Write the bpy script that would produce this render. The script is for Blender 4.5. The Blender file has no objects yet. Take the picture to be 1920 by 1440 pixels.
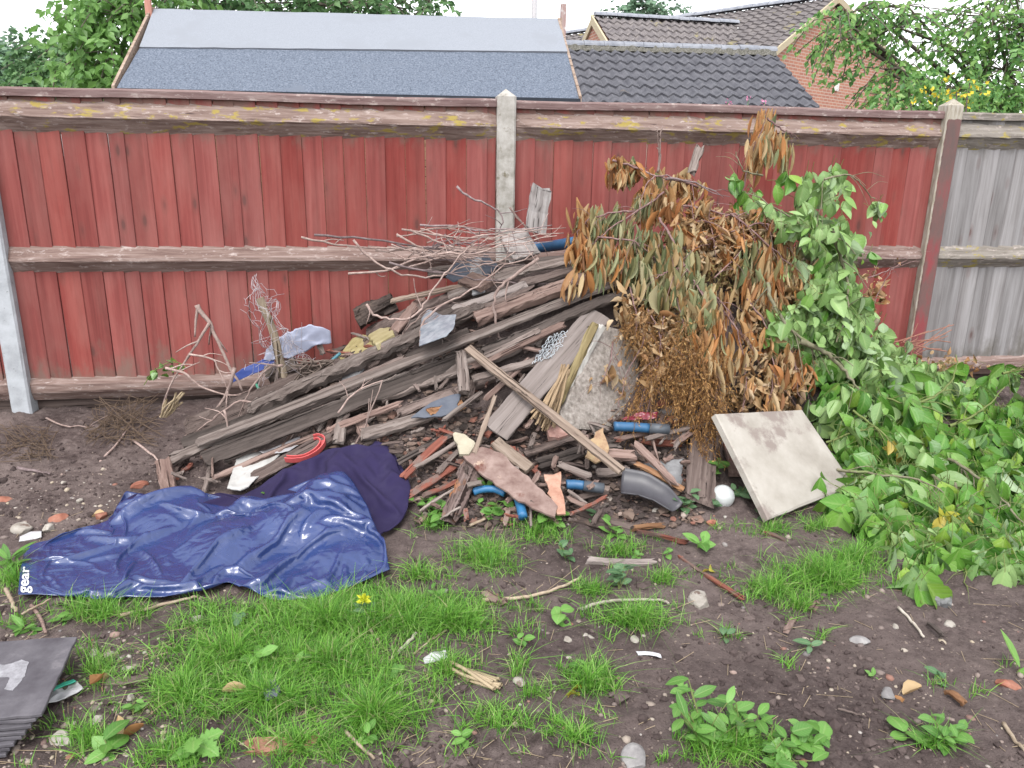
import bpy, bmesh, math, random
import numpy as np
from mathutils import Vector, Matrix
random.seed(7)
rng = np.random.default_rng(11)
SC = bpy.context.scene
COL = SC.collection

# ---------------------------------------------------------------- camera
PITCH, YAW, ROLL, CAMH, FENCE_Y = 0.28321555, 0.14905495, 0.01544723, 1.54269906, 4.98115511
FPX = 1442.0
_cy, _sy, _cp, _sp = math.cos(YAW), math.sin(YAW), math.cos(PITCH), math.sin(PITCH)
_fw = np.array([_sy*_cp, _cy*_cp, -_sp]); _rt0 = np.array([_cy, -_sy, 0.0]); _up0 = np.cross(_rt0, _fw)
_rt = _rt0*math.cos(ROLL) + _up0*math.sin(ROLL); _up = _up0*math.cos(ROLL) - _rt0*math.sin(ROLL)
CAM = np.array([0, 0, CAMH])
cd = bpy.data.cameras.new('camera'); cam = bpy.data.objects.new('camera', cd); COL.objects.link(cam)
cd.sensor_width = 36.0; cd.sensor_fit = 'HORIZONTAL'; cd.lens = 36.0*FPX/1920.0
cd.clip_start = 0.05; cd.clip_end = 800.0
cam.matrix_world = Matrix(((_rt[0], _up[0], -_fw[0], 0), (_rt[1], _up[1], -_fw[1], 0), (_rt[2], _up[2], -_fw[2], CAMH), (0, 0, 0, 1)))
SC.camera = cam

# ---------------------------------------------------------------- overcast sky, soft sun, exposure
SUN_EL, SUN_AZ = math.radians(58), math.radians(200)
w = bpy.data.worlds.new('World'); SC.world = w; w.use_nodes = True
nt = w.node_tree; nt.nodes.clear()
wo = nt.nodes.new('ShaderNodeOutputWorld'); bg = nt.nodes.new('ShaderNodeBackground')
sk = nt.nodes.new('ShaderNodeTexSky'); sk.sky_type = 'NISHITA'; sk.sun_disc = False
sk.sun_elevation = SUN_EL; sk.sun_rotation = SUN_AZ; sk.dust_density = 2.0; sk.air_density = 1.0; sk.ozone_density = 1.0
hs = nt.nodes.new('ShaderNodeHueSaturation'); hs.inputs['Saturation'].default_value = 0.12
hs.inputs['Value'].default_value = 2.0
bg.inputs['Strength'].default_value = 0.165
nt.links.new(sk.outputs[0], hs.inputs['Color']); nt.links.new(hs.outputs[0], bg.inputs['Color']); nt.links.new(bg.outputs[0], wo.inputs['Surface'])
sl = bpy.data.lights.new('sun', 'SUN'); sl.energy = 1.35; sl.angle = math.radians(24); sl.color = (1.0, 0.96, 0.9)
sun = bpy.data.objects.new('sun', sl); COL.objects.link(sun)
_sd = Vector((math.sin(SUN_AZ)*math.cos(SUN_EL), math.cos(SUN_AZ)*math.cos(SUN_EL), math.sin(SUN_EL)))
sun.rotation_euler = _sd.to_track_quat('Z', 'Y').to_euler()
SC.view_settings.view_transform = 'Standard'; SC.view_settings.look = 'None'
SC.view_settings.exposure = 0.5; SC.view_settings.gamma = 1.0
SC.cycles.use_adaptive_sampling = True
SC.cycles.use_denoising = True
SC.cycles.max_bounces = 6; SC.cycles.transparent_max_bounces = 8

# ---------------------------------------------------------------- pixel rays (photo pixels 1920 x 1440)
def ray(px, py):
    px = np.asarray(px, float); py = np.asarray(py, float)
    return _fw + _rt*((px-960)/FPX)[..., None] - _up*((py-720)/FPX)[..., None]
def at_y(px, py, Y):
    d = ray(px, py); t = np.asarray(Y)/d[..., 1]
    return CAM + d*t[..., None]
def at_z(px, py, z=0.0):
    d = ray(px, py); t = (z-CAMH)/d[..., 2]
    return CAM + d*t[..., None]
def at_d(px, py, dist):
    d = ray(px, py); return CAM + d*np.asarray(dist)[..., None]
def pix(P):
    d = np.asarray(P) - CAM; z = d@_fw
    return np.stack([960+FPX*(d@_rt)/z, 720-FPX*(d@_up)/z], -1)

# ---------------------------------------------------------------- noise
_perm = rng.random((256, 256))
def vnoise(x, y):
    xi = np.floor(x).astype(int); yi = np.floor(y).astype(int); fx = x-xi; fy = y-yi
    fx = fx*fx*(3-2*fx); fy = fy*fy*(3-2*fy)
    a = _perm[xi & 255, yi & 255]; b = _perm[(xi+1) & 255, yi & 255]; c = _perm[xi & 255, (yi+1) & 255]; d = _perm[(xi+1) & 255, (yi+1) & 255]
    return (a*(1-fx)+b*fx)*(1-fy)+(c*(1-fx)+d*fx)*fy
def fbm(x, y, o=4, g=.5):
    s = 0; a = 1; t = 0
    for k in range(o):
        s = s + a*(vnoise(x*2**k+17.3*k, y*2**k+5.1*k)-.5); t += a; a *= g
    return s/t*2

# ---------------------------------------------------------------- surfaces given by scattered control points
class Surf:
    """height z(x, y) through control points (linear radial basis)"""
    def __init__(s, pts, smooth=0.0):
        s.p = np.array(pts, float); n = len(s.p); d = np.linalg.norm(s.p[:, None, :2]-s.p[None, :, :2], axis=-1)
        A = np.zeros((n+3, n+3)); A[:n, :n] = d - smooth*np.eye(n); A[:n, n] = 1; A[:n, n+1:] = s.p[:, :2]; A[n:, :n] = A[:n, n:].T
        s.c = np.linalg.lstsq(A, np.r_[s.p[:, 2], 0, 0, 0], rcond=None)[0]
    def __call__(s, x, y):
        x = np.asarray(x, float); y = np.asarray(y, float); n = len(s.p)
        z = s.c[n] + s.c[n+1]*x + s.c[n+2]*y
        for i in range(n): z = z + s.c[i]*np.sqrt((x-s.p[i, 0])**2 + (y-s.p[i, 1])**2 + 1e-4)
        return z
FAR = None
def hit(f, px, py, t0=1.4, t1=7.0, n=160):
    """first crossing of the pixel rays with height function f"""
    px = np.atleast_1d(np.asarray(px, float)); py = np.atleast_1d(np.asarray(py, float))
    d = ray(px, py); prev = np.full(px.shape, t0); res = np.full(px.shape, np.nan)
    for t in np.linspace(t0, t1, n)[1:]:
        P = CAM + d*t; below = (P[:, 2] < f(P[:, 0], P[:, 1])) & np.isnan(res)
        if below.any():
            lo = prev[below].copy(); hi = np.full(lo.shape, t); dd = d[below]
            for _ in range(12):
                m = (lo+hi)/2; Q = CAM + dd*m[:, None]; b = Q[:, 2] < f(Q[:, 0], Q[:, 1])
                hi = np.where(b, m, hi); lo = np.where(b, lo, m)
            res[below] = hi
        prev[:] = t
        if not np.isnan(res).any(): break
    lim = (FENCE_Y-.13)/d[:, 1]; res = np.where(np.isnan(res), lim, res)
    if f is not FAR: res = np.minimum(res, lim)
    return CAM + d*res[:, None]

# mound under the rubbish heap
_foot = [(250,900),(340,900),(450,915),(560,915),(680,915),(780,965),(900,990),(1050,992),(1200,995),(1300,985),(1420,985),(1540,960),(1490,950),(1600,890),(1555,875),(1700,930),(1900,900),(2100,900),(100,900),(-200,900)]
_cp_ = [np.r_[at_z(x, y, 0.0)] for x, y in _foot]
for X in (-3.4, -2.6, -1.9, -1.3): _cp_.append(np.array([X, 4.95, 0.0 if X < -1.4 else .03]))
for X in np.arange(-3.5, 5, .7): _cp_.append(np.array([X, 2.3, 0.])); _cp_.append(np.array([X, 1.5, 0.])); _cp_.append(np.array([X, 5.9, 0.]))
for x, y, Y in [(300,800,4.45),(400,790,4.4),(440,750,4.55),(560,712,4.6),(660,655,4.6),(740,610,4.6),(840,560,4.55),(930,520,4.5),(1050,480,4.5),(1150,465,4.45),(1300,450,4.4),(1420,470,4.4),(1530,530,4.35),(1610,640,4.35),(1700,720,4.4),(1850,745,4.5),
                (620,780,4.0),(800,720,3.95),(930,690,3.95),(1030,640,4.0),(1200,620,3.95),(1400,620,4.0),(760,830,3.55),(900,850,3.45),(1050,850,3.45),(1200,840,3.45),(1350,760,3.75),(1500,770,3.8)]:
    _cp_.append(at_y(x, y, Y))
for x, y, Y in [(500,740,4.93),(660,690,4.93),(840,610,4.93),(1000,560,4.93),(1200,530,4.93),(1400,540,4.93),(1560,600,4.93)]: _cp_.append(at_y(x, y, Y))
MOUND = Surf(_cp_, .02)
class Table:
    """bilinear table of a height function"""
    def __init__(s, f, x0, x1, y0, y1, st):
        s.x0, s.y0, s.st = x0, y0, st; xs = np.arange(x0, x1, st); ys = np.arange(y0, y1, st); X, Y = np.meshgrid(xs, ys, indexing='ij'); s.z = f(X, Y)
    def __call__(s, x, y):
        u = np.clip((np.asarray(x, float)-s.x0)/s.st, 0, s.z.shape[0]-1.001); v = np.clip((np.asarray(y, float)-s.y0)/s.st, 0, s.z.shape[1]-1.001)
        i = u.astype(int); j = v.astype(int); a = u-i; b = v-j
        return (s.z[i, j]*(1-a)+s.z[i+1, j]*a)*(1-b)+(s.z[i, j+1]*(1-a)+s.z[i+1, j+1]*a)*b
def _ter0(x, y):
    z = np.maximum(MOUND(x, y), 0)
    fade = np.clip((5.25-y)/.3, 0, 1)
    return z*fade*np.clip((x+3.2)/1., 0, 1)*np.clip((4.2-x)/.8, 0, 1)
ter = Table(_ter0, -4, 5.5, 1.0, 6.0, .02)
def ter_fine(x, y):
    big = fbm(x*1.3+3, y*1.3, 3)*.022
    near = np.clip((6-y)/1, 0, 1)*np.clip((6-np.abs(x))/1, 0, 1)
    c = np.abs(fbm(x*9, y*9, 4, .6)); cl = (fbm(x*22+40, y*22, 3, .6))
    rough = .5+.7*np.clip(vnoise(x*.9+8, y*.9+3)*1.6-.3, 0, 1)
    return ter(x, y)+(big+(c*.035-.008)*rough+cl*.012*rough+fbm(x*60, y*60, 2)*.0035)*near
def on(px, py, lift=0.0):
    P = hit(ter, px, py); P[:, 2] += lift
    return P[0] if np.ndim(px) == 0 else P
def onf(px, py, lift=0.0):
    P = hit(ter_fine, px, py); P[:, 2] += lift
    return P[0] if np.ndim(px) == 0 else P

# ---------------------------------------------------------------- objects
def tag(o, label=None, cat=None, group=None, kind=None):
    if label: o['label'] = label
    if cat: o['category'] = cat
    if group: o['group'] = group
    if kind: o['kind'] = kind
    return o
def thing(name, label, cat, loc=(0, 0, 0), group=None):
    o = bpy.data.objects.new(name, None); COL.objects.link(o); o.location = Vector(loc); o.empty_display_size = .05
    return tag(o, label, cat, group)
LUV = [None]      # position across each leaf, set by leaf_multi for the next mesh
def mesh_obj(name, V, F, mat, parent=None, smooth=True, origin=None, M=None):
    """V world coordinates (n,3); F list of tuples or int array (m,k). origin: where the object's origin goes. M: object matrix, V then local"""
    me = bpy.data.meshes.new(name)
    V = np.asarray(V, np.float32).reshape(-1, 3)
    po = np.array(parent.location) if parent is not None and origin is None and M is None else None
    if M is None:
        og = np.array(origin, np.float32) if origin is not None else (po if po is not None else (V.mean(0) if len(V) else np.zeros(3)))
        if origin is None and po is None: og = np.array([og[0], og[1], V[:, 2].min()])
        V = V - og.astype(np.float32)
    if isinstance(F, np.ndarray):
        m, k = F.shape
        me.vertices.add(len(V)); me.vertices.foreach_set('co', V.ravel())
        me.loops.add(m*k); me.loops.foreach_set('vertex_index', F.astype(np.int32).ravel())
        me.polygons.add(m); me.polygons.foreach_set('loop_start', np.arange(0, m*k, k, dtype=np.int32))
        try: me.polygons.foreach_set('loop_total', np.full(m, k, np.int32))
        except Exception: pass
        me.update(calc_edges=True)
    else:
        me.from_pydata(V.tolist(), [], [tuple(int(i) for i in f) for f in F]); me.update()
    if LUV[0] is not None and len(LUV[0]) == len(V) and len(V) > 8:
        at_ = me.attributes.new('leafuv', 'FLOAT_VECTOR', 'POINT'); at_.data.foreach_set('vector', np.ascontiguousarray(LUV[0], dtype=np.float32).ravel())
    LUV[0] = None
    me.polygons.foreach_set('use_smooth', np.full(len(me.polygons), bool(smooth)))
    if mat is not None: me.materials.append(mat)
    o = bpy.data.objects.new(name, me); COL.objects.link(o)
    if parent is not None:
        o.parent = parent
        if M is not None: o.matrix_local = M
        elif origin is not None: o.location = Vector(np.array(origin)-np.array(parent.location))
    else:
        if M is not None: o.matrix_world = M
        else: o.location = Vector(og)
    return o
class Acc:
    """collects pieces of one mesh"""
    def __init__(s): s.V = []; s.F = []; s.n = 0
    def add(s, V, F):
        V = np.asarray(V, float).reshape(-1, 3)
        s.V.append(V); s.F.extend([tuple(int(i)+s.n for i in f) for f in F]); s.n += len(V)
    def obj(s, name, mat, parent=None, smooth=False, origin=None): return mesh_obj(name, np.concatenate(s.V), s.F, mat, parent, smooth, origin)
def unit(v): v = np.asarray(v, float); return v/(np.linalg.norm(v, axis=-1, keepdims=True)+1e-12)
def box_vf(c, s, R=None):
    c = np.asarray(c, float); s = np.asarray(s, float)/2
    V = np.array([[x, y, z] for x in (-1, 1) for y in (-1, 1) for z in (-1, 1)], float)*s
    if R is not None: V = V@np.asarray(R).T
    return V+c, [(0,1,3,2),(4,6,7,5),(0,4,5,1),(2,3,7,6),(0,2,6,4),(1,5,7,3)]
def tube_vf(P, r, n=6, cap=True):
    P = np.asarray(P, float); m = len(P); r = np.broadcast_to(np.asarray(r, float), (m,))
    T = unit(np.gradient(P, axis=0)); ref = np.array([0, 0, 1.]) if abs(T[0, 2]) < .9 else np.array([1., 0, 0])
    V = []
    a = np.arange(n)*2*math.pi/n
    N = unit(np.cross(T[0], ref))
    for i in range(m):
        N = unit(N-T[i]*(N@T[i])); B = np.cross(T[i], N)
        V.append(P[i]+r[i]*(np.cos(a)[:, None]*N+np.sin(a)[:, None]*B))
    V = np.concatenate(V); F = []
    for i in range(m-1):
        for k in range(n): F.append((i*n+k, i*n+(k+1) % n, (i+1)*n+(k+1) % n, (i+1)*n+k))
    if cap: F.append(tuple(range(n))[::-1]); F.append(tuple((m-1)*n+k for k in range(n)))
    return V, F
def smooth_path(P, k=5, wob=0.0):
    P = np.asarray(P, float)
    if len(P) > 2:
        out = []
        Q = np.concatenate([[2*P[0]-P[1]], P, [2*P[-1]-P[-2]]])
        for i in range(1, len(Q)-2):
            for t in np.linspace(0, 1, k, endpoint=False):
                a, b, c, d = Q[i-1:i+3]
                out.append(.5*((2*b)+(-a+c)*t+(2*a-5*b+4*c-d)*t*t+(-a+3*b-3*c+d)*t**3))
        out.append(P[-1]); R = np.array(out)
    else:
        R = P[0]+(P[1]-P[0])*np.linspace(0, 1, 2*k)[:, None]
    if wob: R = R+rng.normal(0, wob, R.shape)*np.linspace(.3, 1, len(R))[:, None]
    return R

# ---------------------------------------------------------------- materials
def new_mat(name):
    m = bpy.data.materials.new(name); m.use_nodes = True; t = m.node_tree
    return m, t, t.nodes['Principled BSDF']
def N(t, typ, **kw):
    n = t.nodes.new(typ)
    for k, v in kw.items():
        if k in ('ins',):
            for a, b in v.items():
                if hasattr(b, 'is_output') or isinstance(b, bpy.types.NodeSocket): t.links.new(b, n.inputs[a])
                else: n.inputs[a].default_value = b
        else: setattr(n, k, v)
    return n
def ramp(t, fac, stops, interp='LINEAR'):
    r = t.nodes.new('ShaderNodeValToRGB'); r.color_ramp.interpolation = interp; e = r.color_ramp.elements
    while len(e) < len(stops): e.new(.5)
    for i, (p, c) in enumerate(stops):
        e[i].position = p; e[i].color = (*c, 1) if len(c) == 3 else c
    if fac is not None: t.links.new(fac, r.inputs['Fac'])
    return r.outputs['Color']
def mixc(t, fac, a, b, blend='MIX'):
    m = t.nodes.new('ShaderNodeMix'); m.data_type = 'RGBA'; m.blend_type = blend
    for sock, v in ((m.inputs[0], fac), (m.inputs[6], a), (m.inputs[7], b)):
        if isinstance(v, bpy.types.NodeSocket): t.links.new(v, sock)
        elif isinstance(v, (int, float)): sock.default_value = v
        else: sock.default_value = (*v, 1)
    return m.outputs[2]
def math_(t, op, a, b=None, clamp=False):
    m = t.nodes.new('ShaderNodeMath'); m.operation = op; m.use_clamp = clamp
    for i, v in enumerate((a, b)):
        if v is None: continue
        if isinstance(v, bpy.types.NodeSocket): t.links.new(v, m.inputs[i])
        else: m.inputs[i].default_value = v
    return m.outputs[0]
def coords(t, scale=(1, 1, 1), space='Object', rand=True, island=False):
    tc = t.nodes.new('ShaderNodeTexCoord'); v = tc.outputs[space]
    mp = t.nodes.new('ShaderNodeMapping'); t.links.new(v, mp.inputs['Vector']); mp.inputs['Scale'].default_value = scale
    v = mp.outputs[0]
    if rand:
        if island: r = t.nodes.new('ShaderNodeNewGeometry').outputs['Random Per Island']
        else: r = t.nodes.new('ShaderNodeObjectInfo').outputs['Random']
        k = math_(t, 'MULTIPLY', r, 57.0)
        a = t.nodes.new('ShaderNodeVectorMath'); a.operation = 'ADD'; t.links.new(v, a.inputs[0]); t.links.new(k, a.inputs[1]); v = a.outputs[0]
    return v
def noise(t, vec, scale, detail=5, rough=.6, dist=0.0):
    n = t.nodes.new('ShaderNodeTexNoise'); n.inputs['Scale'].default_value = scale; n.inputs['Detail'].default_value = detail
    n.inputs['Roughness'].default_value = rough; n.inputs['Distortion'].default_value = dist
    if vec is not None: t.links.new(vec, n.inputs['Vector'])
    return n.outputs['Fac']
def bump(t, bsdf, h, strength=.4, dist=.01):
    b = t.nodes.new('ShaderNodeBump'); b.inputs['Strength'].default_value = strength; b.inputs['Distance'].default_value = dist
    t.links.new(h, b.inputs['Height']); t.links.new(b.outputs[0], bsdf.inputs['Normal'])
def wood_mat(name, cols, axis='X', grain=9.0, rough=.85, bmp=.6, island=False, patch=None, value_var=.25, long=1.2):
    """cols: dark..light; grain runs along local axis"""
    m, t, b = new_mat(name)
    sc = {'X': (long, grain*4, grain*4), 'Z': (grain*4, grain*4, long), 'Y': (grain*4, long, grain*4)}[axis]
    v = coords(t, sc, island=island); v2 = coords(t, (3, 3, 3), island=island)
    g = noise(t, v, 1.0, 8, .65, .6); n = len(cols)
    c = ramp(t, g, [(.34+.32*i/(n-1), cc) for i, cc in enumerate(cols)])
    big = noise(t, v2, 1.3, 4, .6)
    c = mixc(t, math_(t, 'MULTIPLY', big, .55), c, mixc(t, .5, cols[0], cols[-1]))
    ck = noise(t, coords(t, tuple(q*1.9 if q > 5 else q*.7 for q in sc), island=island), 1.0, 4, .6, .3)
    c = mixc(t, ramp(t, ck, [(.36, (.95,)*3), (.42, (0,)*3)]), c, tuple(q*.3 for q in cols[0]))
    if patch is not None:
        pm = ramp(t, noise(t, v2, patch[1], 5, .65), [(patch[2], (0, 0, 0)), (patch[2]+.08, (1, 1, 1))])
        c = mixc(t, pm, c, patch[0])
    r = t.nodes.new('ShaderNodeNewGeometry').outputs['Random Per Island'] if island else t.nodes.new('ShaderNodeObjectInfo').outputs['Random']
    h = N(t, 'ShaderNodeHueSaturation'); t.links.new(c, h.inputs['Color'])
    t.links.new(math_(t, 'ADD', math_(t, 'MULTIPLY', r, value_var*2), 1-value_var), h.inputs['Value'])
    t.links.new(h.outputs[0], b.inputs['Base Color']); b.inputs['Roughness'].default_value = rough
    b.inputs['Specular IOR Level'].default_value = .08
    bump(t, b, math_(t, 'ADD', g, math_(t, 'MULTIPLY', big, .3)), bmp, .006)
    return m
def spot_mat(name, cols, scale=20, rough=.8, bmp=.3, patch=None, detail=6, spec=.12, bdist=.004, vv=.15):
    m, t, b = new_mat(name); v = coords(t); n = noise(t, v, scale, detail, .65); k = len(cols)
    c = ramp(t, n, [(.3+.4*i/max(1, k-1), cc) for i, cc in enumerate(cols)]) if k > 1 else mixc(t, 0., cols[0], cols[0])
    if patch is not None:
        for (pc, ps, pt) in patch:
            c = mixc(t, ramp(t, noise(t, v, ps, 6, .65), [(pt, (0, 0, 0)), (pt+.07, (1, 1, 1))]), c, pc)
    h = N(t, 'ShaderNodeHueSaturation'); t.links.new(c, h.inputs['Color'])
    r = t.nodes.new('ShaderNodeObjectInfo').outputs['Random']
    t.links.new(math_(t, 'ADD', math_(t, 'MULTIPLY', r, vv*2), 1-vv), h.inputs['Value'])
    t.links.new(h.outputs[0], b.inputs['Base Color']); b.inputs['Roughness'].default_value = rough; b.inputs['Specular IOR Level'].default_value = spec
    bump(t, b, math_(t, 'ADD', n, math_(t, 'MULTIPLY', noise(t, v, scale*6, 3), .4)), bmp, bdist)
    return m
def leaf_mat(name, cols, under=None, rough=.45, trans=.35, veins=False, spec=.4, um=.65):
    m, t, b = new_mat(name); g = t.nodes.new('ShaderNodeNewGeometry')
    c = ramp(t, g.outputs['Random Per Island'], [(i/max(1, len(cols)-1), cc) for i, cc in enumerate(cols)])
    v = coords(t, rand=False); n = noise(t, v, 45, 3)
    c = mixc(t, math_(t, 'MULTIPLY', n, .5), c, mixc(t, .5, c, (.5, .5, .5), 'MULTIPLY'))
    if under is not None: c = mixc(t, g.outputs['Backfacing'], c, mixc(t, um, c, under))
    hgt = n
    if veins:
        at_ = t.nodes.new('ShaderNodeAttribute'); at_.attribute_name = 'leafuv'; sx = t.nodes.new('ShaderNodeSeparateXYZ'); t.links.new(at_.outputs['Vector'], sx.inputs[0])
        sa = math_(t, 'ABSOLUTE', sx.outputs['Y']); rib = ramp(t, sa, [(.0, (1,)*3), (.045, (.7,)*3), (.085, (0,)*3)])
        wv = math_(t, 'SINE', math_(t, 'MULTIPLY', math_(t, 'SUBTRACT', sx.outputs['X'], math_(t, 'MULTIPLY', sa, .55)), 44.0))
        sv = ramp(t, wv, [(.80, (0,)*3), (.97, (.55,)*3)]); vm = math_(t, 'MAXIMUM', rib, sv)
        c = mixc(t, math_(t, 'MULTIPLY', vm, .42), c, mixc(t, .45, c, (.42, .5, .22)))
        edge = ramp(t, sa, [(.30, (0,)*3), (.5, (.5,)*3)]); c = mixc(t, edge, c, mixc(t, .5, c, (.5, .5, .45), 'MULTIPLY'))
        hgt = math_(t, 'SUBTRACT', math_(t, 'MULTIPLY', n, .6), math_(t, 'MULTIPLY', vm, .6))
    t.links.new(c, b.inputs['Base Color']); b.inputs['Roughness'].default_value = rough; b.inputs['Specular IOR Level'].default_value = spec
    bump(t, b, hgt, .45 if veins else .25, .004)
    tr = t.nodes.new('ShaderNodeBsdfTranslucent'); t.links.new(c, tr.inputs['Color'])
    mx = t.nodes.new('ShaderNodeMixShader'); mx.inputs[0].default_value = trans
    t.links.new(b.outputs[0], mx.inputs[1]); t.links.new(tr.outputs[0], mx.inputs[2]); t.links.new(mx.outputs[0], t.nodes['Material Output'].inputs['Surface'])
    return m
def plain_mat(name, col, rough=.5, spec=.5, bmp=.15, scale=30, metal=0, coat=0, trans=0, alpha=1):
    m, t, b = new_mat(name); v = coords(t); n = noise(t, v, scale, 5)
    c = mixc(t, n, tuple(x*.7 for x in col), tuple(min(1, x*1.25) for x in col))
    t.links.new(c, b.inputs['Base Color']); b.inputs['Roughness'].default_value = rough; b.inputs['Specular IOR Level'].default_value = spec
    b.inputs['Metallic'].default_value = metal; b.inputs['Coat Weight'].default_value = coat; b.inputs['Transmission Weight'].default_value = trans
    b.inputs['Alpha'].default_value = alpha
    bump(t, b, n, bmp, .003)
    return m
# ================================================================ THE SETTING
def soil_mat():
    m, t, b = new_mat('soil'); v = coords(t, rand=False)
    n1 = noise(t, v, 2.2, 6, .62); n2 = noise(t, v, 26, 7, .7); n3 = noise(t, v, 140, 4, .6)
    c = ramp(t, n2, [(.30, (.034, .025, .024)), (.48, (.078, .059, .056)), (.7, (.14, .11, .103))])
    c = mixc(t, ramp(t, n1, [(.40, (0, 0, 0)), (.62, (1, 1, 1))]), c, mixc(t, .6, c, (.165, .13, .121)))
    c = mixc(t, ramp(t, noise(t, v, .9, 4, .55), [(.42, (.75,)*3), (.56, (0,)*3)]), c, mixc(t, .5, c, (.03, .021, .021)))
    c = mixc(t, ramp(t, noise(t, v, 75, 3, .5), [(.66, (0, 0, 0)), (.72, (.8, .8, .8))]), c, (.25, .20, .165))
    c = mixc(t, ramp(t, n3, [(.3, (1, 1, 1)), (.42, (0, 0, 0))]), c, (.03, .022, .02))
    t.links.new(c, b.inputs['Base Color'])
    t.links.new(ramp(t, n1, [(.35, (.6,)*3), (.6, (.95,)*3)]), b.inputs['Roughness']); b.inputs['Specular IOR Level'].default_value = .12
    bump(t, b, math_(t, 'ADD', n2, math_(t, 'MULTIPLY', n3, .5)), .9, .012)
    return m
SOIL = soil_mat()
def axis_pts(a, b, step, far):
    core = np.arange(a, b, step); out = []; s = step; x = a
    lo = []
    while x > -far: s *= 1.35; x -= s; lo.append(x)
    hi = []; s = step; x = core[-1]
    while x < far: s *= 1.35; x += s; hi.append(x)
    return np.r_[lo[::-1], core, hi]
gx = axis_pts(-3.4, 4.7, .0135, 220); gy = axis_pts(1.35, 5.2, .0115, 300)
GX, GY = np.meshgrid(gx, gy, indexing='ij'); GZ = ter_fine(GX, GY)
def grid_faces(nx, ny):
    i = np.arange(nx-1)[:, None]*ny+np.arange(ny-1)[None, :]; i = i.ravel()
    return np.stack([i, i+ny, i+ny+1, i+1], 1)
ground = mesh_obj('ground', np.stack([GX, GY, GZ], -1).reshape(-1, 3), grid_faces(len(gx), len(gy)), SOIL, origin=(0, 0, 0))
tag(ground, kind='structure')

TARPX = np.array([(30,1131), (45,1035), (140,1000), (205,975), (238,928), (330,925), (450,930), (530,890), (620,860), (706,843), (745,860), (780,900), (778,985), (740,1080), (585,1138), (500,1135), (425,1105), (330,1133)], float)
def inside(poly, x, y):
    r = np.zeros(len(x), bool); j = len(poly)-1
    for i in range(len(poly)):
        c = ((poly[i, 1] > y) != (poly[j, 1] > y)) & (x < (poly[j, 0]-poly[i, 0])*(y-poly[i, 1])/(poly[j, 1]-poly[i, 1]+1e-9)+poly[i, 0]); r ^= c; j = i
    return r
# soil clods and gravel: many small lumps
def ico():
    bm = bmesh.new(); bmesh.ops.create_icosphere(bm, subdivisions=1, radius=1)
    V = np.array([v.co for v in bm.verts]); F = np.array([[v.index for v in f.verts] for f in bm.faces]); bm.free(); return V, F
ICO_V, ICO_F = ico()
def lumps(P, R, squash=.7, jag=.3):
    n = len(P); V = ICO_V[None]*(1+rng.normal(0, jag, (n, len(ICO_V), 1)))
    s = np.stack([rng.uniform(.7, 1.3, n), rng.uniform(.7, 1.3, n), rng.uniform(.5, 1., n)*squash/.7], -1)
    V = V*s[:, None]*R[:, None, None]; a = rng.uniform(0, 6.28, n); c, s_ = np.cos(a)[:, None], np.sin(a)[:, None]
    V = np.stack([V[..., 0]*c-V[..., 1]*s_, V[..., 0]*s_+V[..., 1]*c, V[..., 2]], -1)+P[:, None]
    F = ICO_F[None]+(np.arange(n)*len(ICO_V))[:, None, None]
    return V.reshape(-1, 3), F.reshape(-1, 3)
def clod_mat():
    m, t, b = new_mat('clod'); v = coords(t, rand=False); r = t.nodes.new('ShaderNodeNewGeometry').outputs['Random Per Island']
    c = ramp(t, r, [(0, (.05, .037, .035)), (.6, (.082, .061, .058)), (1, (.14, .108, .1))])
    n = noise(t, v, 120, 4); c = mixc(t, n, mixc(t, .5, c, (.03, .025, .025)), c)
    t.links.new(c, b.inputs['Base Color']); b.inputs['Roughness'].default_value = .9; b.inputs['Specular IOR Level'].default_value = .1; bump(t, b, n, .8, .004); return m
def pebble_mat():
    m, t, b = new_mat('pebble'); v = coords(t, rand=False); r = t.nodes.new('ShaderNodeNewGeometry').outputs['Random Per Island']
    c = ramp(t, r, [(0, (.12, .095, .09)), (.3, (.2, .155, .135)), (.5, (.30, .25, .21)), (.65, (.36, .3, .22)), (.76, (.34, .31, .28)), (.84, (.22, .09, .06)), (.93, (.13, .12, .12)), (1, (.42, .39, .36))])
    c = mixc(t, math_(t, 'MULTIPLY', noise(t, v, 90, 4), .6), c, mixc(t, .6, c, (.12, .09, .08)))
    t.links.new(c, b.inputs['Base Color']); b.inputs['Roughness'].default_value = .8; return m
def scatter_px(n, x0, x1, y0, y1, f=None):
    px = rng.uniform(x0, x1, n); py = rng.uniform(y0, y1, n)
    return onf(px, py)
P = np.concatenate([scatter_px(7500, -20, 1940, 960, 1460), scatter_px(1500, -10, 420, 740, 1000), scatter_px(900, 300, 1400, 600, 980)])
P = P[(P[:, 1] < 4.8)]; P = P[vnoise(P[:, 0]*2.3+5, P[:, 1]*2.3)+.35*vnoise(P[:, 0]*9, P[:, 1]*9+3) > rng.uniform(.35, 1.15, len(P))]; P = P[~inside(TARPX, *pix(P).T)]
R = rng.gamma(1.2, .0034, len(P))+.0018
V, F = lumps(P, np.minimum(R, .022), .85, .17); tag(mesh_obj('soil_clods', V, F, clod_mat(), smooth=False), kind='stuff', label='crumbs and clods of dark bare soil', cat='soil')
P = np.concatenate([scatter_px(900, -20, 1940, 960, 1460), scatter_px(380, -10, 640, 880, 1010), scatter_px(360, 0, 330, 1190, 1440), scatter_px(250, 600, 1400, 800, 980)]); P = P[P[:, 1] < 4.8]; P = P[~inside(TARPX, *pix(P).T)]
R = np.minimum(rng.gamma(1.5, .0024, len(P))+.0016, .016)
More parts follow.
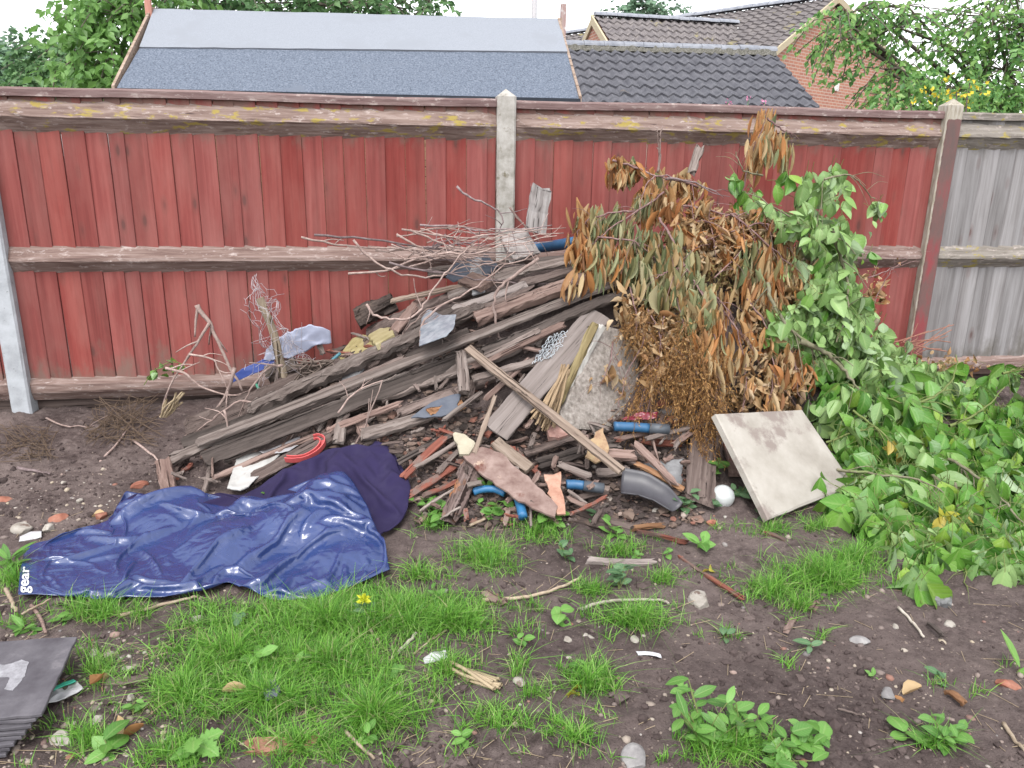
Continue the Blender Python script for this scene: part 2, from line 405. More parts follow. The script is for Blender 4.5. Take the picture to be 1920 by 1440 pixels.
V, F = lumps(P, R, .6, .16); tag(mesh_obj('gravel', V, F, pebble_mat(), smooth=True), kind='stuff', label='small pale pebbles and grit scattered over the soil', cat='gravel')

# ---------------------------------------------------------------- fence
D = FENCE_Y
def fence_mat(name, cols, worn, top, red=True):
    m, t, b = new_mat(name)
    v = coords(t, (26, 26, .9), island=True); v2 = coords(t, (4, 4, 1.4), island=True); v3 = coords(t, rand=False)
    g = noise(t, v, 1.0, 8, .62, .5); r = t.nodes.new('ShaderNodeNewGeometry').outputs['Random Per Island']
    n = len(cols); c = ramp(t, g, [(.32+.36*i/(n-1), cc) for i, cc in enumerate(cols)])
    blot = noise(t, v2, 1.3, 5, .6)
    c = mixc(t, ramp(t, blot, [(.4, (0, 0, 0)), (.75, (.7, .7, .7))]), c, mixc(t, .6, c, worn))
    # pale scratches along the grain
    sc = noise(t, coords(t, (60, 60, 1.6), island=True), 1.0, 6, .7)
    c = mixc(t, ramp(t, sc, [(.66, (0, 0, 0)), (.74, (.75, .75, .75))]), c, worn)
    # knots
    vo = t.nodes.new('ShaderNodeTexVoronoi'); vo.feature = 'F1'; vo.inputs['Scale'].default_value = 1.0
    t.links.new(coords(t, (9, 9, 3.2), island=True), vo.inputs['Vector'])
    k = ramp(t, vo.outputs['Distance'], [(.07, (1, 1, 1)), (.16, (0, 0, 0))])
    c = mixc(t, math_(t, 'MULTIPLY', k, .75), c, (.09, .045, .04))
    kr = ramp(t, vo.outputs['Distance'], [(.12, (0, 0, 0)), (.17, (.5, .5, .5)), (.24, (0, 0, 0))])
    c = mixc(t, kr, c, mixc(t, .5, c, (.12, .06, .05)))
    # weathered grey blotches under the rails and at the foot
    sx = t.nodes.new('ShaderNodeSeparateXYZ'); t.links.new(v3, sx.inputs[0]); z = sx.outputs['Z']
    hm = ramp(t, z, [(0, (0,)*3)], 'LINEAR')
    mr = t.nodes.new('ShaderNodeMapRange'); mr.inputs[1].default_value = 1.45; mr.inputs[2].default_value = 1.72; t.links.new(z, mr.inputs[0])
    mr2 = t.nodes.new('ShaderNodeMapRange'); mr2.inputs[1].default_value = .62; mr2.inputs[2].default_value = .15; t.links.new(z, mr2.inputs[0])
    zone = math_(t, 'MAXIMUM', math_(t, 'MULTIPLY', mr.outputs[0], .55), math_(t, 'MULTIPLY', mr2.outputs[0], .6))
    gm = ramp(t, math_(t, 'MULTIPLY', noise(t, coords(t, (7, 7, 3.5), island=False, rand=False), 1.2, 6, .65), math_(t, 'ADD', zone, .25)), [(.30, (0,)*3), (.44, (.8,)*3)])
    c = mixc(t, gm, c, top)
    h = N(t, 'ShaderNodeHueSaturation'); t.links.new(c, h.inputs['Color'])
    t.links.new(math_(t, 'ADD', math_(t, 'MULTIPLY', r, .26), .87), h.inputs['Value'])
    r2 = math_(t, 'FRACT', math_(t, 'MULTIPLY', r, 7.31)); t.links.new(math_(t, 'ADD', math_(t, 'MULTIPLY', r2, .12), .90), h.inputs['Saturation'])
    t.links.new(h.outputs[0], b.inputs['Base Color']); b.inputs['Roughness'].default_value = .85; b.inputs['Specular IOR Level'].default_value = .06
    bump(t, b, math_(t, 'SUBTRACT', g, math_(t, 'MULTIPLY', k, .5)), .55, .004)
    return m
RED = fence_mat('red_stained_board', [(.145, .035, .031), (.19, .045, .040), (.232, .060, .052)], (.27, .125, .108), (.15, .10, .082))
GREY = fence_mat('grey_weathered_board', [(.115, .105, .105), (.19, .18, .18), (.26, .25, .255)], (.31, .30, .305), (.11, .10, .088))
def rail_mat(name, cols, lichen, amt):
    m, t, b = new_mat(name); v = coords(t, (3, 40, 40)); v2 = coords(t, (6, 14, 14))
    g = noise(t, v, 1.0, 7, .65, .4); n = len(cols); c = ramp(t, g, [(.3+.4*i/(n-1), cc) for i, cc in enumerate(cols)])
    nz = noise(t, v2, 1.6, 6, .6)
    c = mixc(t, ramp(t, noise(t, v2, 2.6, 7, .7), [(.56, (0,)*3), (.66, (.75,)*3)]), c, (.38, .325, .305))
    c = mixc(t, ramp(t, nz, [(amt, (0,)*3), (amt+.06, (.9,)*3)]), c, mixc(t, noise(t, v2, 9, 3), lichen, (.22, .18, .07)))
    c = mixc(t, ramp(t, noise(t, coords(t, (5, 60, 60)), 1., 4), [(.24, (1,)*3), (.32, (0,)*3)]), c, (.05, .035, .035))
    t.links.new(c, b.inputs['Base Color']); b.inputs['Roughness'].default_value = .9; b.inputs['Specular IOR Level'].default_value = .08; bump(t, b, math_(t, 'ADD', g, nz), .8, .006); return m
LICH = rail_mat('lichened_rail', [(.105, .068, .06), (.19, .138, .12), (.29, .228, .205)], (.30, .225, .04), .565)
RAILP = rail_mat('pink_grey_rail', [(.10, .062, .055), (.175, .123, .108), (.27, .21, .192)], (.26, .21, .11), .70)
RAILG = rail_mat('grey_rail', [(.12, .105, .092), (.19, .17, .15), (.27, .245, .225)], (.28, .23, .05), .57)
CAPM = rail_mat('capping_rail', [(.11, .068, .068), (.175, .12, .115), (.25, .19, .18)], (.26, .23, .16), .72)
DARKW = wood_mat('dark_gap_shade_wood', [(.03, .022, .02), (.07, .05, .045), (.11, .085, .075)])  # dark colour stands in for shade in the gap under the fence
def rail_vf(x0, x1, prof, jit=.004, taper=.14, n=46):
    xs = np.linspace(x0, x1, n); k = len(prof); prof = np.array(prof); V = []
    apex = prof[:, 0].min(); mid = prof[0].copy(); mid = prof.mean(0)
    for x in xs:
        e = min(x-x0, x1-x)/taper; s = .55+.45*min(1, e)
        p = prof.copy(); p[:, 0] = D+(prof[:, 0]-D)*np.where(prof[:, 0] < D-.01, s, 1)
        q = np.c_[np.full(k, x), p]; q[:, 1:] += rng.normal(0, jit*.7, (k, 2))*np.array([1, .5])
        V.append(q)
    V = np.concatenate(V); F = [(i*k+j, i*k+(j+1) % k, (i+1)*k+(j+1) % k, (i+1)*k+j) for i in range(n-1) for j in range(k)]
    F += [tuple(range(k))[::-1], tuple((n-1)*k+j for j in range(k))]
    return V, F
def bay(x0, x1, label, bm_, rails, seed, mid_px=None, ztop=1.862, zbot=.075):
    g = random.Random(seed)
    root = thing('board_fence', label, 'fence', ((x0+x1)/2, D, 0))
    a = Acc(); x = x0; 
    while x < x1-.01:
        wv = g.choice([.118, .122, .126, .13, .128, .12, .09 if g.random() < .25 else .124]); xe = min(x+wv, x1)
        n = 7; zz = np.linspace(zbot+g.uniform(-.012, .012), ztop, n); lean = g.uniform(-.006, .006); V = []
        cup = g.uniform(-.002, .003); tw = g.uniform(-.003, .003)
        for z in zz:
            s = (z-1)*lean; y_ = D+tw*(z-1)
            V += [(x+s+.0005, y_-.001, z), ((x+xe)/2+s, y_-.0045-cup*.6, z), (xe+s-.005, y_-.0085, z), (xe+s-.0015, y_-.007, z), (xe+s-.001, y_+.01, z), (x+s+.0005, y_+.01, z)]
        F = [(i*6+j, i*6+(j+1) % 6, (i+1)*6+(j+1) % 6, (i+1)*6+j) for i in range(n-1) for j in range(6)]
        F += [tuple(range(6))[::-1], tuple((n-1)*6+j for j in range(6))]
        a.add(V, F); x = xe
    a.obj('boards', bm_, root)
    for prof, mt, j in rails:
        V, F = rail_vf(x0-.01, x1+.01, prof, j); mesh_obj('arris_rail', V, F, mt, root, smooth=False)
    n = 40; V = []
    for x in np.linspace(x0-.005, x1+.005, n):
        dz = .004*math.sin(x*3+seed)+g.uniform(-.0015, .0015)
        V += [(x, D-.03, 1.852+dz), (x, D-.032, 1.888+dz), (x, D-.022, 1.900+dz), (x, D+.045, 1.904+dz), (x, D+.045, 1.852+dz)]
    F = [(i*5+j, i*5+(j+1) % 5, (i+1)*5+(j+1) % 5, (i+1)*5+j) for i in range(n-1) for j in range(5)]+[(4, 3, 2, 1, 0), tuple((n-1)*5+j for j in range(5))]
    mesh_obj('capping_rail', V, F, CAPM if bm_ is RED else RAILG, root, smooth=False)
    V, F = box_vf(((x0+x1)/2, D+.05, .02), (x1-x0, .03, .16)); mesh_obj('gap_shade_board', V, F, DARKW, root, smooth=False)  # added dark board, set back to stand in for shade below the bottom rail
    return root
TOPP = [(D, 1.832), (D-.058, 1.752), (D-.062, 1.738), (D-.05, 1.727), (D, 1.655)]
MIDP = [(D, 1.012), (D-.06, .945), (D-.064, .925), (D-.055, .915), (D, .85)]
BOTP = [(D, .20), (D-.045, .165), (D-.05, .125), (D-.045, .11), (D, .055)]
PX = [-2.335, .682, 3.690]; HW = .058
bay(-5.3, PX[0]-HW, 'red stained board fence sliver left of the leftmost concrete post', RED, [(TOPP, LICH, .003), (MIDP, RAILP, .002), (BOTP, RAILP, .002)], 3)
bay(PX[0]+HW, PX[1]-HW, 'long red stained board fence panel above the bare soil, left of the middle post', RED, [(TOPP, LICH, .003), (MIDP, RAILP, .002), (BOTP, RAILP, .002)], 5)
bay(PX[1]+HW, PX[2]-HW, 'red stained board fence panel behind the rubbish heap, right of the middle post', RED, [(TOPP, LICH, .0035), (MIDP, RAILP, .002), (BOTP, RAILP, .002)], 8)
bay(PX[2]+HW, PX[2]+3.0, 'weathered grey unpainted board fence panel at the right', GREY, [(TOPP, RAILG, .003), (MIDP, RAILG, .0025), (BOTP, RAILP, .003)], 12)
CONC = spot_mat('concrete', [(.19, .178, .155), (.28, .266, .245), (.36, .345, .325)], 14, .9, .6, [((.13, .115, .085), 9, .57), ((.40, .385, .365), 30, .66)])
CONC2 = spot_mat('concrete_bluish', [(.24, .25, .265), (.31, .325, .345), (.37, .385, .41)], 9, .9, .6, [((.19, .195, .2), 25, .62)])
def painted_post_mat():
    m, t, b = new_mat('post_with_old_red_paint'); v = coords(t, (14, 14, 5), rand=False); v2 = coords(t, (30, 30, 8), rand=False)
    base = ramp(t, noise(t, v2, 1.5, 6), [(.3, (.20, .17, .13)), (.5, (.30, .27, .22)), (.7, (.40, .37, .33))])
    paint = ramp(t, noise(t, v, .6, 5), [(.38, (.20, .04, .045)), (.5, (.13, .065, .06)), (.64, (.10, .065, .06))])
    g = t.nodes.new('ShaderNodeTexCoord'); sx = t.nodes.new('ShaderNodeSeparateXYZ'); t.links.new(g.outputs['Object'], sx.inputs[0])
    mx = t.nodes.new('ShaderNodeMapRange'); mx.inputs[1].default_value = -.057; mx.inputs[2].default_value = -.044; t.links.new(sx.outputs['X'], mx.inputs[0])
    mz = t.nodes.new('ShaderNodeMapRange'); mz.inputs[1].default_value = 1.86; mz.inputs[2].default_value = 1.83; t.links.new(sx.outputs['Z'], mz.inputs[0])
    f = math_(t, 'MULTIPLY', mx.outputs[0], mz.outputs[0]); f = math_(t, 'ADD', f, math_(t, 'MULTIPLY', math_(t, 'SUBTRACT', noise(t, v, 2.2, 6, .7), .5), 1.1))
    c = mixc(t, ramp(t, f, [(.42, (0,)*3), (.5, (1,)*3)]), base, paint)
    t.links.new(c, b.inputs['Base Color']); b.inputs['Roughness'].default_value = .85; bump(t, b, noise(t, v2, 3, 5), .5, .004); return m
def post(x, label, mat, ztop, zbot=-.3, hw=HW, chip=False):
    y0, y1 = D-.062, D+.05; c = .012; n = 14; prof = [(-hw+c, y0), (hw-c, y0), (hw, y0+c), (hw, y1), (-hw, y1), (-hw, y0+c)]; V = []
    for i, z in enumerate(np.linspace(zbot, ztop, n)):
        for px_, py_ in prof: V.append((x+px_+random.uniform(-.0012, .0012), py_+random.uniform(-.0012, .0012), z))
    k = 6; F = [(i*k+j, i*k+(j+1) % k, (i+1)*k+(j+1) % k, (i+1)*k+j) for i in range(n-1) for j in range(k)]
    V.append((x-.003, (y0+y1)/2-.012, ztop+.045)); t_ = len(V)-1; F += [((n-1)*k+j, (n-1)*k+(j+1) % k, t_) for j in range(k)]; F.append(tuple(range(k))[::-1])
    o = mesh_obj('fence_post', V, F, mat, smooth=False, origin=(x, D, 0)); return tag(o, label, 'post')
post(PX[0], 'bluish grey concrete fence post at the left edge beside the bare soil', CONC2, 1.93)
post(PX[1], 'pale concrete fence post with pyramid top between the two red panels', CONC, 1.915)
post(PX[2], 'concrete fence post with flaking red paint between red and grey panels', painted_post_mat(), 1.935)

# ---------------------------------------------------------------- shed behind the fence
def strip(pts4, thick, n=(1, 1)):
    """slab from four corners A,B,C,D, thickened downwards along its normal"""
    A, B, C, D_ = [np.asarray(p, float) for p in pts4]; nu, nv = n
    nm = unit(np.cross(B-A, D_-A)); V = []; F = []
    for j in range(nv+1):
        for i in range(nu+1):
            u, v = i/nu, j/nv; V.append((A*(1-u)+B*u)*(1-v)+(D_*(1-u)+C*u)*v)
    m = len(V); V += [p-nm*thick for p in V[:m]]; w_ = nu+1
    for j in range(nv):
        for i in range(nu):
            q = (j*w_+i, j*w_+i+1, (j+1)*w_+i+1, (j+1)*w_+i); F.append(q); F.append(tuple(x+m for x in q)[::-1])
    ed = [j*w_ for j in range(nv, -1, -1)][:0]
    loop = [i for i in range(nu+1)]+[j*w_+nu for j in range(1, nv+1)]+[nv*w_+i for i in range(nu-1, -1, -1)]+[j*w_ for j in range(nv-1, 0, -1)]
    for a, b in zip(loop, loop[1:]+loop[:1]): F.append((b, a, a+m, b+m))
    return np.array(V), F
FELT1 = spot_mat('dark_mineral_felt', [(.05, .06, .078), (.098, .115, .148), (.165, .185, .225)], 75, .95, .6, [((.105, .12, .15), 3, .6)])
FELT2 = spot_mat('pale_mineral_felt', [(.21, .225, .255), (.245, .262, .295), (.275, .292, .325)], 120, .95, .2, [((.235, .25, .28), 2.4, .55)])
FELTE = plain_mat('felt_edge', (.03, .035, .045), .9, .2)
BARGE = wood_mat('pale_barge_board', [(.22, .15, .11), (.33, .25, .2), (.42, .34, .29)])
SHEDW = wood_mat('shed_cladding', [(.16, .09, .05), (.25, .15, .09), (.32, .2, .13)])
E0, E1 = at_y(218, 166, 6.6), at_y(1088, 186, 6.6); R0, R1 = at_y(289, 19, 7.45), at_y(1047, 38, 7.45)
zr = (R0[2]+R1[2])/2+.0; 
sh = thing('shed', 'wooden shed with pale and dark felt roof behind the red fence', 'shed', ((E0[0]+E1[0])/2, 7.45, 0))
f = .47
M0, M1 = at_y(263, 88, 6.6+.85*.545), at_y(1063, 97, 6.6+.85*.545)
lift = np.array([0, -.003, .012])
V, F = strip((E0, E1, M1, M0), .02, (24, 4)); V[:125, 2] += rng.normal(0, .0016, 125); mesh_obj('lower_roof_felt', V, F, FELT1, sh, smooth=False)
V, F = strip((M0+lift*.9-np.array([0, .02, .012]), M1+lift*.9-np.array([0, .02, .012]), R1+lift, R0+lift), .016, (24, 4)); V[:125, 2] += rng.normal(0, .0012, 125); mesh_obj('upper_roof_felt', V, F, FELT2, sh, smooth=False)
B0, B1 = E0+np.array([0, 1.7, 0]), E1+np.array([0, 1.7, 0])
V, F = strip((R0, R1, B1, B0), .02); mesh_obj('rear_roof_felt', V, F, FELT1, sh, smooth=False)
V, F = strip((E0+[0, -.012, -.075], E1+[0, -.012, -.075], E1+[0, -.012, .004], E0+[0, -.012, .004]), .01, (30, 1)); mesh_obj('felt_edge', V, F, FELTE, sh, smooth=False)
for (e, r, bk, s) in ((E0, R0, B0, -1), (E1, R1, B1, 1)):
    for q in (e, bk):
        o_ = np.array([s*.012, 0, 0]); V, F = strip((q+o_+[0, 0, -.10], r+o_+[0, 0, -.10], r+o_+[0, 0, .022], q+o_+[0, 0, .022]), .022); mesh_obj('barge_board', V, F, BARGE, sh, smooth=False)
V, F = box_vf((R0[0]-.03, R0[1]-.05, R0[2]-.02), (.05, .03, .20)); mesh_obj('finial_board', V, F, wood_mat('finial_wood', [(.30, .14, .11), (.4, .2, .16), (.45, .25, .2)], 'Z'), sh, smooth=False)
a = Acc(); xl, xr = E0[0]+.08, E1[0]-.08; yf, yb = 6.68, 8.22; ze = E0[2]-.03
zr_ = R0[2]-.05
a.add([(xl, yf, 0), (xr, yf, 0), (xr, yb, 0), (xl, yb, 0), (xl, yf, ze), (xr, yf, ze), (xr, yb, ze), (xl, yb, ze), (xl, 7.45, zr_), (xr, 7.45, zr_)],
      [(0, 1, 5, 4), (1, 2, 6, 9, 5), (2, 3, 7, 6), (3, 0, 4, 8, 7), (0, 3, 2, 1)])
a.obj('wall', SHEDW, sh)

# ---------------------------------------------------------------- tiled roofs
TILE = spot_mat('dark_concrete_tile', [(.075, .075, .088), (.11, .11, .125), (.15, .148, .165)], 9, .75, .4, [((.17, .14, .11), 2.2, .66)])
TILEM = spot_mat('mossy_concrete_tile', [(.10, .09, .095), (.15, .135, .135), (.21, .19, .185)], 7, .85, .4, [((.25, .22, .11), 1.6, .61)])
RIDGE = spot_mat('ridge_tile_grey', [(.17, .18, .21), (.23, .24, .27), (.28, .29, .32)], 8, .7, .3)
MORT = spot_mat('mossy_mortar', [(.05, .048, .035), (.12, .115, .10), (.21, .2, .185)], 40, .95, .8)
def tiled(A, B, C, D_, cols, rows, amp=.022, th=.03, per=8):
    A, B, C, D_ = [np.asarray(p, float) for p in (A, B, C, D_)]
    nu = cols*per+1; us = np.linspace(0, 1, nu); vs = []; hs_ = []; off = []
    for r in range(rows):
        for fr, h in ((0, th), (.12, th*.9), (.985, .0)): vs.append((r+fr)/rows); hs_.append(h); off.append(r)
    nm = unit(np.cross(B-A, D_-A)); V = []
    ph = us*cols; prof = amp*(np.sin(ph*2*math.pi)+.35*np.sin(ph*4*math.pi))
    rj = rng.normal(0, .004, (rows, cols+1))
    for v, h, r in zip(vs, hs_, off):
        j = rj[r][np.minimum(ph.astype(int), cols)]
        base = (A[None]*(1-us)[:, None]+B[None]*us[:, None])*(1-v)+(D_[None]*(1-us)[:, None]+C[None]*us[:, None])*v
        V.append(base+nm*(prof+h+(j if h else j*.3))[:, None])
    V = np.concatenate(V); return V, grid_faces(len(vs), nu)[:, ::-1]
def ridge_run(P0, P1, n, r=.10, sag=0):
    a = Acc(); P0 = np.asarray(P0); P1 = np.asarray(P1); d = unit(P1-P0); side = unit(np.cross(d, [0, 0, 1]))
    for i in range(n):
        q0 = P0+(P1-P0)*(i/n); q1 = P0+(P1-P0)*((i+.985)/n); V = []; m = 9; j = random.uniform(-.006, .006)
        for q, rr in ((q0, r*1.05), (q1, r)):
            for k in range(m):
                an = math.pi*k/(m-1); V.append(q+side*math.cos(an)*rr+np.array([0, 0, math.sin(an)*rr*.8-.02+j]))
        a.add(V, [(k, k+1, m+k+1, m+k) for k in range(m-1)]+[tuple(range(m)), tuple(range(m, 2*m))[::-1]])
    return a
BRICKW = None
def brick_mat(name, c1, c2, mortar, sx=1.0):
    m, t, b = new_mat(name); tc = t.nodes.new('ShaderNodeTexCoord'); br = t.nodes.new('ShaderNodeTexBrick'); t.links.new(tc.outputs['Object'], br.inputs['Vector'])
    br.inputs['Scale'].default_value = 1.0; br.inputs['Brick Width'].default_value = .225; br.inputs['Row Height'].default_value = .075; br.inputs['Mortar Size'].default_value = .011
    br.inputs['Color1'].default_value = (*c1, 1); br.inputs['Color2'].default_value = (*c2, 1); br.inputs['Mortar'].default_value = (*mortar, 1); br.inputs['Bias'].default_value = -.1; br.inputs['Mortar Smooth'].default_value = .2
    n = noise(t, tc.outputs['Object'], 3, 5); c = mixc(t, math_(t, 'MULTIPLY', n, .5), br.outputs['Color'], mixc(t, .6, br.outputs['Color'], (.3, .2, .16)))
    t.links.new(c, b.inputs['Base Color']); b.inputs['Roughness'].default_value = .9; bump(t, b, br.outputs['Fac'], -.4, .01); return m
BRICK = brick_mat('red_brick', (.40, .165, .10), (.31, .115, .078), (.44, .34, .28))
# garage with pantiles
Eg, Rg = 12.0, 12.0*1.14187
gB, gC = at_y(1533, 198, Eg), at_y(1450, 99, Rg); sl_ = (gC-gB)/np.linalg.norm(gC-gB)
gB2 = gB-sl_*.35; gA2 = gB2+np.array([-4.1, 0, -.04]); gD = np.array([gA2[0], gC[1], gC[2]-.03])
ga = thing('garage', 'low brick garage with dark wavy tiled roof behind the fence', 'garage', ((gA2[0]+gB2[0])/2, Rg, 0))
V, F = tiled(gA2, gB2, gC, gD, 21, 8); mesh_obj('tiled_roof', V, F, TILE, ga, smooth=False)
gE, gF = gB2+[0, 2*(Rg-gB2[1]), 0], gA2+[0, 2*(Rg-gB2[1]), 0]
V, F = tiled(gE, gF, gD, gC, 21, 8, per=4); mesh_obj('rear_tiled_roof', V, F, TILE, ga, smooth=False)
ridge_run(gD+[0, 0, .04], gC+[0.03, 0, .04], 12, .11).obj('ridge_tiles', RIDGE, ga, smooth=False)
V, F = strip((gD+[0, -.16, -.06], gC+[0, -.16, -.06], gC+[0, -.1, .035], gD+[0, -.1, .035]), .03, (60, 1)); V += rng.normal(0, .008, V.shape); mesh_obj('ridge_mortar', V, F, MORT, ga, smooth=False)
a = Acc(); xl, xr, yf, yb = gA2[0]+.1, gB2[0]-.08, gB2[1]+.2, gE[1]-.2; ze = gB2[2]
a.add([(xl, yf, 0), (xr, yf, 0), (xr, yb, 0), (xl, yb, 0), (xl, yf, ze), (xr, yf, ze), (xr, yb, ze), (xl, yb, ze), (xl, Rg, gC[2]-.1), (xr, Rg, gC[2]-.1)],
      [(0, 1, 5, 4), (1, 2, 6, 9, 5), (2, 3, 7, 6), (3, 0, 4, 8, 7)])
a.obj('brick_wall', BRICK, ga)
# bungalow
def at_plane(px, py, P0, n):
    d = ray(px, py); t = ((P0-CAM)@n)/(d@n); return CAM+d*t
HA = at_y(1563, -3, 20.0); Hb = at_z(1296, 34, HA[2]); Hr = unit(Hb-HA); Hg = np.array([Hr[1], -Hr[0], 0]); 
if Hg[0] < 0: Hg = -Hg
HL = at_plane(1443, 98, HA, Hr); HR = at_plane(1675, 117, HA, Hr)
HL2 = HA+(HL-HA)*1.5; HR2 = HA+(HR-HA)*1.5
ho = thing('house', 'red brick bungalow with mossy tiled roof and cream verges', 'house', (HA[0], HA[1], 0))
wm = Matrix(((Hg[0], 0, -Hg[1], HA[0]), (Hg[1], 0, Hg[0], HA[1]), (0, 1, 0, 0), (0, 0, 0, 1)))
loc = lambda P: (float((P-HA)@Hg), float(P[2]), 0.0)
def gable(pts, parent, M, th=.2):
    V = [(x, y, 0) for x, y in pts]+[(x, y, -th) for x, y in pts]; n = len(pts)
    F = [tuple(range(n)), tuple(range(n, 2*n))[::-1]]+[(i, i+n, (i+1) % n+n, (i+1) % n) for i in range(n)]
    L = parent.matrix_world.inverted() if False else Matrix.Translation(-Vector(parent.location))
    return mesh_obj('brick_wall', V, F, BRICK, parent, smooth=False, M=L@M)
ll, lr, la = loc(HL2), loc(HR2), loc(HA)
wm2 = Matrix(((Hg[0], 0, -Hr[0], HA[0]), (Hg[1], 0, -Hr[1], HA[1]), (0, 1, 0, 0), (0, 0, 0, 1)))
gable([(ll[0]+.25, 0), (lr[0]-.25, 0), (lr[0]-.25, lr[1]-.1), (la[0], la[1]-.14), (ll[0]+.25, ll[1]-.1)], ho, wm2)
L9 = Hr*11
V, F = tiled(HL2+L9-[0, 0, .0], HL2-Hr*.1, HA-Hr*.1, HA+L9, 40, 19, .025, .035, 6); mesh_obj('tiled_roof', V, F, TILEM, ho, smooth=False)
V, F = tiled(HR2-Hr*.1, HR2+L9, HA+L9, HA-Hr*.1, 40, 19, .025, .035, 4); mesh_obj('tiled_roof', V, F, TILEM, ho, smooth=False)
ridge_run(HA-Hr*.1+[0, 0, .06], HA+L9+[0, 0, .06], 24, .13).obj('ridge_tiles', RIDGE, ho)
CREAM = plain_mat('cream_verge', (.42, .36, .25), .7, .2)
for q in (HL2, HR2):
    o_ = -Hr*.13; V, F = strip((q+o_+[0, 0, -.13], HA+o_+[0, 0, -.13], HA+o_+[0, 0, .03], q+o_+[0, 0, .03]), .05); V2 = V
    mesh_obj('verge_board', V2, F, CREAM, ho, smooth=False)
vp = at_plane(1569, 163, HA-Hr*.03, Hr); a = Acc(); Rm = np.stack([Hg, Hr, [0, 0, 1.]], 1)
a.add(*box_vf(vp, (.16, .05, .20), Rm))
for k in range(4): a.add(*box_vf(vp-Hr*.03+np.array([0, 0, -.06+.04*k]), (.13, .02, .012), Rm))
a.obj('air_vent', plain_mat('white_plastic_vent', (.75, .74, .72), .5), ho)
# wing of the bungalow
nL = unit(np.cross(HL2-HA, Hr)); W2 = at_plane(1383, 47, HA, nL); W1 = at_z(1115, 31, W2[2]); wd = unit(W2-W1); wf = np.array([wd[1], -wd[0], 0]); 
if wf[1] > 0: wf = -wf
e1, e2 = W1+wf*2.6+[0, 0, -1.6], W2+wf*2.6+[0, 0, -1.6]; b1, b2 = W1-wf*2.6+[0, 0, -1.6], W2-wf*2.6+[0, 0, -1.6]
e2 = e2-wd*1.4
V, F = tiled(e1, e2, W2, W1, 17, 9, .025, .035, 8); mesh_obj('wing_tiled_roof', V, F, TILEM, ho, smooth=False)
V, F = tiled(b2, b1, W1, W2, 17, 9, .025, .035, 4); mesh_obj('wing_tiled_roof', V, F, TILEM, ho, smooth=False)
ridge_run(W1+[0, 0, .05], W2+[0, 0, .05], 14, .12).obj('ridge_tiles', RIDGE, ho)
for q in (e1, b1):
    o_ = -wd*.06; V, F = strip((q+o_+[0, 0, -.16], W1+o_+[0, 0, -.16], W1+o_+[0, 0, .04], q+o_+[0, 0, .04]), .05); mesh_obj('verge_board', V, F, CREAM, ho, smooth=False)
V, F = strip((e2+[0, 0, .05], e2+wd*.16+[0, 0, .06], W2+wd*.12+[0, 0, .03], W2+[0, 0, .03]), .02); mesh_obj('valley_lead', V, F, plain_mat('pale_lead', (.6, .6, .6), .5), ho, smooth=False)
wmm = Matrix(((wf[0], 0, wd[0], W1[0]), (wf[1], 0, wd[1], W1[1]), (0, 1, 0, 0), (0, 0, 0, 1)))
gable([(-2.5, 0), (2.5, 0), (2.5, W1[2]-1.65), (0, W1[2]-.1), (-2.5, W1[2]-1.65)], ho, wmm, -.2)
# poles behind the shed
V, F = tube_vf([at_y(1004, 60, 15), at_y(1003, -60, 15)], .05, 8); V[:, 2] = np.where(V[:, 2] < 4.2, 0, V[:, 2])
tag(mesh_obj('pole', V, F, plain_mat('grey_pole', (.33, .32, .33), .7), smooth=True), 'grey pole rising behind the pale shed roof, cut by the top edge', 'pole')
pb = at_y(1055, 60, 8.6); a = Acc(); zt = at_y(1055, 8, 8.6)[2]; a.add(*box_vf((pb[0], 8.6, zt/2), (.055, .055, zt)))
tag(a.obj('wooden_post', wood_mat('flaky_post', [(.28, .14, .12), (.42, .3, .28), (.55, .48, .46)], 'Z', patch=((.62, .58, .56), 3, .52)), None), 'flaky pinkish wooden post standing behind the right end of the shed', 'post')

# ---------------------------------------------------------------- leaves
def T_quad(fold=.10, curl=.06): V_ = np.array([[0, 0, 0], [.42, .5, fold], [1, 0, -curl], [.42, -.5, fold]]); return V_, np.array([[0, 2, 1], [0, 3, 2]]), V_
def T_strip(ws, curve=.25, fold=.12, n_ac=3, twist=0.0):
    m = len(ws); V = []; U_ = []
    for i, w_ in enumerate(ws):
        l = i/(m-1)
        for j in range(n_ac):
            s = (j/(n_ac-1)-.5)*2; a = twist*l
            U_.append([l, s*.5, 0]); V.append([l-.25*curve*l*l, s*.5*w_*math.cos(a), -curve*l*l+fold*w_*abs(s)+s*.5*w_*math.sin(a)*.6])
    F = [[i*n_ac+j, (i+1)*n_ac+j, (i+1)*n_ac+j+1, i*n_ac+j+1] for i in range(m-1) for j in range(n_ac-1)]
    return np.array(V), np.array(F), np.array(U_)
TQ = T_quad()
TB = [T_strip([.08, .62, .94, 1.0, .84, .5, .03], c, f, 5, twist=tw) for c, f, tw in ((.25, .16, 0), (.5, .22, .3), (.75, .1, -.3), (.1, .34, .2), (-.25, .2, -.2), (.4, .5, 0), (.6, -.15, .4))]
TN = [T_strip([.2, .9, 1., .75, .05], c, f, twist=tw) for c, f, tw in ((.15, .9, .2), (.6, .8, .9), (-.45, .7, -1.1), (.9, .5, 1.8), (-.2, 1.1, 0), (.3, -.8, .6))]
TC = [T_strip([.3, .9, 1., .7, .2], c, f, twist=tw) for c, f, tw in ((.9, .5, 1.), (-.7, .6, -1.4), (.5, -.5, 2.), (1.2, .3, .4), (-.3, .8, .9))]
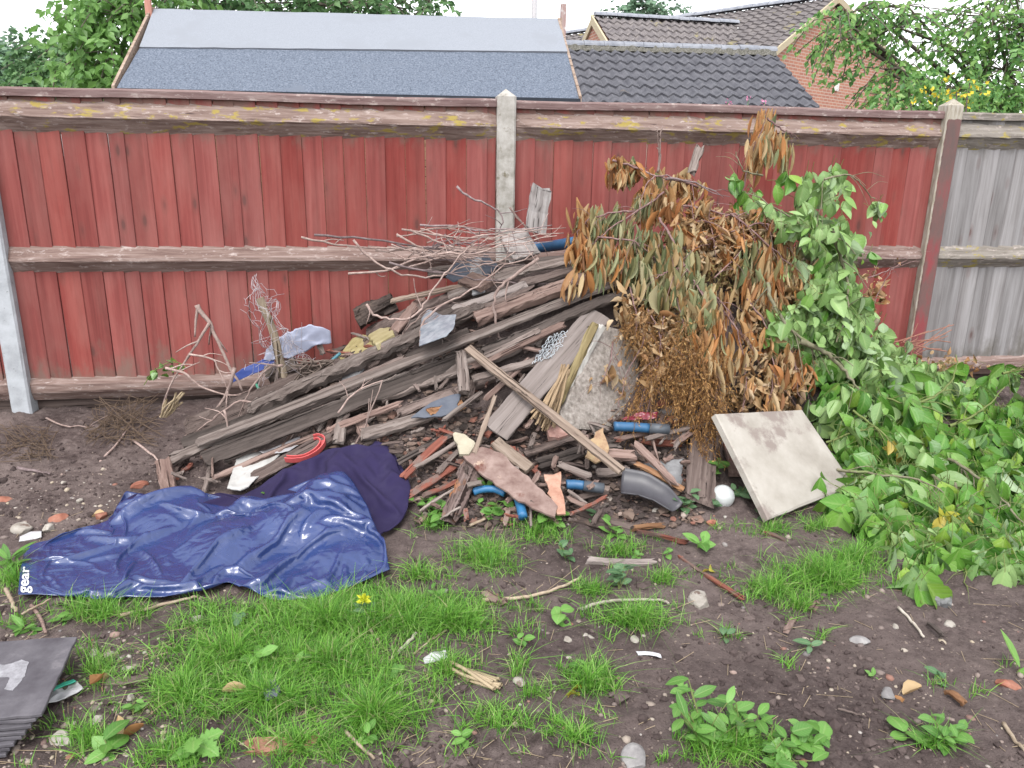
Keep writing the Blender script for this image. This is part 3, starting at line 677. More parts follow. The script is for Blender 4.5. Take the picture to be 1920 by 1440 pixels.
def leaf_arr(pos, tip, nrm, L, W, tm):
    pos = np.asarray(pos); tip = unit(tip); side = unit(np.cross(nrm, tip)); nr = np.cross(tip, side); L = np.broadcast_to(L, len(pos)); W = np.broadcast_to(W, len(pos))
    V = pos[:, None]+tip[:, None]*(tm[0][None, :, 0:1]*L[:, None, None])+side[:, None]*(tm[0][None, :, 1:2]*W[:, None, None])+nr[:, None]*(tm[0][None, :, 2:3]*W[:, None, None])
    F = tm[1][None]+(np.arange(len(pos))*len(tm[0]))[:, None, None]
    return V.reshape(-1, 3), F.reshape(-1, tm[1].shape[1])
def leaf_multi(pos, tip, nrm, L, W, tms):
    L = np.broadcast_to(L, len(pos)); W = np.broadcast_to(W, len(pos)); Vs, Fs, Us, n = [], [], [], 0; k = rng.integers(0, len(tms), len(pos))
    for i, tm in enumerate(tms):
        s = k == i
        if not s.any(): continue
        V, F = leaf_arr(pos[s], tip[s], nrm[s], L[s], W[s], tm); Vs.append(V); Fs.append(F+n); Us.append(np.tile(tm[2], (int(s.sum()), 1))); n += len(V)
    LUV[0] = np.concatenate(Us); return np.concatenate(Vs), np.concatenate(Fs)
def rdir(n, bias=(0, 0, 0)): return unit(rng.normal(0, 1, (n, 3))+np.asarray(bias))
def tubes(paths, n=4):
    Vs, Fs, k = [], [], 0
    for P, r in paths:
        V, F = tube_vf(P, r, n, cap=False); Vs.append(V); Fs.append(np.array(F)+k); k += len(V)
    return np.concatenate(Vs), np.concatenate(Fs)
BARK = spot_mat('bark', [(.07, .055, .045), (.13, .11, .09), (.2, .175, .15)], 30, .95, .8)
def tree(name, label, base, blobs, lm, lsize, per=14, droop=.5, sprayl=.4, ratio=.6, cat='tree', trunk_r=.12, group=None, tm=TQ):
    base = np.asarray(base, float); root = thing(name, label, cat, base, group)
    paths = []; LP, LT, LN = [], [], []
    top = np.mean([at_y(b[0], b[1], b[2]) for b in blobs], 0); hub = base+(top-base)*np.array([.35, .35, .6])
    paths.append((smooth_path([base+[0, 0, -.2], base*.6+hub*.4+[.05, 0, 0], hub], 4), np.linspace(trunk_r, trunk_r*.55, 9)))
    for (px, py, Y, rx, ry, n) in blobs:
        c = at_y(px, py, Y); sx, sz = rx/FPX*Y, ry/FPX*Y
        paths.append((smooth_path([hub, hub*.4+c*.6+rng.normal(0, .1, 3), c], 4), np.linspace(trunk_r*.4, .012, 9)))
        q = rdir(n)*(rng.uniform(.15, 1, n)**.5)[:, None]*np.array([sx, max(.4, .6*sx), sz]); S = c+q
        for s, qq in zip(S, q):
            d = unit(qq+rng.normal(0, .25, 3)*sx+np.array([0, 0, -droop*sprayl])); l = sprayl*rng.uniform(.6, 1.2)
            t_ = np.linspace(0, 1, per); pts = s+d*(t_*l)[:, None]+np.array([0, 0, -1.])*(droop*.5*l*t_**2)[:, None]
            if rng.random() < .5: paths.append((np.concatenate([[c], pts[::4]]), .006))
            LP.append(pts+rng.normal(0, .02, pts.shape)); sd = unit(np.cross(d, [0, 0, 1]))
            LT.append(d*.5+sd*np.where(np.arange(per) % 2, 1, -1)[:, None]*.9+np.array([0, 0, -droop])+rng.normal(0, .3, pts.shape)); LN.append(rdir(per, (0, -.3, 1.4)))
    V, F = tubes(paths); mesh_obj('trunk', V, F, BARK, root)
    P = np.concatenate(LP); n = len(P); L = lsize*rng.uniform(.7, 1.25, n)
    V, F = leaf_arr(P, np.concatenate(LT), np.concatenate(LN), L, L*ratio, tm); mesh_obj('crown', V, F, lm, root, smooth=False)
    return root
LT1 = leaf_mat('bright_tree_leaf', [(.10, .21, .045), (.16, .32, .08), (.24, .43, .13), (.14, .28, .09)], None, .4, .5)
LT2 = leaf_mat('mid_tree_leaf', [(.07, .15, .06), (.115, .23, .09), (.18, .32, .13)], None, .5, .45)
LT3 = leaf_mat('far_tree_leaf', [(.10, .19, .12), (.16, .27, .17), (.22, .33, .22)], None, .6, .3)
LT4 = leaf_mat('right_tree_leaf', [(.09, .22, .07), (.155, .33, .10), (.24, .45, .14), (.18, .35, .085), (.34, .52, .17)], None, .35, .52)
tree('tree', 'large leaved bright green tree beside the left end of the shed roof', at_y(330, 420, 10.5)*[1, 1, 0],
     [(235, 30, 9.6, 65, 45, 42), (200, 95, 9.4, 55, 45, 40), (245, 130, 9.4, 45, 40, 34), (150, 20, 9.8, 40, 25, 18), (290, 30, 10, 60, 50, 40), (130, 120, 10, 40, 30, 20), (270, -20, 9.8, 80, 30, 40)], LT1, .115, 12, .5, .42, .62)
tree('tree', 'dark leafy tree whose top shows above the shed roof', at_y(620, 420, 11.5)*[1, 1, 0],
     [(360, 8, 11, 60, 26, 40), (450, 5, 11, 70, 26, 50), (560, 4, 11, 80, 26, 55), (660, 6, 11, 60, 25, 42), (740, 12, 11, 60, 20, 34), (805, 4, 11, 35, 25, 16), (500, -50, 11.5, 250, 50, 90)], LT2, .115, 12, .4, .42, .6)
tree('tree', 'round mid green tree left of the large leaved tree, above the fence', at_y(110, 400, 17)*[1, 1, 0],
     [(110, 120, 16, 55, 45, 110), (160, 140, 15, 45, 35, 80), (80, 150, 16, 45, 28, 70), (140, 85, 16, 35, 28, 50), (60, 130, 17, 20, 22, 24)], LT2, .13, 12, .5, .5, .6)
tree('tree', 'hazy pale tree at the left edge, farthest away', at_y(-20, 360, 34)*[1, 1, 0],
     [(10, 125, 32, 42, 30, 130), (45, 140, 33, 28, 24, 70), (-40, 120, 32, 40, 35, 70)], LT3, .26, 12, .3, .8, .7)
tree('tree', 'small distant tree rising behind the bungalow roof', at_y(1215, 330, 32)*[1, 1, 0],
     [(1212, 14, 30, 34, 16, 44), (1240, 20, 30, 20, 14, 18), (1175, 18, 30, 18, 10, 12), (1205, -20, 30, 36, 20, 30)], LT3, .22, 10, .2, .7, .7)
tree('tree', 'tree with hanging leafy branches over the grey fence at the right', at_y(2050, 420, 9.5)*[1, 1, 0],
     [(1860, 30, 8.6, 95, 60, 60), (1800, 100, 8.6, 90, 40, 30), (1880, 130, 8.4, 80, 60, 44), (1790, 165, 8.4, 100, 26, 48), (1700, 150, 8.6, 60, 22, 18), (1650, 178, 8.5, 50, 12, 9), (1680, 50, 8.8, 70, 26, 20), (1590, 70, 8.8, 50, 26, 15), (1570, 30, 8.8, 40, 30, 14), (1700, 10, 8.8, 90, 25, 34), (1620, 12, 8.8, 60, 20, 14), (1920, 60, 8.4, 60, 90, 50), (1860, 185, 8.2, 100, 18, 60), (1660, 130, 8.6, 60, 14, 10)], LT4, .085, 13, .6, .38, .58)
YEL = leaf_mat('yellow_flower', [(.7, .52, .03), (.8, .65, .08)], None, .6, .3)
br_ = at_y(1810, 205, 7.6); sh_ = thing('flowering_shrub', 'shrub with small yellow flowers just above the right post', 'shrub', (br_[0], br_[1], 0))
n = 26; px = rng.normal(1785, 34, n); py = rng.normal(176, 22, n); Pf = at_y(px, py, rng.uniform(7.3, 7.9, n)); Pf = np.repeat(Pf, 3, 0)+rng.normal(0, .02, (n*3, 3))
V, F = leaf_arr(Pf, rdir(len(Pf)), rdir(len(Pf), (0, -1, 0)), .045, .04, TQ); mesh_obj('blossoms', V, F, YEL, sh_, smooth=False)
paths = [(smooth_path([[br_[0]+rng.normal(0, .1), br_[1], 0], [q[0]*.6+br_[0]*.4, q[1], q[2]*.6], q], 3), .008) for q in Pf[::15]]; V, F = tubes(paths); mesh_obj('stems', V, F, BARK, sh_)
n = 500; px = rng.normal(1800, 55, n); py = rng.normal(190, 24, n); Pf = at_y(px, py, rng.uniform(7.4, 8, n)); V, F = leaf_arr(Pf, rdir(n, (0, 0, -.4)), rdir(n, (0, -.5, 1)), .06, .032, TQ); mesh_obj('leaves', V, F, LT4, sh_, smooth=False)
# tiny pink flowers peeping over the fence
PNK = leaf_mat('pink_flower', [(.6, .16, .32), (.7, .35, .5)], None, .6, .3)
for i, (px, py) in enumerate(((1365, 192), (1403, 187), (1434, 193))):
    q = at_y(px, py, D+.28); o = thing('flower', ['leftmost', 'middle', 'rightmost'][i]+' pink flower peeping over the fence before the garage roof', 'flower', (q[0], q[1], 0), 'pink flowers above the fence')
    V, F = leaf_arr(q+rng.normal(0, .008, (7, 3)), rdir(7), rdir(7, (0, -1, 0)), .02, .018, TQ); mesh_obj('petals', V, F, PNK, o, smooth=False)
    V, F = tube_vf([[q[0], q[1], 0], [q[0]+.01, q[1], q[2]*.5], q], .003, 4); mesh_obj('stem', V, F, LT2, o)
# ================================================================ THE HEAP
W_GREY = wood_mat('weathered_grey_wood', [(.062, .045, .04), (.15, .12, .108), (.275, .235, .215)], bmp=1.)
W_BROWN = wood_mat('rotten_brown_wood', [(.04, .028, .026), (.10, .075, .067), (.18, .142, .128)], bmp=1.)
W_PINK = wood_mat('pinkish_brown_wood', [(.09, .055, .047), (.175, .12, .103), (.27, .2, .175)], bmp=.8)
W_DARK = wood_mat('dark_damp_wood', [(.03, .024, .022), (.065, .053, .048), (.11, .09, .082)], bmp=.9)
W_RED = wood_mat('old_red_painted_wood', [(.09, .032, .025), (.165, .058, .042), (.23, .095, .07)], bmp=.8, patch=((.13, .09, .078), 2.2, .48))
W_PALE = wood_mat('pale_planed_wood', [(.15, .125, .115), (.225, .19, .178), (.30, .26, .245)], bmp=.6)
W_TAN = wood_mat('tan_wood', [(.105, .077, .062), (.18, .138, .11), (.25, .2, .165)], bmp=.7)
W_ORANGE = wood_mat('orange_rotten_wood', [(.09, .045, .025), (.19, .095, .05), (.30, .175, .10)], bmp=1.)
def pt(p, lift=0.0):
    """(px, py) on the heap surface raised by lift; (px, py, Y) at that depth; 3d arrays as they are"""
    if isinstance(p, np.ndarray): return p
    if len(p) == 3: return at_y(p[0], p[1], p[2])
    return on(float(p[0]), float(p[1]), 0)+lift*np.array([0, -.55, .83])
def frame(p0, p1, hint=(0, -.6, .8)):
    x = unit(p1-p0); z = np.asarray(hint, float); z = unit(z-x*(z@x)); y = np.cross(z, x); c = (p0+p1)/2
    M = Matrix.Identity(4)
    for i in range(3): M[i][0] = x[i]; M[i][1] = y[i]; M[i][2] = z[i]; M[i][3] = c[i]
    return M, np.linalg.norm(p1-p0)
def board_mesh(L, w, th, seed, jag=.02, rot=.12, warp=.01, n=None, taper=(1, 1)):
    g = np.random.default_rng(seed); n = n or max(6, int(L/.04)); ch = min(th, w)*.16
    prof = np.array([(-w/2, -th/2+ch), (-w/2, th/2-ch), (-w/2+ch, th/2), (-w/6, th/2), (w/6, th/2), (w/2-ch, th/2), (w/2, th/2-ch), (w/2, -th/2+ch), (w/2-ch, -th/2), (-w/2+ch, -th/2)]); k = len(prof)
    V = []; wl = 0; wr = 0; ph = g.uniform(0, 6); endj0 = g.uniform(0, jag, k); endj1 = g.uniform(0, jag, k)
    for i in range(n+1):
        t = i/n; x = -L/2+L*t; p = prof.copy()
        wl = .6*wl+g.normal(0, rot*w*.45); wr = .6*wr+g.normal(0, rot*w*.45)
        s = taper[0]*(1-t)+taper[1]*t
        p[:, 0] *= s
        p[:2, 0] += abs(wl)*.7; p[6:8, 0] -= abs(wr)*.7; p[2, 0] += abs(wl)*.7; p[5, 0] -= abs(wr)*.7; p[9, 0] += abs(wl)*.7; p[8, 0] -= abs(wr)*.7
        p += g.normal(0, th*.06*(1+rot*4), p.shape)
        z = warp*math.sin(ph+t*3.4); xs = np.full(k, x)
        if i == 0: xs += endj0
        if i == n: xs -= endj1
        V.append(np.c_[xs, p[:, 0], p[:, 1]+z])
    V = np.concatenate(V); F = [(i*k+j, (i+1)*k+j, (i+1)*k+(j+1) % k, i*k+(j+1) % k) for i in range(n) for j in range(k)]
    F += [tuple(range(k)), tuple(n*k+j for j in range(k))[::-1]]
    return V, F
_bs = [100]
def board(p0, p1, wpx, mat, label, lift=.06, th=None, name='plank', cat='plank', hint=(0, -.6, .8), group=None, jag=.03, rot=.12, warp=.008, taper=(1, 1)):
    a, b = pt(p0, lift), pt(p1, lift); M, L = frame(a, b, hint); w = wpx/FPX*np.linalg.norm((a+b)/2-CAM)
    _bs[0] += 1; V, F = board_mesh(L, w, th or max(.012, w*.4), _bs[0], jag, rot, warp, taper=taper)
    return tag(mesh_obj(name, V, F, mat, smooth=False, M=M), label, cat, group)
def sheet(pts, mat, label, lift=.05, th=.015, name='board_piece', cat='board', jag=.004, nrm=None, sub=.03, group=None, cy=None, bulge=0.0):
    """flat broken piece: outline in photo pixels cast on its own plane"""
    q = [p[:2] for p in pts]; P3 = np.array([pt(p, lift) for p in pts]); c = P3.mean(0)
    if nrm is None:
        u, s, vt = np.linalg.svd(P3-c); n = vt[2]
        if n@(CAM-c) < 0: n = -n
    else: n = unit(np.array(nrm, float))
    W = []
    for (x, y) in q:
        d = ray(x, y); t = ((c-CAM)@n)/(d@n); W.append(CAM+d*t)
    W = np.array(W); E = []
    for a, b in zip(W, np.roll(W, -1, 0)):
        k = max(1, int(np.linalg.norm(b-a)/sub))
        for i in range(k): E.append(a+(b-a)*i/k+(rng.normal(0, jag, 3) if i else rng.normal(0, jag*.4, 3)))
    E = np.array(E); E -= np.outer((E-c)@n, n); x = unit(W[1]-W[0]); x = unit(x-n*(x@n)); y = np.cross(n, x)
    if np.cross(E[1]-E[0], E[-1]-E[0])@n < 0 and False: pass
    area = sum(np.cross(E[i]-c, E[(i+1) % len(E)]-c)@n for i in range(len(E)))
    if area < 0: E = E[::-1]
    L2 = np.c_[(E-c)@x, (E-c)@y]; m = len(L2); ins = L2*(1-.012/np.maximum(.05, np.linalg.norm(L2, axis=1)))[:, None]
    bm = bmesh.new(); ch = min(.004, th*.25)
    top = [bm.verts.new((a, b, 0)) for a, b in ins]; up = [bm.verts.new((a, b, -ch)) for a, b in L2]; lo = [bm.verts.new((a, b, -th)) for a, b in L2]
    f = bm.faces.new(top); bm.faces.new(lo[::-1])
    for i in range(m):
        j = (i+1) % m; bm.faces.new((up[i], up[j], top[j], top[i])); bm.faces.new((lo[i], lo[j], up[j], up[i]))
    bmesh.ops.triangulate(bm, faces=[f for f in bm.faces if len(f.verts) > 4])
    if bulge:
        bmesh.ops.subdivide_edges(bm, edges=[e for e in bm.edges if e.calc_length() > sub*1.2], cuts=3, use_grid_fill=True)
        for v in bm.verts:
            if v.co.z > -ch*.5: v.co.z += bulge*(fbm(np.array([v.co.x*14+c[0]*9]), np.array([v.co.y*14+c[1]*5]), 3)[0])
    me = bpy.data.meshes.new(name); bm.to_mesh(me); bm.free(); me.materials.append(mat)
    o = bpy.data.objects.new(name, me); COL.objects.link(o)
    M = Matrix.Identity(4)
    for i in range(3): M[i][0] = x[i]; M[i][1] = y[i]; M[i][2] = n[i]; M[i][3] = c[i]
    o.matrix_world = M; return tag(o, label, cat, group)
def polyline(pl, t):
    pl = np.asarray(pl, float); s = np.r_[0, np.cumsum(np.linalg.norm(np.diff(pl, axis=0), axis=1))]; s /= s[-1]
    return np.stack([np.interp(t, s, pl[:, k]) for k in range(pl.shape[1])], -1)
def coons(top, bottom, left, right, nu, nv):
    u = np.linspace(0, 1, nu); v = np.linspace(0, 1, nv); T, B, Lf, Rt = polyline(top, u), polyline(bottom, u), polyline(left, v), polyline(right, v)
    U, Vv = np.meshgrid(u, v, indexing='ij'); U = U[..., None]; Vv = Vv[..., None]
    return (1-Vv)*T[:, None]+Vv*B[:, None]+(1-U)*Lf[None]+U*Rt[None]-((1-U)*(1-Vv)*T[0]+U*(1-Vv)*T[-1]+(1-U)*Vv*B[0]+U*Vv*B[-1])
def rag(top, bottom, mat, label, name, cat, left=None, right=None, n=(26, 18), amp=.012, lift=.03, th=.003, fr=9, smooth=True, group=None, ridged=True, seed=0):
    left = left or [top[0], bottom[0]]; right = right or [top[-1], bottom[-1]]
    G = coons(top, bottom, left, right, *n); P = on(G[..., 0].ravel(), G[..., 1].ravel())
    nm = unit(np.array([0, -.5, .85])); a = fbm(P[:, 0]*fr+seed, P[:, 1]*fr+P[:, 2]*fr, 3); b_ = fbm(P[:, 0]*fr*1.7+9+seed, P[:, 2]*fr*1.7, 3)
    h = (1-np.abs(a)*2.2 if ridged else a)*amp+b_*amp*.5+lift
    P = P+nm*h[:, None]
    # keep silhouettes where the photograph has them: smooth depth
    F = grid_faces(*n)[:, ::-1]
    o = mesh_obj(name, P, F, mat, smooth=smooth); s = o.modifiers.new('thick', 'SOLIDIFY'); s.thickness = th; s.offset = -1
    return tag(o, label, cat, group)

# --- long boards of the heap, back to front
B = board
B((640,760), (760,640), 52, W_BROWN, 'broad dark brown board lying behind the yellow stones', .02)
B((690,640), (890,550), 34, W_BROWN, 'wide brown board high at the back of the heap under the twigs', .05)
B((735,588), (905,548), 13, W_TAN, 'thin light tan lath near the top left of the wood pile', .10, rot=.05)
B((738,642), (792,580), 19, W_PINK, 'short pinkish board leaning beside the yellow stones', .09, rot=.05)
B((800,520), (985,505), 26, W_DARK, 'dark board under the twigs, at the back of the pile', .04)
B((838,588), (988,538), 17, W_GREY, 'short pale grey batten, upper of the two near the wood block', .13, rot=.05, th=.03)
B((845,615), (986,570), 17, W_PALE, 'short pale batten with a square end, lower of the two near the wood block', .14, rot=.05, th=.03)
B((905,590), (1180,520), 34, W_DARK, 'dark board disappearing under the wilted branches', .05)
B((985,600), (1190,545), 26, W_DARK, 'dark damp board just above the pinkish beam', .10)
B((350,815), (650,695), 52, W_BROWN, 'broad rotten plank under the cut stems, covered with soil crumbs', .02, warp=.015)
B((345,845), (690,725), 26, W_DARK, 'dark rotten board next to the broad plank', .05)
B((322,878), (660,738), 22, W_GREY, 'long grey board ending lowest at the left of the pile', .06, rot=.18)
B((470,800), (908,602), 26, W_GREY, 'long rotten grey beam with a ragged upper end above the main board', .13, th=.05, rot=.22, jag=.07)
B((560,775), (880,640), 20, W_DARK, 'dark board wedged under the long rotten beam', .07)
B((378,862), (1150,566), 24, W_GREY, 'longest grey fascia board running right across the heap', .15, th=.02, rot=.10, hint=(0, -.35, .93))
B((385,882), (905,682), 30, W_DARK, 'dark board edge just beneath the longest board', .09, th=.02, hint=(0, -.9, .35))
B((885,642), (1160,545), 27, W_PINK, 'square pinkish brown beam above the longest board', .18, th=.05, rot=.08, jag=.02)
B((900,690), (1180,575), 20, W_DARK, 'dark grooved board just below the pinkish beam', .13, th=.03)
B((600,800), (930,665), 24, W_BROWN, 'brown board lying in the shade under the longest board', .05)
B((640,772), (900,682), 42, W_GREY, 'wide grey brown board half under the longest board', .05, rot=.05)
B((700,768), (1020,652), 30, W_GREY, 'weathered board with split end in the middle of the heap', .09, rot=.2, jag=.08)
B((740,790), (1010,690), 22, W_BROWN, 'split brown board under the slate', .06, rot=.2)
B((900,705), (1010,655), 12, W_GREY, 'thin grey splinter beside the long stick', .15, jag=.06)
B((880,742), (1000,712), 14, W_GREY, 'small grey lath crossing the long stick', .14)
B((905,775), (990,700), 12, W_PINK, 'narrow pinkish lath below the small grey lath', .11)
B((925,835), (1118,612), 52, W_PALE, 'wide smooth pale plank leaning left of the concrete slab', .10, rot=.02, jag=.01, th=.02)
B((900,830), (1000,735), 18, W_BROWN, 'brown strip under the wide smooth plank', .09)
B((985,800), (1100,640), 14, W_DARK, 'dark batten between the smooth plank and the dry stalks', .11)
B((676,842), (812,795), 26, W_GREY, 'weathered curved plank at the front left of the heap', .10, rot=.1, warp=.02)
B((800,800), (872,782), 20, W_ORANGE, 'orange rotten end of wood beside the curved plank', .11, rot=.25, jag=.05)
B((655,850), (760,862), 12, W_BROWN, 'thin brown lath just above the navy sheet', .06)
B((826,826), (902,765), 9, W_GREY, 'thin grey stick below the short upright timber', .14, rot=.04)
B((862,697), (868,776), 21, W_GREY, 'short upright grey timber end above the slate', .16, rot=.04, th=.04, jag=.02, name='timber', cat='timber')
B((648,785), (636,850), 22, W_GREY, 'short burnt grey timber stub left of the curved plank', .08, name='timber', cat='timber')
B((673,795), (690,830), 24, W_PINK, 'small pinkish board offcut beside the burnt stub', .05)
B((745,885), (865,820), 13, W_DARK, 'dark lath right of the navy sheet', .07)
B((752,915), (838,836), 15, W_RED, 'red painted timber, nearest the navy sheet', .08, rot=.06)
B((775,900), (860,850), 8, W_GREY, 'thin grey splinter lying along the red painted timber', .10)
B((760,945), (870,872), 14, W_RED, 'second red painted timber, lower right of the first', .05)
B((790,940), (880,905), 10, W_RED, 'short red painted lath beside the split log', .05)
B((885,880), (925,770), 9, W_TAN, 'thin orange tan stick standing beside the torn board', .12)
B((905,840), (985,745), 14, W_RED, 'dull red lath under the wide smooth plank', .08)
B((925,850), (990,900), 26, W_TAN, 'pale cut board end behind the torn reddish board', .09, rot=.03, jag=.005)
B((980,860), (1100,825), 16, W_BROWN, 'brown stick under the long pale stick', .05)
B((1000,880), (1110,850), 24, W_DARK, 'dark wood chunk under the long pale stick', .04)
B((873,698), (1150,932), 18, W_TAN, 'long pale tan stick lying diagonally over the debris', .20, rot=.03, th=.02, jag=.005, name='stick', cat='stick')
B((1105,872), (1186,872), 22, W_PINK, 'short pinkish board, upper of two stacked in front of the concrete slab', .08, rot=.1)
B((1108,896), (1182,893), 18, W_GREY, 'short grey board, lower of two stacked in front of the concrete slab', .05)
B((1178,848), (1262,930), 17, W_PINK, 'broken pinkish batten pointing down to the black plastic scoop', .09, rot=.2, jag=.05)
B((1182,880), (1280,935), 13, W_ORANGE, 'thin batten with bright broken edge above the black plastic scoop', .06, rot=.2)
B((1318,812), (1304,955), 54, W_BROWN, 'wide weathered plank standing left of the glass globe', .06, rot=.06, jag=.05, th=.022)
B((1195,853), (1366,806), 8, W_GREY, 'thin straight stick crossing above the wide weathered plank', .12, rot=.02, name='stick', cat='stick')
B((1362,835), (1372,905), 22, W_RED, 'reddish board end beside the pale paving slab', .04)
B((1376,860), (1388,915), 9, W_ORANGE, 'thin orange lath along the left edge of the paving slab', .06)
B((1190,838), (1275,842), 14, W_RED, 'dull red timber under the thin straight stick', .05)
B((1090,862), (1160,846), 24, W_DARK, 'dark rotten wood chunk below the flaky tan piece', .07, rot=.3, jag=.06)
B((312,876), (322,936), 26, W_PINK, 'short pinkish brown stake at the upper edge of the blue tarpaulin', .05, rot=.04)
B((395,905), (640,806), 12, W_PINK, 'thin pinkish batten behind the white torn sheet', .03)
B((470,908), (665,806), 24, W_BROWN, 'brown board under the red plastic ring piece', .04, rot=.05)
B((930,668), (1010,690), 8, W_PINK, 'short thin lath on the split board', .13)
B((1040,880), (1110,905), 16, W_GREY, 'grey wood scrap left of the two stacked boards', .05)
B((1060,945), (1140,925), 12, W_BROWN, 'brown lath in front of the blue handle', .02)
B((1075,965), (1190,1000), 30, W_BROWN, 'flat brown board half buried at the front of the heap', .0, rot=.1)
for p0_, p1_, w_, m_, lf, lb in [((430,838), (770,690), 15, W_BROWN, .10, 'thin brown board on top of the lower end of the long boards'), ((520,822), (900,655), 13, W_GREY, .14, 'narrow grey lath lying along the longest board'), ((700,690), (1000,578), 18, W_BROWN, .14, 'brown split board between the long rotten beam and the pinkish beam'),
        ((760,640), (1010,548), 22, W_DARK, .10, 'dark board just below the plastic pane'), ((925,548), (1085,512), 20, W_GREY, .12, 'grey board end just below the blue tube'), ((965,566), (1130,520), 18, W_BROWN, .13, 'brown board end beside the hanging olive leaves'), ((870,722), (1055,640), 16, W_PINK, .13, 'pinkish split board in the middle of the heap'),
        ((985,520), (1100,505), 16, W_DARK, .10, 'dark plank end right under the blue tube'), ((610,830), (760,770), 14, W_PINK, .08, 'pinkish lath above the burnt stub'), ((1090,560), (1180,540), 30, W_DARK, .06, 'dark board end under the wilted leaves'), ((420,880), (640,785), 12, W_DARK, .07, 'thin dark strip under the dark board edge')]:
    B(p0_, p1_, w_, m_, lb, lf, rot=.16, jag=.06)
# upright bits against the fence
B((1004,440,4.45), (1016,343,4.55), 40, wood_mat('white_rotten_wood', [(.15, .13, .125), (.30, .275, .265), (.41, .39, .385)], bmp=1.), 'whitish rotten board standing upright right of the middle post', 0, hint=(0, -1, .1), rot=.1, jag=.05, th=.03)
B((1293,330,4.4), (1314,270,4.5), 17, W_GREY, 'grey tip of a board poking out above the wilted branches', 0, hint=(-.3, -1, .1), rot=.15, jag=.05)
B((945,470,4.45), (1000,450,4.5), 60, spot_mat('dusty_grey_board', [(.2, .18, .17), (.3, .27, .26), (.38, .35, .34)], 20), 'dusty grey slab behind the twigs at the foot of the middle post', 0, hint=(0, -.8, .6), th=.04)
B((870,560), (912,580), 40, W_PINK, 'small square wood block lying on the battens', .17, rot=.02, jag=.004, name='wood_block', cat='block', th=.03)
# burnt log and split log
def log(p0, p1, wpx, mat, label, lift, flat=.7, seed=1, name='log', cat='log'):
    a, b = pt(p0, lift), pt(p1, lift); M, L = frame(a, b); r = wpx/FPX*np.linalg.norm((a+b)/2-CAM)/2; g = np.random.default_rng(seed); n, k = 22, 14; V = []
    ph = g.uniform(0, 6, 4)
    e0, e1 = g.uniform(0, .3*r+.04, k), g.uniform(0, .8*r+.05, k)
    for i in range(n+1):
        t = i/n
        for j in range(k):
            an = 2*math.pi*j/k; rr = r*((1-.25*t)*(1+.24*math.sin(3*an+ph[0]+t*4)+.16*math.sin(5*an+ph[1]+t*3)+.1*math.sin(t*11+ph[2])+g.normal(0, .07))); x = -L/2+L*t
            if i == 0: x += e0[j]
            if i == n: x -= e1[j]
            V.append((x, math.cos(an)*rr, math.sin(an)*rr*flat))
    F = [(i*k+j, (i+1)*k+j, (i+1)*k+(j+1) % k, i*k+(j+1) % k) for i in range(n) for j in range(k)]+[tuple(range(k)), tuple(n*k+j for j in range(k))[::-1]]
    return tag(mesh_obj(name, V, F, mat, smooth=False, M=M), label, cat)
log((888,878), (838,990), 40, wood_mat('split_log_wood', [(.05, .033, .03), (.125, .09, .082), (.22, .172, .16)], bmp=1., patch=((.25, .11, .05), 1.5, .64)), 'split weathered log with orange core in front of the heap', .05, seed=4)
log((668,600), (742,562), 46, wood_mat('charred_wood', [(.012, .01, .01), (.04, .032, .03), (.12, .09, .075)], bmp=1.), 'charred rotten log at the upper left of the heap, against the red fence', .0, .7, seed=9)
log((500,705), (560,690), 34, spot_mat('muddy_wood', [(.05, .04, .035), (.1, .08, .07), (.15, .12, .1)], 25), 'muddy log at the foot of the wooden stake', .04, .8, seed=12)

# --- sheets, slabs, slates
PAVE = spot_mat('pale_concrete_slab', [(.215, .195, .17), (.275, .254, .226), (.325, .303, .275)], 5, .85, .35, [((.185, .155, .14), 3.2, .52), ((.12, .098, .088), 2.6, .64)])
PEBD = spot_mat('pebbly_concrete', [(.16, .138, .12), (.28, .248, .225), (.40, .365, .335)], 45, .95, 1., [((.16, .13, .11), 5, .57)], bdist=.012)
EDGE = spot_mat('whitish_concrete', [(.36, .345, .32), (.45, .435, .41)], 20, .9, .4)
sheet([(1342,776,3.22), (1505,768,3.52), (1602,910,3.20), (1441,974,2.87)], PAVE, 'pale concrete paving slab leaning at the right foot of the heap', th=.032, name='paving_slab', cat='slab', jag=.0007, sub=.08)
sl = sheet([(1134,611,3.72), (1160,618,3.75), (1196,652,3.85), (1199,705,3.80), (1190,760,3.7), (1172,796,3.62), (1128,806,3.55), (1085,803,3.5), (1043,792,3.45)], PEBD, 'broken pebbly concrete slab standing on edge under the wilted leaves', th=.05, name='concrete_slab', cat='slab', jag=.004, nrm=(.42, -.80, .43), bulge=.006)
sheet([(1185,690,3.86), (1240,690,3.9), (1242,735,3.85), (1222,782,3.75), (1185,800,3.7)], PEBD, 'smaller grey concrete fragment behind the standing concrete slab', th=.05, name='concrete_fragment', cat='slab', nrm=(.2, -.85, .43))
B((1058,752,3.56), (1130,612,3.76), 9, EDGE, 'narrow white cement strip on the left edge of the concrete slab', 0, hint=(-.75, -.5, .4), rot=.02, jag=.004, th=.03, name='cement_strip', cat='strip')
B((1046,758,3.52), (1116,608,3.74), 15, wood_mat('greenish_batten', [(.13, .10, .05), (.195, .155, .08), (.25, .205, .115)]), 'yellowish green batten along the edge of the standing concrete slab', 0, hint=(-.2, -.8, .5), rot=.02, jag=.004, th=.035, name='batten', cat='batten')
SLATE = spot_mat('dark_slate', [(.055, .062, .08), (.085, .095, .12), (.12, .13, .155)], 8, .55, .3)
SLATEG = spot_mat('grey_slate', [(.10, .10, .105), (.16, .16, .165), (.23, .23, .235)], 14, .7, .5)
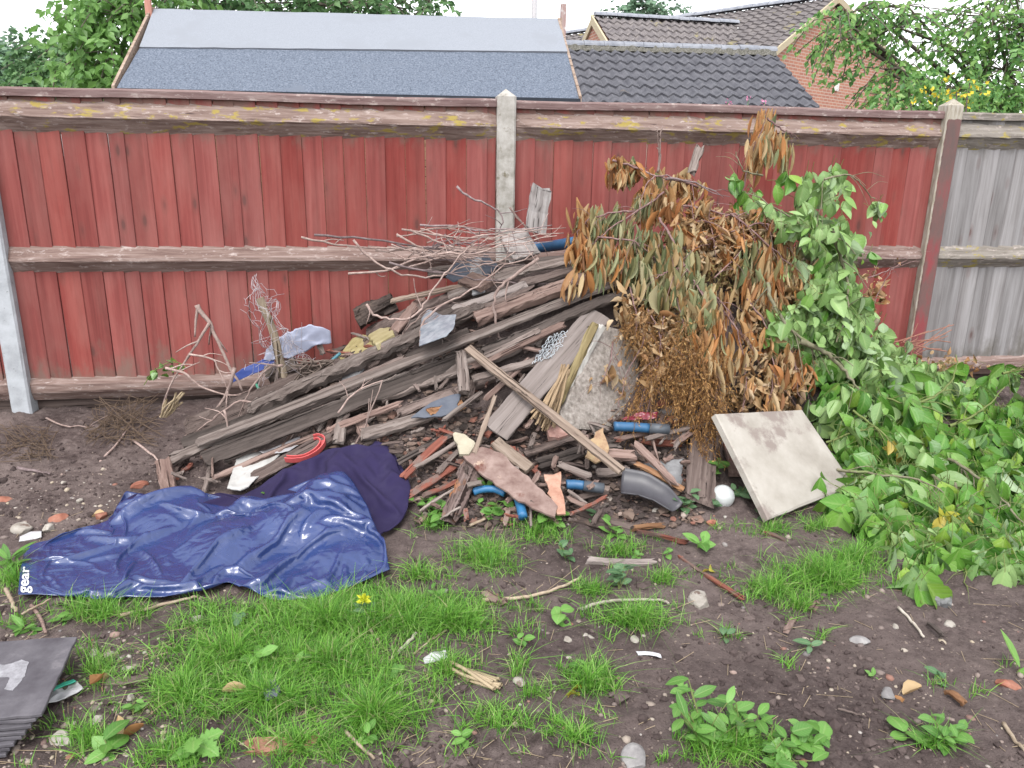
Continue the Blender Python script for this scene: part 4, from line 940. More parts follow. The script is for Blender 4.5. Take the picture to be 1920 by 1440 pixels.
sheet([(770,783), (806,757), (864,738), (858,766), (826,780)], SLATE, 'bluish dark roof slate below the short upright timber', .12, .008, 'roof_slate', 'slate')
sheet([(836,520), (860,490), (915,478), (935,500), (905,525), (850,530)], SLATE, 'dark slate piece beneath the twigs left of the blue tube', .12, .01, 'roof_slate', 'slate')
sheet([(1205,868), (1282,858), (1278,915), (1240,905)], SLATEG, 'flat grey stone sheet left of the wide weathered plank', .04, .015, 'stone_sheet', 'stone')
sheet([(862,848), (905,836), (940,848), (1000,905), (1046,948), (1040,968), (1012,955), (972,938), (900,885)], spot_mat('torn_reddish_board', [(.12, .075, .066), (.185, .13, .115), (.25, .185, .165)], 14, .9, .6, [((.11, .05, .04), 4, .6), ((.34, .255, .2), 10, .66)]), 'torn reddish brown board at the front of the heap', .11, .014, 'board_piece', 'board', .0035)
sheet([(848,812), (872,818), (890,830), (880,850), (862,850)], spot_mat('cream_foam', [(.28, .25, .19), (.37, .335, .26)], 25), 'cream foam piece on the tip of the torn reddish board', .13, .02, 'foam_piece', 'scrap', .005)
sheet([(1018,888), (1052,884), (1056,925), (1062,962), (1044,962), (1028,925)], spot_mat('salmon_board', [(.25, .125, .09), (.33, .19, .14), (.40, .265, .205)], 22, .9, .8), 'salmon coloured flaky board scrap right of the torn reddish board', .09, .012, 'board_piece', 'board', .008)
sheet([(1098,855), (1112,822), (1130,800), (1142,835), (1138,858), (1118,868)], spot_mat('flaky_tan', [(.17, .095, .065), (.27, .185, .115), (.33, .26, .15)], 22, .9, .9), 'flaky tan and pink scrap in front of the standing concrete slab', .13, .015, 'scrap_piece', 'scrap', .008)
sheet([(1026,802), (1030,795), (1068,794), (1070,812), (1048,820), (1030,818)], spot_mat('dusty_brick', [(.22, .12, .10), (.30, .18, .155), (.36, .25, .22)], 30, .95, .6), 'dusty pink brick left of the standing concrete slab', .10, .05, 'brick', 'brick', .002)
sheet([(632,668), (660,634), (680,626), (718,648), (716,662), (690,672), (648,674)], spot_mat('yellow_stone', [(.2, .165, .075), (.28, .235, .115), (.34, .295, .17)], 16, .95, .7, [((.2, .13, .09), 5, .62)]), 'larger yellowish stone slab fragment on the left of the heap', .045, .035, 'stone_fragment', 'stone', .004)
sheet([(690,628), (712,616), (735,614), (738,626), (704,646)], spot_mat('yellow_stone_light', [(.24, .2, .10), (.31, .265, .145), (.36, .315, .2)], 16, .95, .7), 'smaller yellowish stone chunk beside the larger fragment', .07, .035, 'stone_fragment', 'stone', .003)
def glass_mat():
    m, t, b = new_mat('dusty_plastic_pane'); v = coords(t); n = noise(t, v, 18, 6)
    t.links.new(ramp(t, n, [(.3, (.16, .19, .23)), (.7, (.36, .40, .44))]), b.inputs['Base Color']); b.inputs['Roughness'].default_value = .2; b.inputs['Transmission Weight'].default_value = .25; bump(t, b, n, .15, .004); return m
sheet([(786,648), (790,596), (800,582), (830,592), (855,590), (850,615), (836,630)], glass_mat(), 'bluish translucent plastic pane resting on the boards', .16, .004, 'plastic_offcut', 'plastic', .002)
sheet([(880,492), (900,480), (908,545), (885,552)], SLATEG, 'grey board offcut standing under the twigs', .14, .012, 'board_piece', 'board')
sheet([(640,690), (668,680), (682,690), (668,708), (640,712)], SLATEG, 'grey tile fragment just below the yellowish stone', .10, .012, 'tile_fragment', 'tile')
PAPER = spot_mat('white_dirty_sheet', [(.30, .29, .275), (.42, .41, .395), (.50, .49, .48)], 6, .9, .5, [((.22, .19, .17), 8, .64)])
rag([(448,868), (490,858), (528,864)], [(430,928), (455,932), (470,925)], PAPER, 'white torn plasterboard sheet between the blue tarpaulin and the boards', 'plasterboard', 'board', right=[(528,864), (500,890), (470,925)], amp=.008, lift=.05, th=.008, fr=14)
GPLAS = plain_mat('grey_plastic_film', (.27, .26, .27), .35, .5, .3, 12)
rag([(490,862), (540,845), (566,832)], [(505,868), (545,862), (562,850)], GPLAS, 'grey crumpled plastic film above the white torn sheet', 'plastic_film', 'plastic', amp=.012, lift=.06)
BAGM = plain_mat('lilac_white_plastic', (.27, .29, .38), .35, .5, .2, 8)
rag([(502,672), (540,648), (582,630), (622,644)], [(498,692), (545,694), (590,672), (624,664)], BAGM, 'pale lilac plastic sheet behind the wooden stake', 'plastic_sheet', 'plastic', amp=.03, lift=.08, fr=7)
rag([(436,722), (470,700), (512,682)], [(440,732), (480,718), (520,698)], plain_mat('blue_plastic', (.045, .075, .26), .35, .5, .2, 8), 'blue plastic flap left of the wooden stake, above the soil', 'plastic_flap', 'plastic', amp=.01, lift=.07)
rag([(1158,815), (1190,806), (1222,808)], [(1160,822), (1190,820), (1220,818)], plain_mat('crimson_foil', (.16, .015, .03), .25, .6, .4, 25), 'crumpled crimson wrapper lying on the blue handle', 'wrapper', 'wrapper', amp=.012, lift=.13, fr=20)
# blue plastic handles and tubes
BLUE = plain_mat('blue_plastic_tube', (.022, .09, .19), .45, .5, .15)
BLUE2 = plain_mat('bright_blue_plastic', (.025, .13, .28), .45, .5, .15)
DGREY = plain_mat('dark_grey_rubber', (.06, .07, .085), .5, .5)
def rod(name, label, cat, pts, rpx, mat, lift=.1, tip=None, group=None):
    P = np.array([pt(p, lift) for p in pts]); P = smooth_path(P, 5); d = np.linalg.norm(P.mean(0)-CAM); r = rpx/FPX*d
    root = thing(name, label, cat, P[0], group); V, F = tube_vf(P, r, 12); mesh_obj('tube', V, F, mat, root)
    if tip is not None:
        e = P[-1]; dr = unit(P[-1]-P[-2]); V, F = tube_vf([e, e+dr*tip, e+dr*tip*1.05], [r*1.12, r*1.12, r*.6], 12); mesh_obj('end_cap', V, F, DGREY, root)
    return root
rod('blue_tube', 'long blue plastic tube at the top of the heap under dead leaves', 'tube', [(948,499), (1010,500), (1074,494)], 10, BLUE, .16)
rod('tool_handle', 'steel blue tool handle with dark end lying below the crimson wrapper', 'handle', [(1142,829), (1175,830), (1205,832)], 9, BLUE, .13, .10)
rod('tool_handle', 'blue tool handle with grey end right of the salmon scrap', 'handle', [(1058,924), (1075,924), (1090,926)], 9, BLUE, .07, .09)
rod('blue_bracket', 'bright blue plastic handle behind the weeds under the torn board', 'handle', [(886,934), (900,929), (925,928), (945,936)], 7, BLUE2, .05)
rod('blue_pipe_stub', 'short bright blue pipe stub below the torn board', 'pipe', [(969,944), (974,960), (978,980)], 9, BLUE2, .05)
rod('green_cord', 'short green cord loop near the cut stems', 'cord', [(487,722), (484,733), (491,742), (500,738)], 2.2, plain_mat('green_cord', (.05, .28, .18), .6), .06)
rod('teal_strip', 'thin teal plastic strip below the pale lilac sheet', 'strip', [(605,715), (622,698), (640,682)], 3, plain_mat('teal_plastic', (.05, .16, .2), .5), .09)
# red ring piece: open half ring of channel section
a_ = []; REDP = plain_mat('red_plastic', (.46, .085, .085), .4, .5, .1)
path = np.array([pt(p, .08) for p in ((541,880), (556,881), (576,878), (595,868), (607,855), (608,845), (600,841), (592,843))]); path = smooth_path(path, 6); up = unit(np.array([-.1, -.35, .93]))
V = []; sec = [(-.014, 0), (.014, 0), (.014, .028), (.009, .028), (.009, .006), (-.009, .006), (-.009, .024), (-.014, .024)]; T = unit(np.gradient(path, axis=0)); S = unit(np.cross(T, up))
for p, s in zip(path, S): V += [p+s*x+up*z for x, z in sec]
k = 8; m = len(path); F = [(i*k+j, i*k+(j+1) % k, (i+1)*k+(j+1) % k, (i+1)*k+j) for i in range(m-1) for j in range(k)]+[tuple(range(k))[::-1], tuple((m-1)*k+j for j in range(k))]
tag(mesh_obj('broken_ring', V, F, REDP, smooth=False), 'broken red plastic ring with a raised lip above the navy sheet', 'ring')
# black plastic scoop (curved gutter piece)
cen = [(1160,925), (1195,930), (1230,945), (1262,968)]; wd_ = [.10, .095, .075, .05]; P = np.array([pt(p, .05) for p in cen]); t = np.linspace(0, 1, 18); C = polyline(P, t); Wd = np.interp(t, np.linspace(0, 1, 4), wd_)
T = unit(np.gradient(C, axis=0)); up = np.array([0, -.35, .93]); S = unit(np.cross(T, up)); U2 = np.cross(S, T); V = []; k = 11
for c_, s, u, w_ in zip(C, S, U2, Wd):
    for j in range(k):
        an = (j/(k-1)-.5)*2.5; V.append(c_+s*math.sin(an)*w_*.9+u*(1-math.cos(an))*w_*.7)
o = mesh_obj('plastic_scoop', V, grid_faces(18, k), plain_mat('dark_grey_plastic', (.05, .048, .056), .42, .5, .2)); sm = o.modifiers.new('thick', 'SOLIDIFY'); sm.thickness = .005
tag(o, 'dark grey curved plastic scoop at the front foot of the heap', 'scoop')
# frosted glass globe
gp = onf(1355., 930.); r = 21/FPX*np.linalg.norm(gp-CAM); bm = bmesh.new(); bmesh.ops.create_uvsphere(bm, u_segments=32, v_segments=20, radius=r)
me = bpy.data.meshes.new('glass_globe'); bm.to_mesh(me); bm.free()
for p in me.polygons: p.use_smooth = True
gm_, t, b = new_mat('globe_glass'); b.inputs['Base Color'].default_value = (.86, .9, .9, 1); b.inputs['Roughness'].default_value = .08; b.inputs['Transmission Weight'].default_value = .55
b.inputs['IOR'].default_value = 1.3; b.inputs['Coat Weight'].default_value = .5
me.materials.append(gm_); o = bpy.data.objects.new('glass_globe', me); COL.objects.link(o); gp = at_y(1355, 931, gp[1]-.03); o.location = gp
tag(o, 'white glass globe lying on the soil left of the paving slab', 'globe')
# netting scrap (diamond mesh)
NETM = plain_mat('white_netting', (.40, .43, .46), .6); paths = []
G = coons([(1020,672), (1040,664), (1054,660)], [(990,722), (1008,716), (1026,710)], [(1020,672), (1004,698), (990,722)], [(1054,660), (1044,688), (1026,710)], 25, 25); Pn = on(G[..., 0].ravel(), G[..., 1].ravel()).reshape(25, 25, 3)+np.array([0, -.10, .14])+rng.normal(0, .004, (25, 25, 3))
for s in range(-20, 25, 4):
    q = [Pn[i, i+s] for i in range(25) if 0 <= i+s < 25]
    if len(q) > 2: paths.append((np.array(q), .0016))
    q = [Pn[i, 24-i+s] for i in range(25) if 0 <= 24-i+s < 25]
    if len(q) > 2: paths.append((np.array(q), .0016))
V, F = tubes(paths, 3); tag(mesh_obj('netting', V, F, NETM), 'scrap of white diamond netting on the wide smooth plank', 'net')
# chicken wire, crumpled around the stake
WIRE = plain_mat('galvanised_wire', (.42, .38, .40), .5, .5, metal=.3); paths = []
def wire_pt(u, v):
    px = 452+u*95+22*math.sin(v*5+u*2)+ (1-v)*22; py = 700-v*172+12*math.sin(u*6+v*3)-u*10
    px += (fbm(np.array([u*4.]), np.array([v*5.]), 2)[0])*34; py += (fbm(np.array([u*4+30.]), np.array([v*5.]), 2)[0])*30
    q = at_y(px, py, 4.42+.16*math.sin(u*7+v*4)+.1*(fbm(np.array([u*3+3.]), np.array([v*3+8.]), 2)[0])); return q
nx, ny = 9, 13
def hexn(i, j, k): return None
for j in range(ny):
    for i in range(nx):
        u0 = (i+.5*(j % 2))/nx; v0 = j/ny; wv = .62-.35*v0
        uc = .5+(u0-.5)*(wv/.62)
        du, dv = .5/nx*(wv/.62), 1/ny
        A, Bq, C_ = (uc, v0), (uc, v0+dv*.55), (uc+du, v0+dv); D2 = (uc-du, v0+dv)
        paths.append((np.array([wire_pt(*A), wire_pt(*Bq)]), .0016)); paths.append((np.array([wire_pt(*Bq), wire_pt(*C_)]), .0013)); paths.append((np.array([wire_pt(*Bq), wire_pt(*D2)]), .0013))
for i in range(22):
    u, v = random.random(), random.random()*.35; q = wire_pt(u, v); paths.append((smooth_path([q, q+rng.normal(0, .05, 3), q+rng.normal(0, .08, 3)], 3), .0012))
V, F = tubes(paths, 3); tag(mesh_obj('chicken_wire', V, F, WIRE), 'crumpled chicken wire netting standing around the wooden stake', 'wire')
q0, q1 = at_y(536, 690, 4.33), at_y(486, 559, 4.36); V, F = tube_vf(smooth_path([q0-[0, 0, .15], q0*.5+q1*.5+[.004, 0, 0], q1], 5), [.023]*5+[.022]*6, 9); V += rng.normal(0, .0015, V.shape)
tag(mesh_obj('wooden_stake', V, F, wood_mat('stake_wood', [(.11, .085, .06), (.2, .16, .12), (.28, .235, .18)], 'Z'), smooth=False), 'round wooden stake standing in the heap amid chicken wire', 'stake')

# --- bare twigs
TWG = spot_mat('pale_twig_bark', [(.17, .12, .108), (.27, .2, .178), (.36, .28, .255)], 40, .9, .4, vv=.3)
TWD = spot_mat('dark_twig_bark', [(.10, .075, .075), (.17, .13, .13), (.25, .2, .2)], 40, .9, .4, vv=.3)
def twig(pts, r0, mat, label, Y=None, lift=.1, sub=2, name='bare_twig', cat='twig', group=None, wob=.004, r1=None, k=4, slen=(.08, .2)):
    P = np.array([at_y(p[0], p[1], p[2] if len(p) > 2 else Y) if (Y is not None or len(p) > 2) else pt(p, lift) for p in pts]); P = smooth_path(P, k, wob); d = np.linalg.norm(P.mean(0)-CAM)
    r = np.linspace(r0, r1 if r1 else r0*.45, len(P))/FPX*d; paths = [(P, r)]
    V, F = tube_vf(P, r, 6); Vs, Fs = [V], [list(f) for f in F]; n_ = len(V)
    for _ in range(sub):
        i = random.randrange(1, len(P)-1); dr = unit(unit(P[min(i+1, len(P)-1)]-P[i-1])*.9+rng.normal(0, .55, 3)); l = random.uniform(*slen)
        Q = smooth_path([P[i], P[i]+dr*l*.5+rng.normal(0, .006, 3), P[i]+dr*l+rng.normal(0, .012, 3)], 3); V, F = tube_vf(Q, np.linspace(r[i]*.7, r[i]*.3, len(Q)), 5); Vs.append(V); Fs += [[x+n_ for x in f] for f in F]; n_ += len(V)
    return tag(mesh_obj(name, np.concatenate(Vs), Fs, mat), label, cat, group)
G1 = 'bare twigs tangled left of the wilted branches'
tw = [([(565,445), (650,460), (760,468), (850,478), (960,482)], 2.2, TWG, 'bare twig reaching farthest left across the middle rail', 4.35),
      ([(588,440), (690,448), (800,465), (860,470), (1000,472)], 2.4, TWD, 'dark bare twig lying along the middle rail', 4.3),
      ([(653,513), (720,508), (780,485), (850,460), (905,440), (1000,428)], 2.4, TWG, 'bare twig rising from below the middle rail up to the right', 4.25),
      ([(663,450), (690,480), (722,502), (765,517), (830,517), (862,503), (920,495), (965,472)], 2.3, TWG, 'sagging bare twig that dips below the middle rail', 4.22),
      ([(768,432), (812,448), (852,470), (900,505), (930,520)], 2.2, TWG, 'bare twig slanting down over the rail to the dark slate', 4.2),
      ([(743,440), (790,466), (802,480), (850,482), (892,470), (960,440)], 2.2, TWG, 'kinked bare twig above the dark slate', 4.24),
      ([(788,423), (860,424), (890,432), (940,430), (1030,424)], 2.2, TWD, 'nearly level bare twig passing the middle post', 4.3),
      ([(730,492), (790,508), (860,515), (920,526), (1030,532)], 2.2, TWD, 'dark bare twig running over the slate towards the blue tube', 4.18),
      ([(688,570), (700,590), (732,598), (772,594), (802,560), (830,522), (856,490), (888,455)], 2.6, TWG, 'curved pale twig arching over the charred log', 4.1),
      ([(712,650), (745,644), (762,615), (800,582), (858,560)], 2.2, TWG, 'pale twig resting on the yellowish stones', 4.1),
      ([(786,648), (797,600), (842,565), (882,546), (932,510), (1000,478)], 2.6, TWG, 'pale twig rising from the plastic pane to the upper right', 4.08),
      ([(1010,484), (962,518), (936,540), (926,570), (930,610), (936,632), (962,655), (976,682), (952,692)], 3.4, TWG, 'thick pale twig hanging down over the boards in the middle', 3.98),
      ([(856,350), (882,370), (920,386), (940,405), (936,440)], 2.4, TWD, 'dark bent twig in front of the middle post', 4.6),
      ([(955,388), (975,415), (1002,440), (1010,452)], 2.0, TWG, 'short twig leaning on the whitish upright board', 4.4),
      ([(1232,325), (1238,290), (1240,232)], 2.4, TWG, 'pale forked twig standing up against the red fence above the heap', 4.35),
      ([(1250,335), (1290,340), (1340,360)], 2.6, TWD, 'dark twig on the crest of the heap', 4.2),
      ([(635,775), (660,740), (716,712)], 2.2, TWG, 'thin pale stem leaning on the front of the long boards', 3.75),
      ([(660,850), (690,790), (716,715)], 2.4, TWG, 'straight pale straw stem leaning on the dark board', 3.7)]
for p, r, m_, lb, Y in tw: twig(p, r, m_, lb, Y, sub=3, group=G1, wob=.006)
for i in range(16):
    x0, y0 = random.uniform(700, 860), random.uniform(425, 500); x1 = random.uniform(900, 1060); y1 = random.uniform(420, 500)
    twig([(x0, y0), (x0*.6+x1*.4+random.uniform(-10, 10), y0*.6+y1*.4+random.uniform(-22, 22)), (x1, y1)], random.uniform(1.3, 2.1), random.choice([TWG, TWG, TWD]), 'fine bare twig in the tangle left of the wilted branches', random.uniform(4.1, 4.45), sub=3, group='fine twigs of the tangle', wob=.01)
# cut stems on the soil at the left
G2 = 'cut stems on the soil at the left'
st = [([(369,572), (380,590), (394,606), (402,628), (432,690), (456,735)], 4.5, 'tall cut stem with a pale cut end, standing before the red fence', 4.5),
      ([(392,606), (372,640), (355,666), (320,722), (304,768)], 3.0, 'leaning stem forming an inverted V with the tall cut stem', 4.48),
      ([(310,690), (345,700), (372,722), (420,740), (462,740)], 2.6, 'stem crossing low from the leaves by the fence to the boards', 4.4),
      ([(440,690), (422,745), (388,785), (352,815), (268,852)], 3.4, 'long curved stem sweeping down onto the bare soil', 4.3),
      ([(500,766), (450,752), (408,780), (370,806)], 2.6, 'stem forking over the broad rotten plank', 4.1),
      ([(420,768), (427,800), (422,826)], 2.2, 'short crooked stem hanging over the dark rotten board', 4.0),
      ([(355,664), (400,674), (410,694), (440,700)], 2.0, 'thin arched stem between the two leaning stems', 4.45),
      ([(530,685), (505,690), (480,715), (462,745), (455,772)], 2.8, 'pale root bending around the muddy log', 4.15),
      ([(190,868), (215,840), (248,800)], 2.4, 'thin straight stick lying on the bare soil at the left', None),
      ([(250,828), (290,858), (310,878)], 2.4, 'thin forked stick near the pinkish stake', None),
      ([(88,786), (120,800), (180,802)], 1.8, 'thin twig lying on the soil near the left post', None),
      ([(35,880), (65,886), (96,892)], 3.2, 'reddish bare root piece on the soil at the left edge', None)]
for p, r, lb, Y in st: twig(p, r, TWG if 'reddish' not in lb else TWD, lb, Y, lift=.012, sub=3 if Y else 1, name='cut_stem', cat='stem', group=G2, wob=.003)
STRAW = plain_mat('straw', (.33, .26, .17), .7, .3)
def bundle(name, label, cat, base, tips, r, mat, Y=None, lift=.02, parent_parts=False):
    paths = []
    for b_, t_ in zip(base, tips):
        A = at_y(*b_, Y) if Y else pt(b_, lift*.5); Bq = at_y(*t_, Y+random.uniform(-.08, .02)) if Y else pt(t_, lift); paths.append((smooth_path([A, (A+Bq)/2+rng.normal(0, .01, 3), Bq], 3), r/FPX*4))
    V, F = tubes(paths, 5); return tag(mesh_obj(name, V, F, mat), label, cat)
bundle('straw_bundle', 'bundle of cut straw coloured stalks on the soil by the fence', 'straw', [(302+random.uniform(-4, 12), 782) for _ in range(13)], [(318+random.uniform(-8, 34), 742+random.uniform(-8, 18)) for _ in range(13)], 2.0, STRAW, 4.3)
bundle('dry_stalks', 'bundle of dry drooping stalks left of the standing concrete slab', 'stalks', [(1062+random.uniform(-8, 6), 690+random.uniform(-8, 12)) for _ in range(38)], [(1018+random.uniform(-24, 26), 800+random.uniform(-26, 10)) for _ in range(38)], 2.0, plain_mat('dry_stalk', (.27, .19, .115), .8), 3.5)
bundle('root_clump', 'tangle of dark fibrous roots and mud below the pale lilac sheet', 'roots', [(585+random.uniform(-30, 40), 690+random.uniform(-16, 20)) for _ in range(70)], [(585+random.uniform(-45, 45), 695+random.uniform(-22, 26)) for _ in range(70)], 1.6, plain_mat('mud_root', (.12, .09, .075), .9), 4.25)
bundle('grass_roots', 'matted dry grass roots on the soil at the left edge', 'roots', [(40+random.uniform(-50, 60), 830+random.uniform(-30, 40)) for _ in range(60)], [(45+random.uniform(-60, 70), 832+random.uniform(-36, 44)) for _ in range(60)], .7, plain_mat('dry_root', (.115, .082, .06), .9, .1), None, .035)
bundle('grass_roots', 'matted dry grass roots on the soil under the leaning stems', 'roots', [(230+random.uniform(-70, 70), 780+random.uniform(-36, 60)) for _ in range(90)], [(235+random.uniform(-80, 80), 782+random.uniform(-40, 64)) for _ in range(90)], .7, plain_mat('dry_root', (.115, .082, .06), .9, .1), None, .03)
# crumbs of rotten wood and rubbish between the boards
P = onf(np.r_[rng.uniform(680, 1320, 2600), rng.uniform(420, 900, 1500), rng.uniform(1280, 1480, 300)], np.r_[rng.uniform(770, 990, 2600), rng.uniform(600, 900, 1500), rng.uniform(700, 800, 300)]); P = P[(P[:, 1] < 4.75) & ~inside(TARPX, *pix(P).T)]; P[:, 2] += rng.uniform(0, .02, len(P))
V, F = lumps(P, np.minimum(rng.gamma(1.4, .006, len(P))+.003, .03), .45, .25)
m, t, b = new_mat('heap_crumbs'); r_ = t.nodes.new('ShaderNodeNewGeometry').outputs['Random Per Island']
t.links.new(ramp(t, r_, [(0, (.02, .014, .012)), (.4, (.06, .042, .035)), (.7, (.11, .075, .06)), (.85, (.17, .12, .095)), (.93, (.17, .065, .045)), (1, (.27, .23, .2))]), b.inputs['Base Color']); b.inputs['Roughness'].default_value = .9
tag(mesh_obj('heap_debris', V, F, m, smooth=False), 'crumbs of rotten wood and rubbish between the boards of the heap', 'debris', kind='stuff')
# random splinters in the heap: one thing each
kinds = [(W_GREY, 'grey splinter of weathered wood among the debris of the heap'), (W_BROWN, 'dark brown rotten splinter among the debris of the heap'), (W_PINK, 'pinkish wood chip among the debris of the heap'), (W_RED, 'dull red painted chip among the debris of the heap')]
for i in range(285):
    if i < 150: x, y = random.uniform(690, 1300), random.uniform(790, 985)
    elif i < 240: x, y = random.uniform(500, 1020), 0; y = random.uniform(690, 850)-(x-500)*.2
    else: x, y = random.uniform(330, 640), random.uniform(850, 920)
    if inside(TARPX, np.array([x]), np.array([y]))[0] or (420 < x < 640 and y > 835) or (1130 < x < 1275 and 890 < y < 985): continue
    an = random.gauss(-.5, .7); l = random.choice([random.uniform(14, 40), random.uniform(30, 90)]); dx, dy = math.cos(an)*l/2, math.sin(an)*l/2; k = random.choice([0, 0, 1, 1, 1, 2, 2, 3])
    B((x-dx, y-dy), (x+dx, y+dy), random.uniform(3, 11), kinds[k][0], kinds[k][1], random.uniform(.01, .10), name='wood_splinter', cat='splinter', group=kinds[k][1].split(' among')[0]+'s', rot=.2, jag=.04)
# stones and bricks along the foot
STN = [spot_mat('pale_stone', [(.2, .175, .15), (.29, .265, .235), (.37, .345, .315)], 20, .9, .7, [((.13, .095, .08), 22, .56)]), spot_mat('grey_stone', [(.13, .125, .125), (.2, .19, .19), (.28, .27, .265)], 20, .9, .6), spot_mat('brick_stone', [(.17, .065, .045), (.24, .10, .07), (.29, .15, .11)], 20, .9, .6)]
def stone(px, py, rpx, mat, label, seed, sq=(1.2, .9, .6), group=None, name='stone', cat='stone', lift=0.35):
    p = onf(float(px), float(py)); r = rpx/FPX*np.linalg.norm(p-CAM); bm = bmesh.new(); bmesh.ops.create_icosphere(bm, subdivisions=3, radius=1); g = np.random.default_rng(seed)
    V = np.array([v.co for v in bm.verts]); F = [[v.index for v in f.verts] for f in bm.faces]; bm.free()
    for _ in range(9):
        n = unit(g.normal(0, 1, 3)); d = g.uniform(.55, .85); V = V-np.outer(np.maximum(0, V@n-d), n)
    V = V*np.array(sq)*(1+.06*fbm(V[:, 0]*3+seed, V[:, 1]*3+V[:, 2]*2, 3))[:, None]*r; a = g.uniform(0, 6); c, s = math.cos(a), math.sin(a); V = np.c_[V[:, 0]*c-V[:, 1]*s, V[:, 0]*s+V[:, 1]*c, V[:, 2]]
    return tag(mesh_obj(name, V+p+np.array([0, 0, r*sq[2]*lift*.3]), F, mat, smooth=False), label, cat, group)
# ================================================================ WILTED AND GREEN BRANCHES
FB = Surf([np.r_[at_y(x, y, Y)] for x, y, Y in [(1150,320,4.25),(1250,340,4.3),(1340,330,4.35),(1440,240,4.3),(1440,330,4.3),(1400,400,4.2),(1100,430,4.15),(1060,520,4.05),(1080,580,3.9),(1200,480,4.0),(1280,460,4.0),(1230,560,3.85),(1330,600,3.7),(1300,820,3.42),(1180,700,3.62),(1150,780,3.5),(1400,770,3.55),(1400,600,3.85),(1500,760,3.65),(1500,560,4.0),(1560,520,4.2),(1540,440,4.25),(1450,470,4.1),(1640,620,4.2)]], .01)
def depth(S, px, py):
    """distance along +Y of the surface seen at each pixel"""
    return hit(S, px, py)
FBT = Table(lambda x, y: FB(x, y), -1, 5.5, 2.0, 6.0, .03)
def on_fb(px, py, back=0.0):
    P = hit(FBT, px, py, 1.8, 6.0, 140); bad = P[:, 1] > 4.68
    if bad.any() and (~bad).any() and len(P) > 12: P[bad] = P[rng.choice(np.where(~bad)[0], bad.sum())]
    d = unit(P-CAM); return P+d*np.asarray(back)[..., None] if np.ndim(back) else P+d*back
WILT_O = leaf_mat('olive_wilted_leaf', [(.14, .165, .075), (.22, .245, .12), (.32, .33, .18), (.38, .22, .085), (.42, .37, .22), (.17, .21, .10), (.30, .17, .06)], None, .55, .25)
WILT_B = leaf_mat('brown_wilted_leaf', [(.27, .105, .035), (.45, .20, .065), (.52, .28, .115), (.38, .26, .125), (.56, .43, .25), (.34, .15, .055), (.19, .09, .04)], None, .6, .3)
DRY_T = leaf_mat('tan_dry_leaf', [(.25, .145, .065), (.39, .25, .125), (.50, .36, .20), (.34, .16, .06), (.56, .44, .29), (.2, .11, .05)], None, .65, .3)
DRY_D = leaf_mat('dark_dry_leaf', [(.12, .075, .038), (.23, .145, .068), (.34, .22, .11), (.42, .30, .17), (.32, .16, .06)], None, .75, .25)
CONI = leaf_mat('dead_conifer_needle', [(.24, .115, .035), (.38, .20, .065), (.50, .31, .12), (.30, .145, .04), (.14, .07, .03), (.44, .24, .08)], None, .7, .3)
CONY = leaf_mat('yellowing_conifer_needle', [(.22, .20, .06), (.32, .30, .10), (.40, .38, .17)], None, .7, .25)
STEM_W = spot_mat('purplish_stem', [(.11, .06, .06), (.18, .11, .105), (.27, .19, .18)], 40, .8, .4)
STEM_D = plain_mat('dead_conifer_twig', (.16, .085, .04), .9, .2)
def in_ell(ells, n):
    a = np.array([e[2]*e[3] for e in ells], float); k = rng.choice(len(ells), n, p=a/a.sum()); r = np.sqrt(rng.random(n)); th = rng.uniform(0, 6.283, n)
    E_ = np.array([e[:4] for e in ells], float)[k]; return E_[:, 0]+E_[:, 2]*r*np.cos(th), E_[:, 1]+E_[:, 3]*r*np.sin(th)
def stems(root, lines, r0, mat, S=on_fb, up=0.0, sub=6, sl=(.08, .22), wob=.006):
    paths = []
    for pl in lines:
        if len(pl[0]) == 3: P = np.array([at_y(*p) for p in pl])
        else: P = S(np.array([p[0] for p in pl], float), np.array([p[1] for p in pl], float), -up)
        P = smooth_path(P, 5, wob); d = np.linalg.norm(P.mean(0)-CAM); r = np.linspace(r0*.62, r0*.22, len(P))/FPX*d; paths.append((P, r))
        for _ in range(sub):
            i = rng.integers(1, len(P)-1); dr = unit(unit(P[i+1]-P[i])*.6+rng.normal(0, .6, 3)+[0, -.2, -.2]); l = rng.uniform(*sl)
            paths.append((smooth_path([P[i], P[i]+dr*l*.5, P[i]+dr*l+[0, 0, -l*.25]], 3), np.linspace(r[i]*.45, r[i]*.2, 7)))
    V, F = tubes(paths, 5); mesh_obj('stem', V, F, mat, root); return [p[0] for p in paths]
def hang_leaves(root, ells, n, mat, L, ratio=.26, spread=.22, back=(-.05, .12), tms=TN, clump=5, name='leaves', S=on_fb, tipb=(0, 0, -1)):
    m = int(n*1.35)//clump; px, py = in_ell(ells, m); P = S(px, py, rng.uniform(*back, m)); P = np.repeat(P, clump, 0)+rng.normal(0, .022, (m*clump, 3))*np.array([1, 1, .5]); n = len(P)
    tip = np.asarray(tipb)+rng.normal(0, spread*1.25, (n, 3)); tip = tip+np.repeat(rng.normal(0, spread*.9, (m, 3)), clump, 0); ln = L*np.clip(rng.gamma(6., .165, n), .35, 1.5)
    P = P-unit(tip)*ln[:, None]*.4
    V, F = leaf_multi(P, tip, rdir(n, (0, -.4, 0)), ln, ln*ratio*.80*rng.uniform(.6, 1.25, n), tms); return mesh_obj(name, V, F, mat, root)
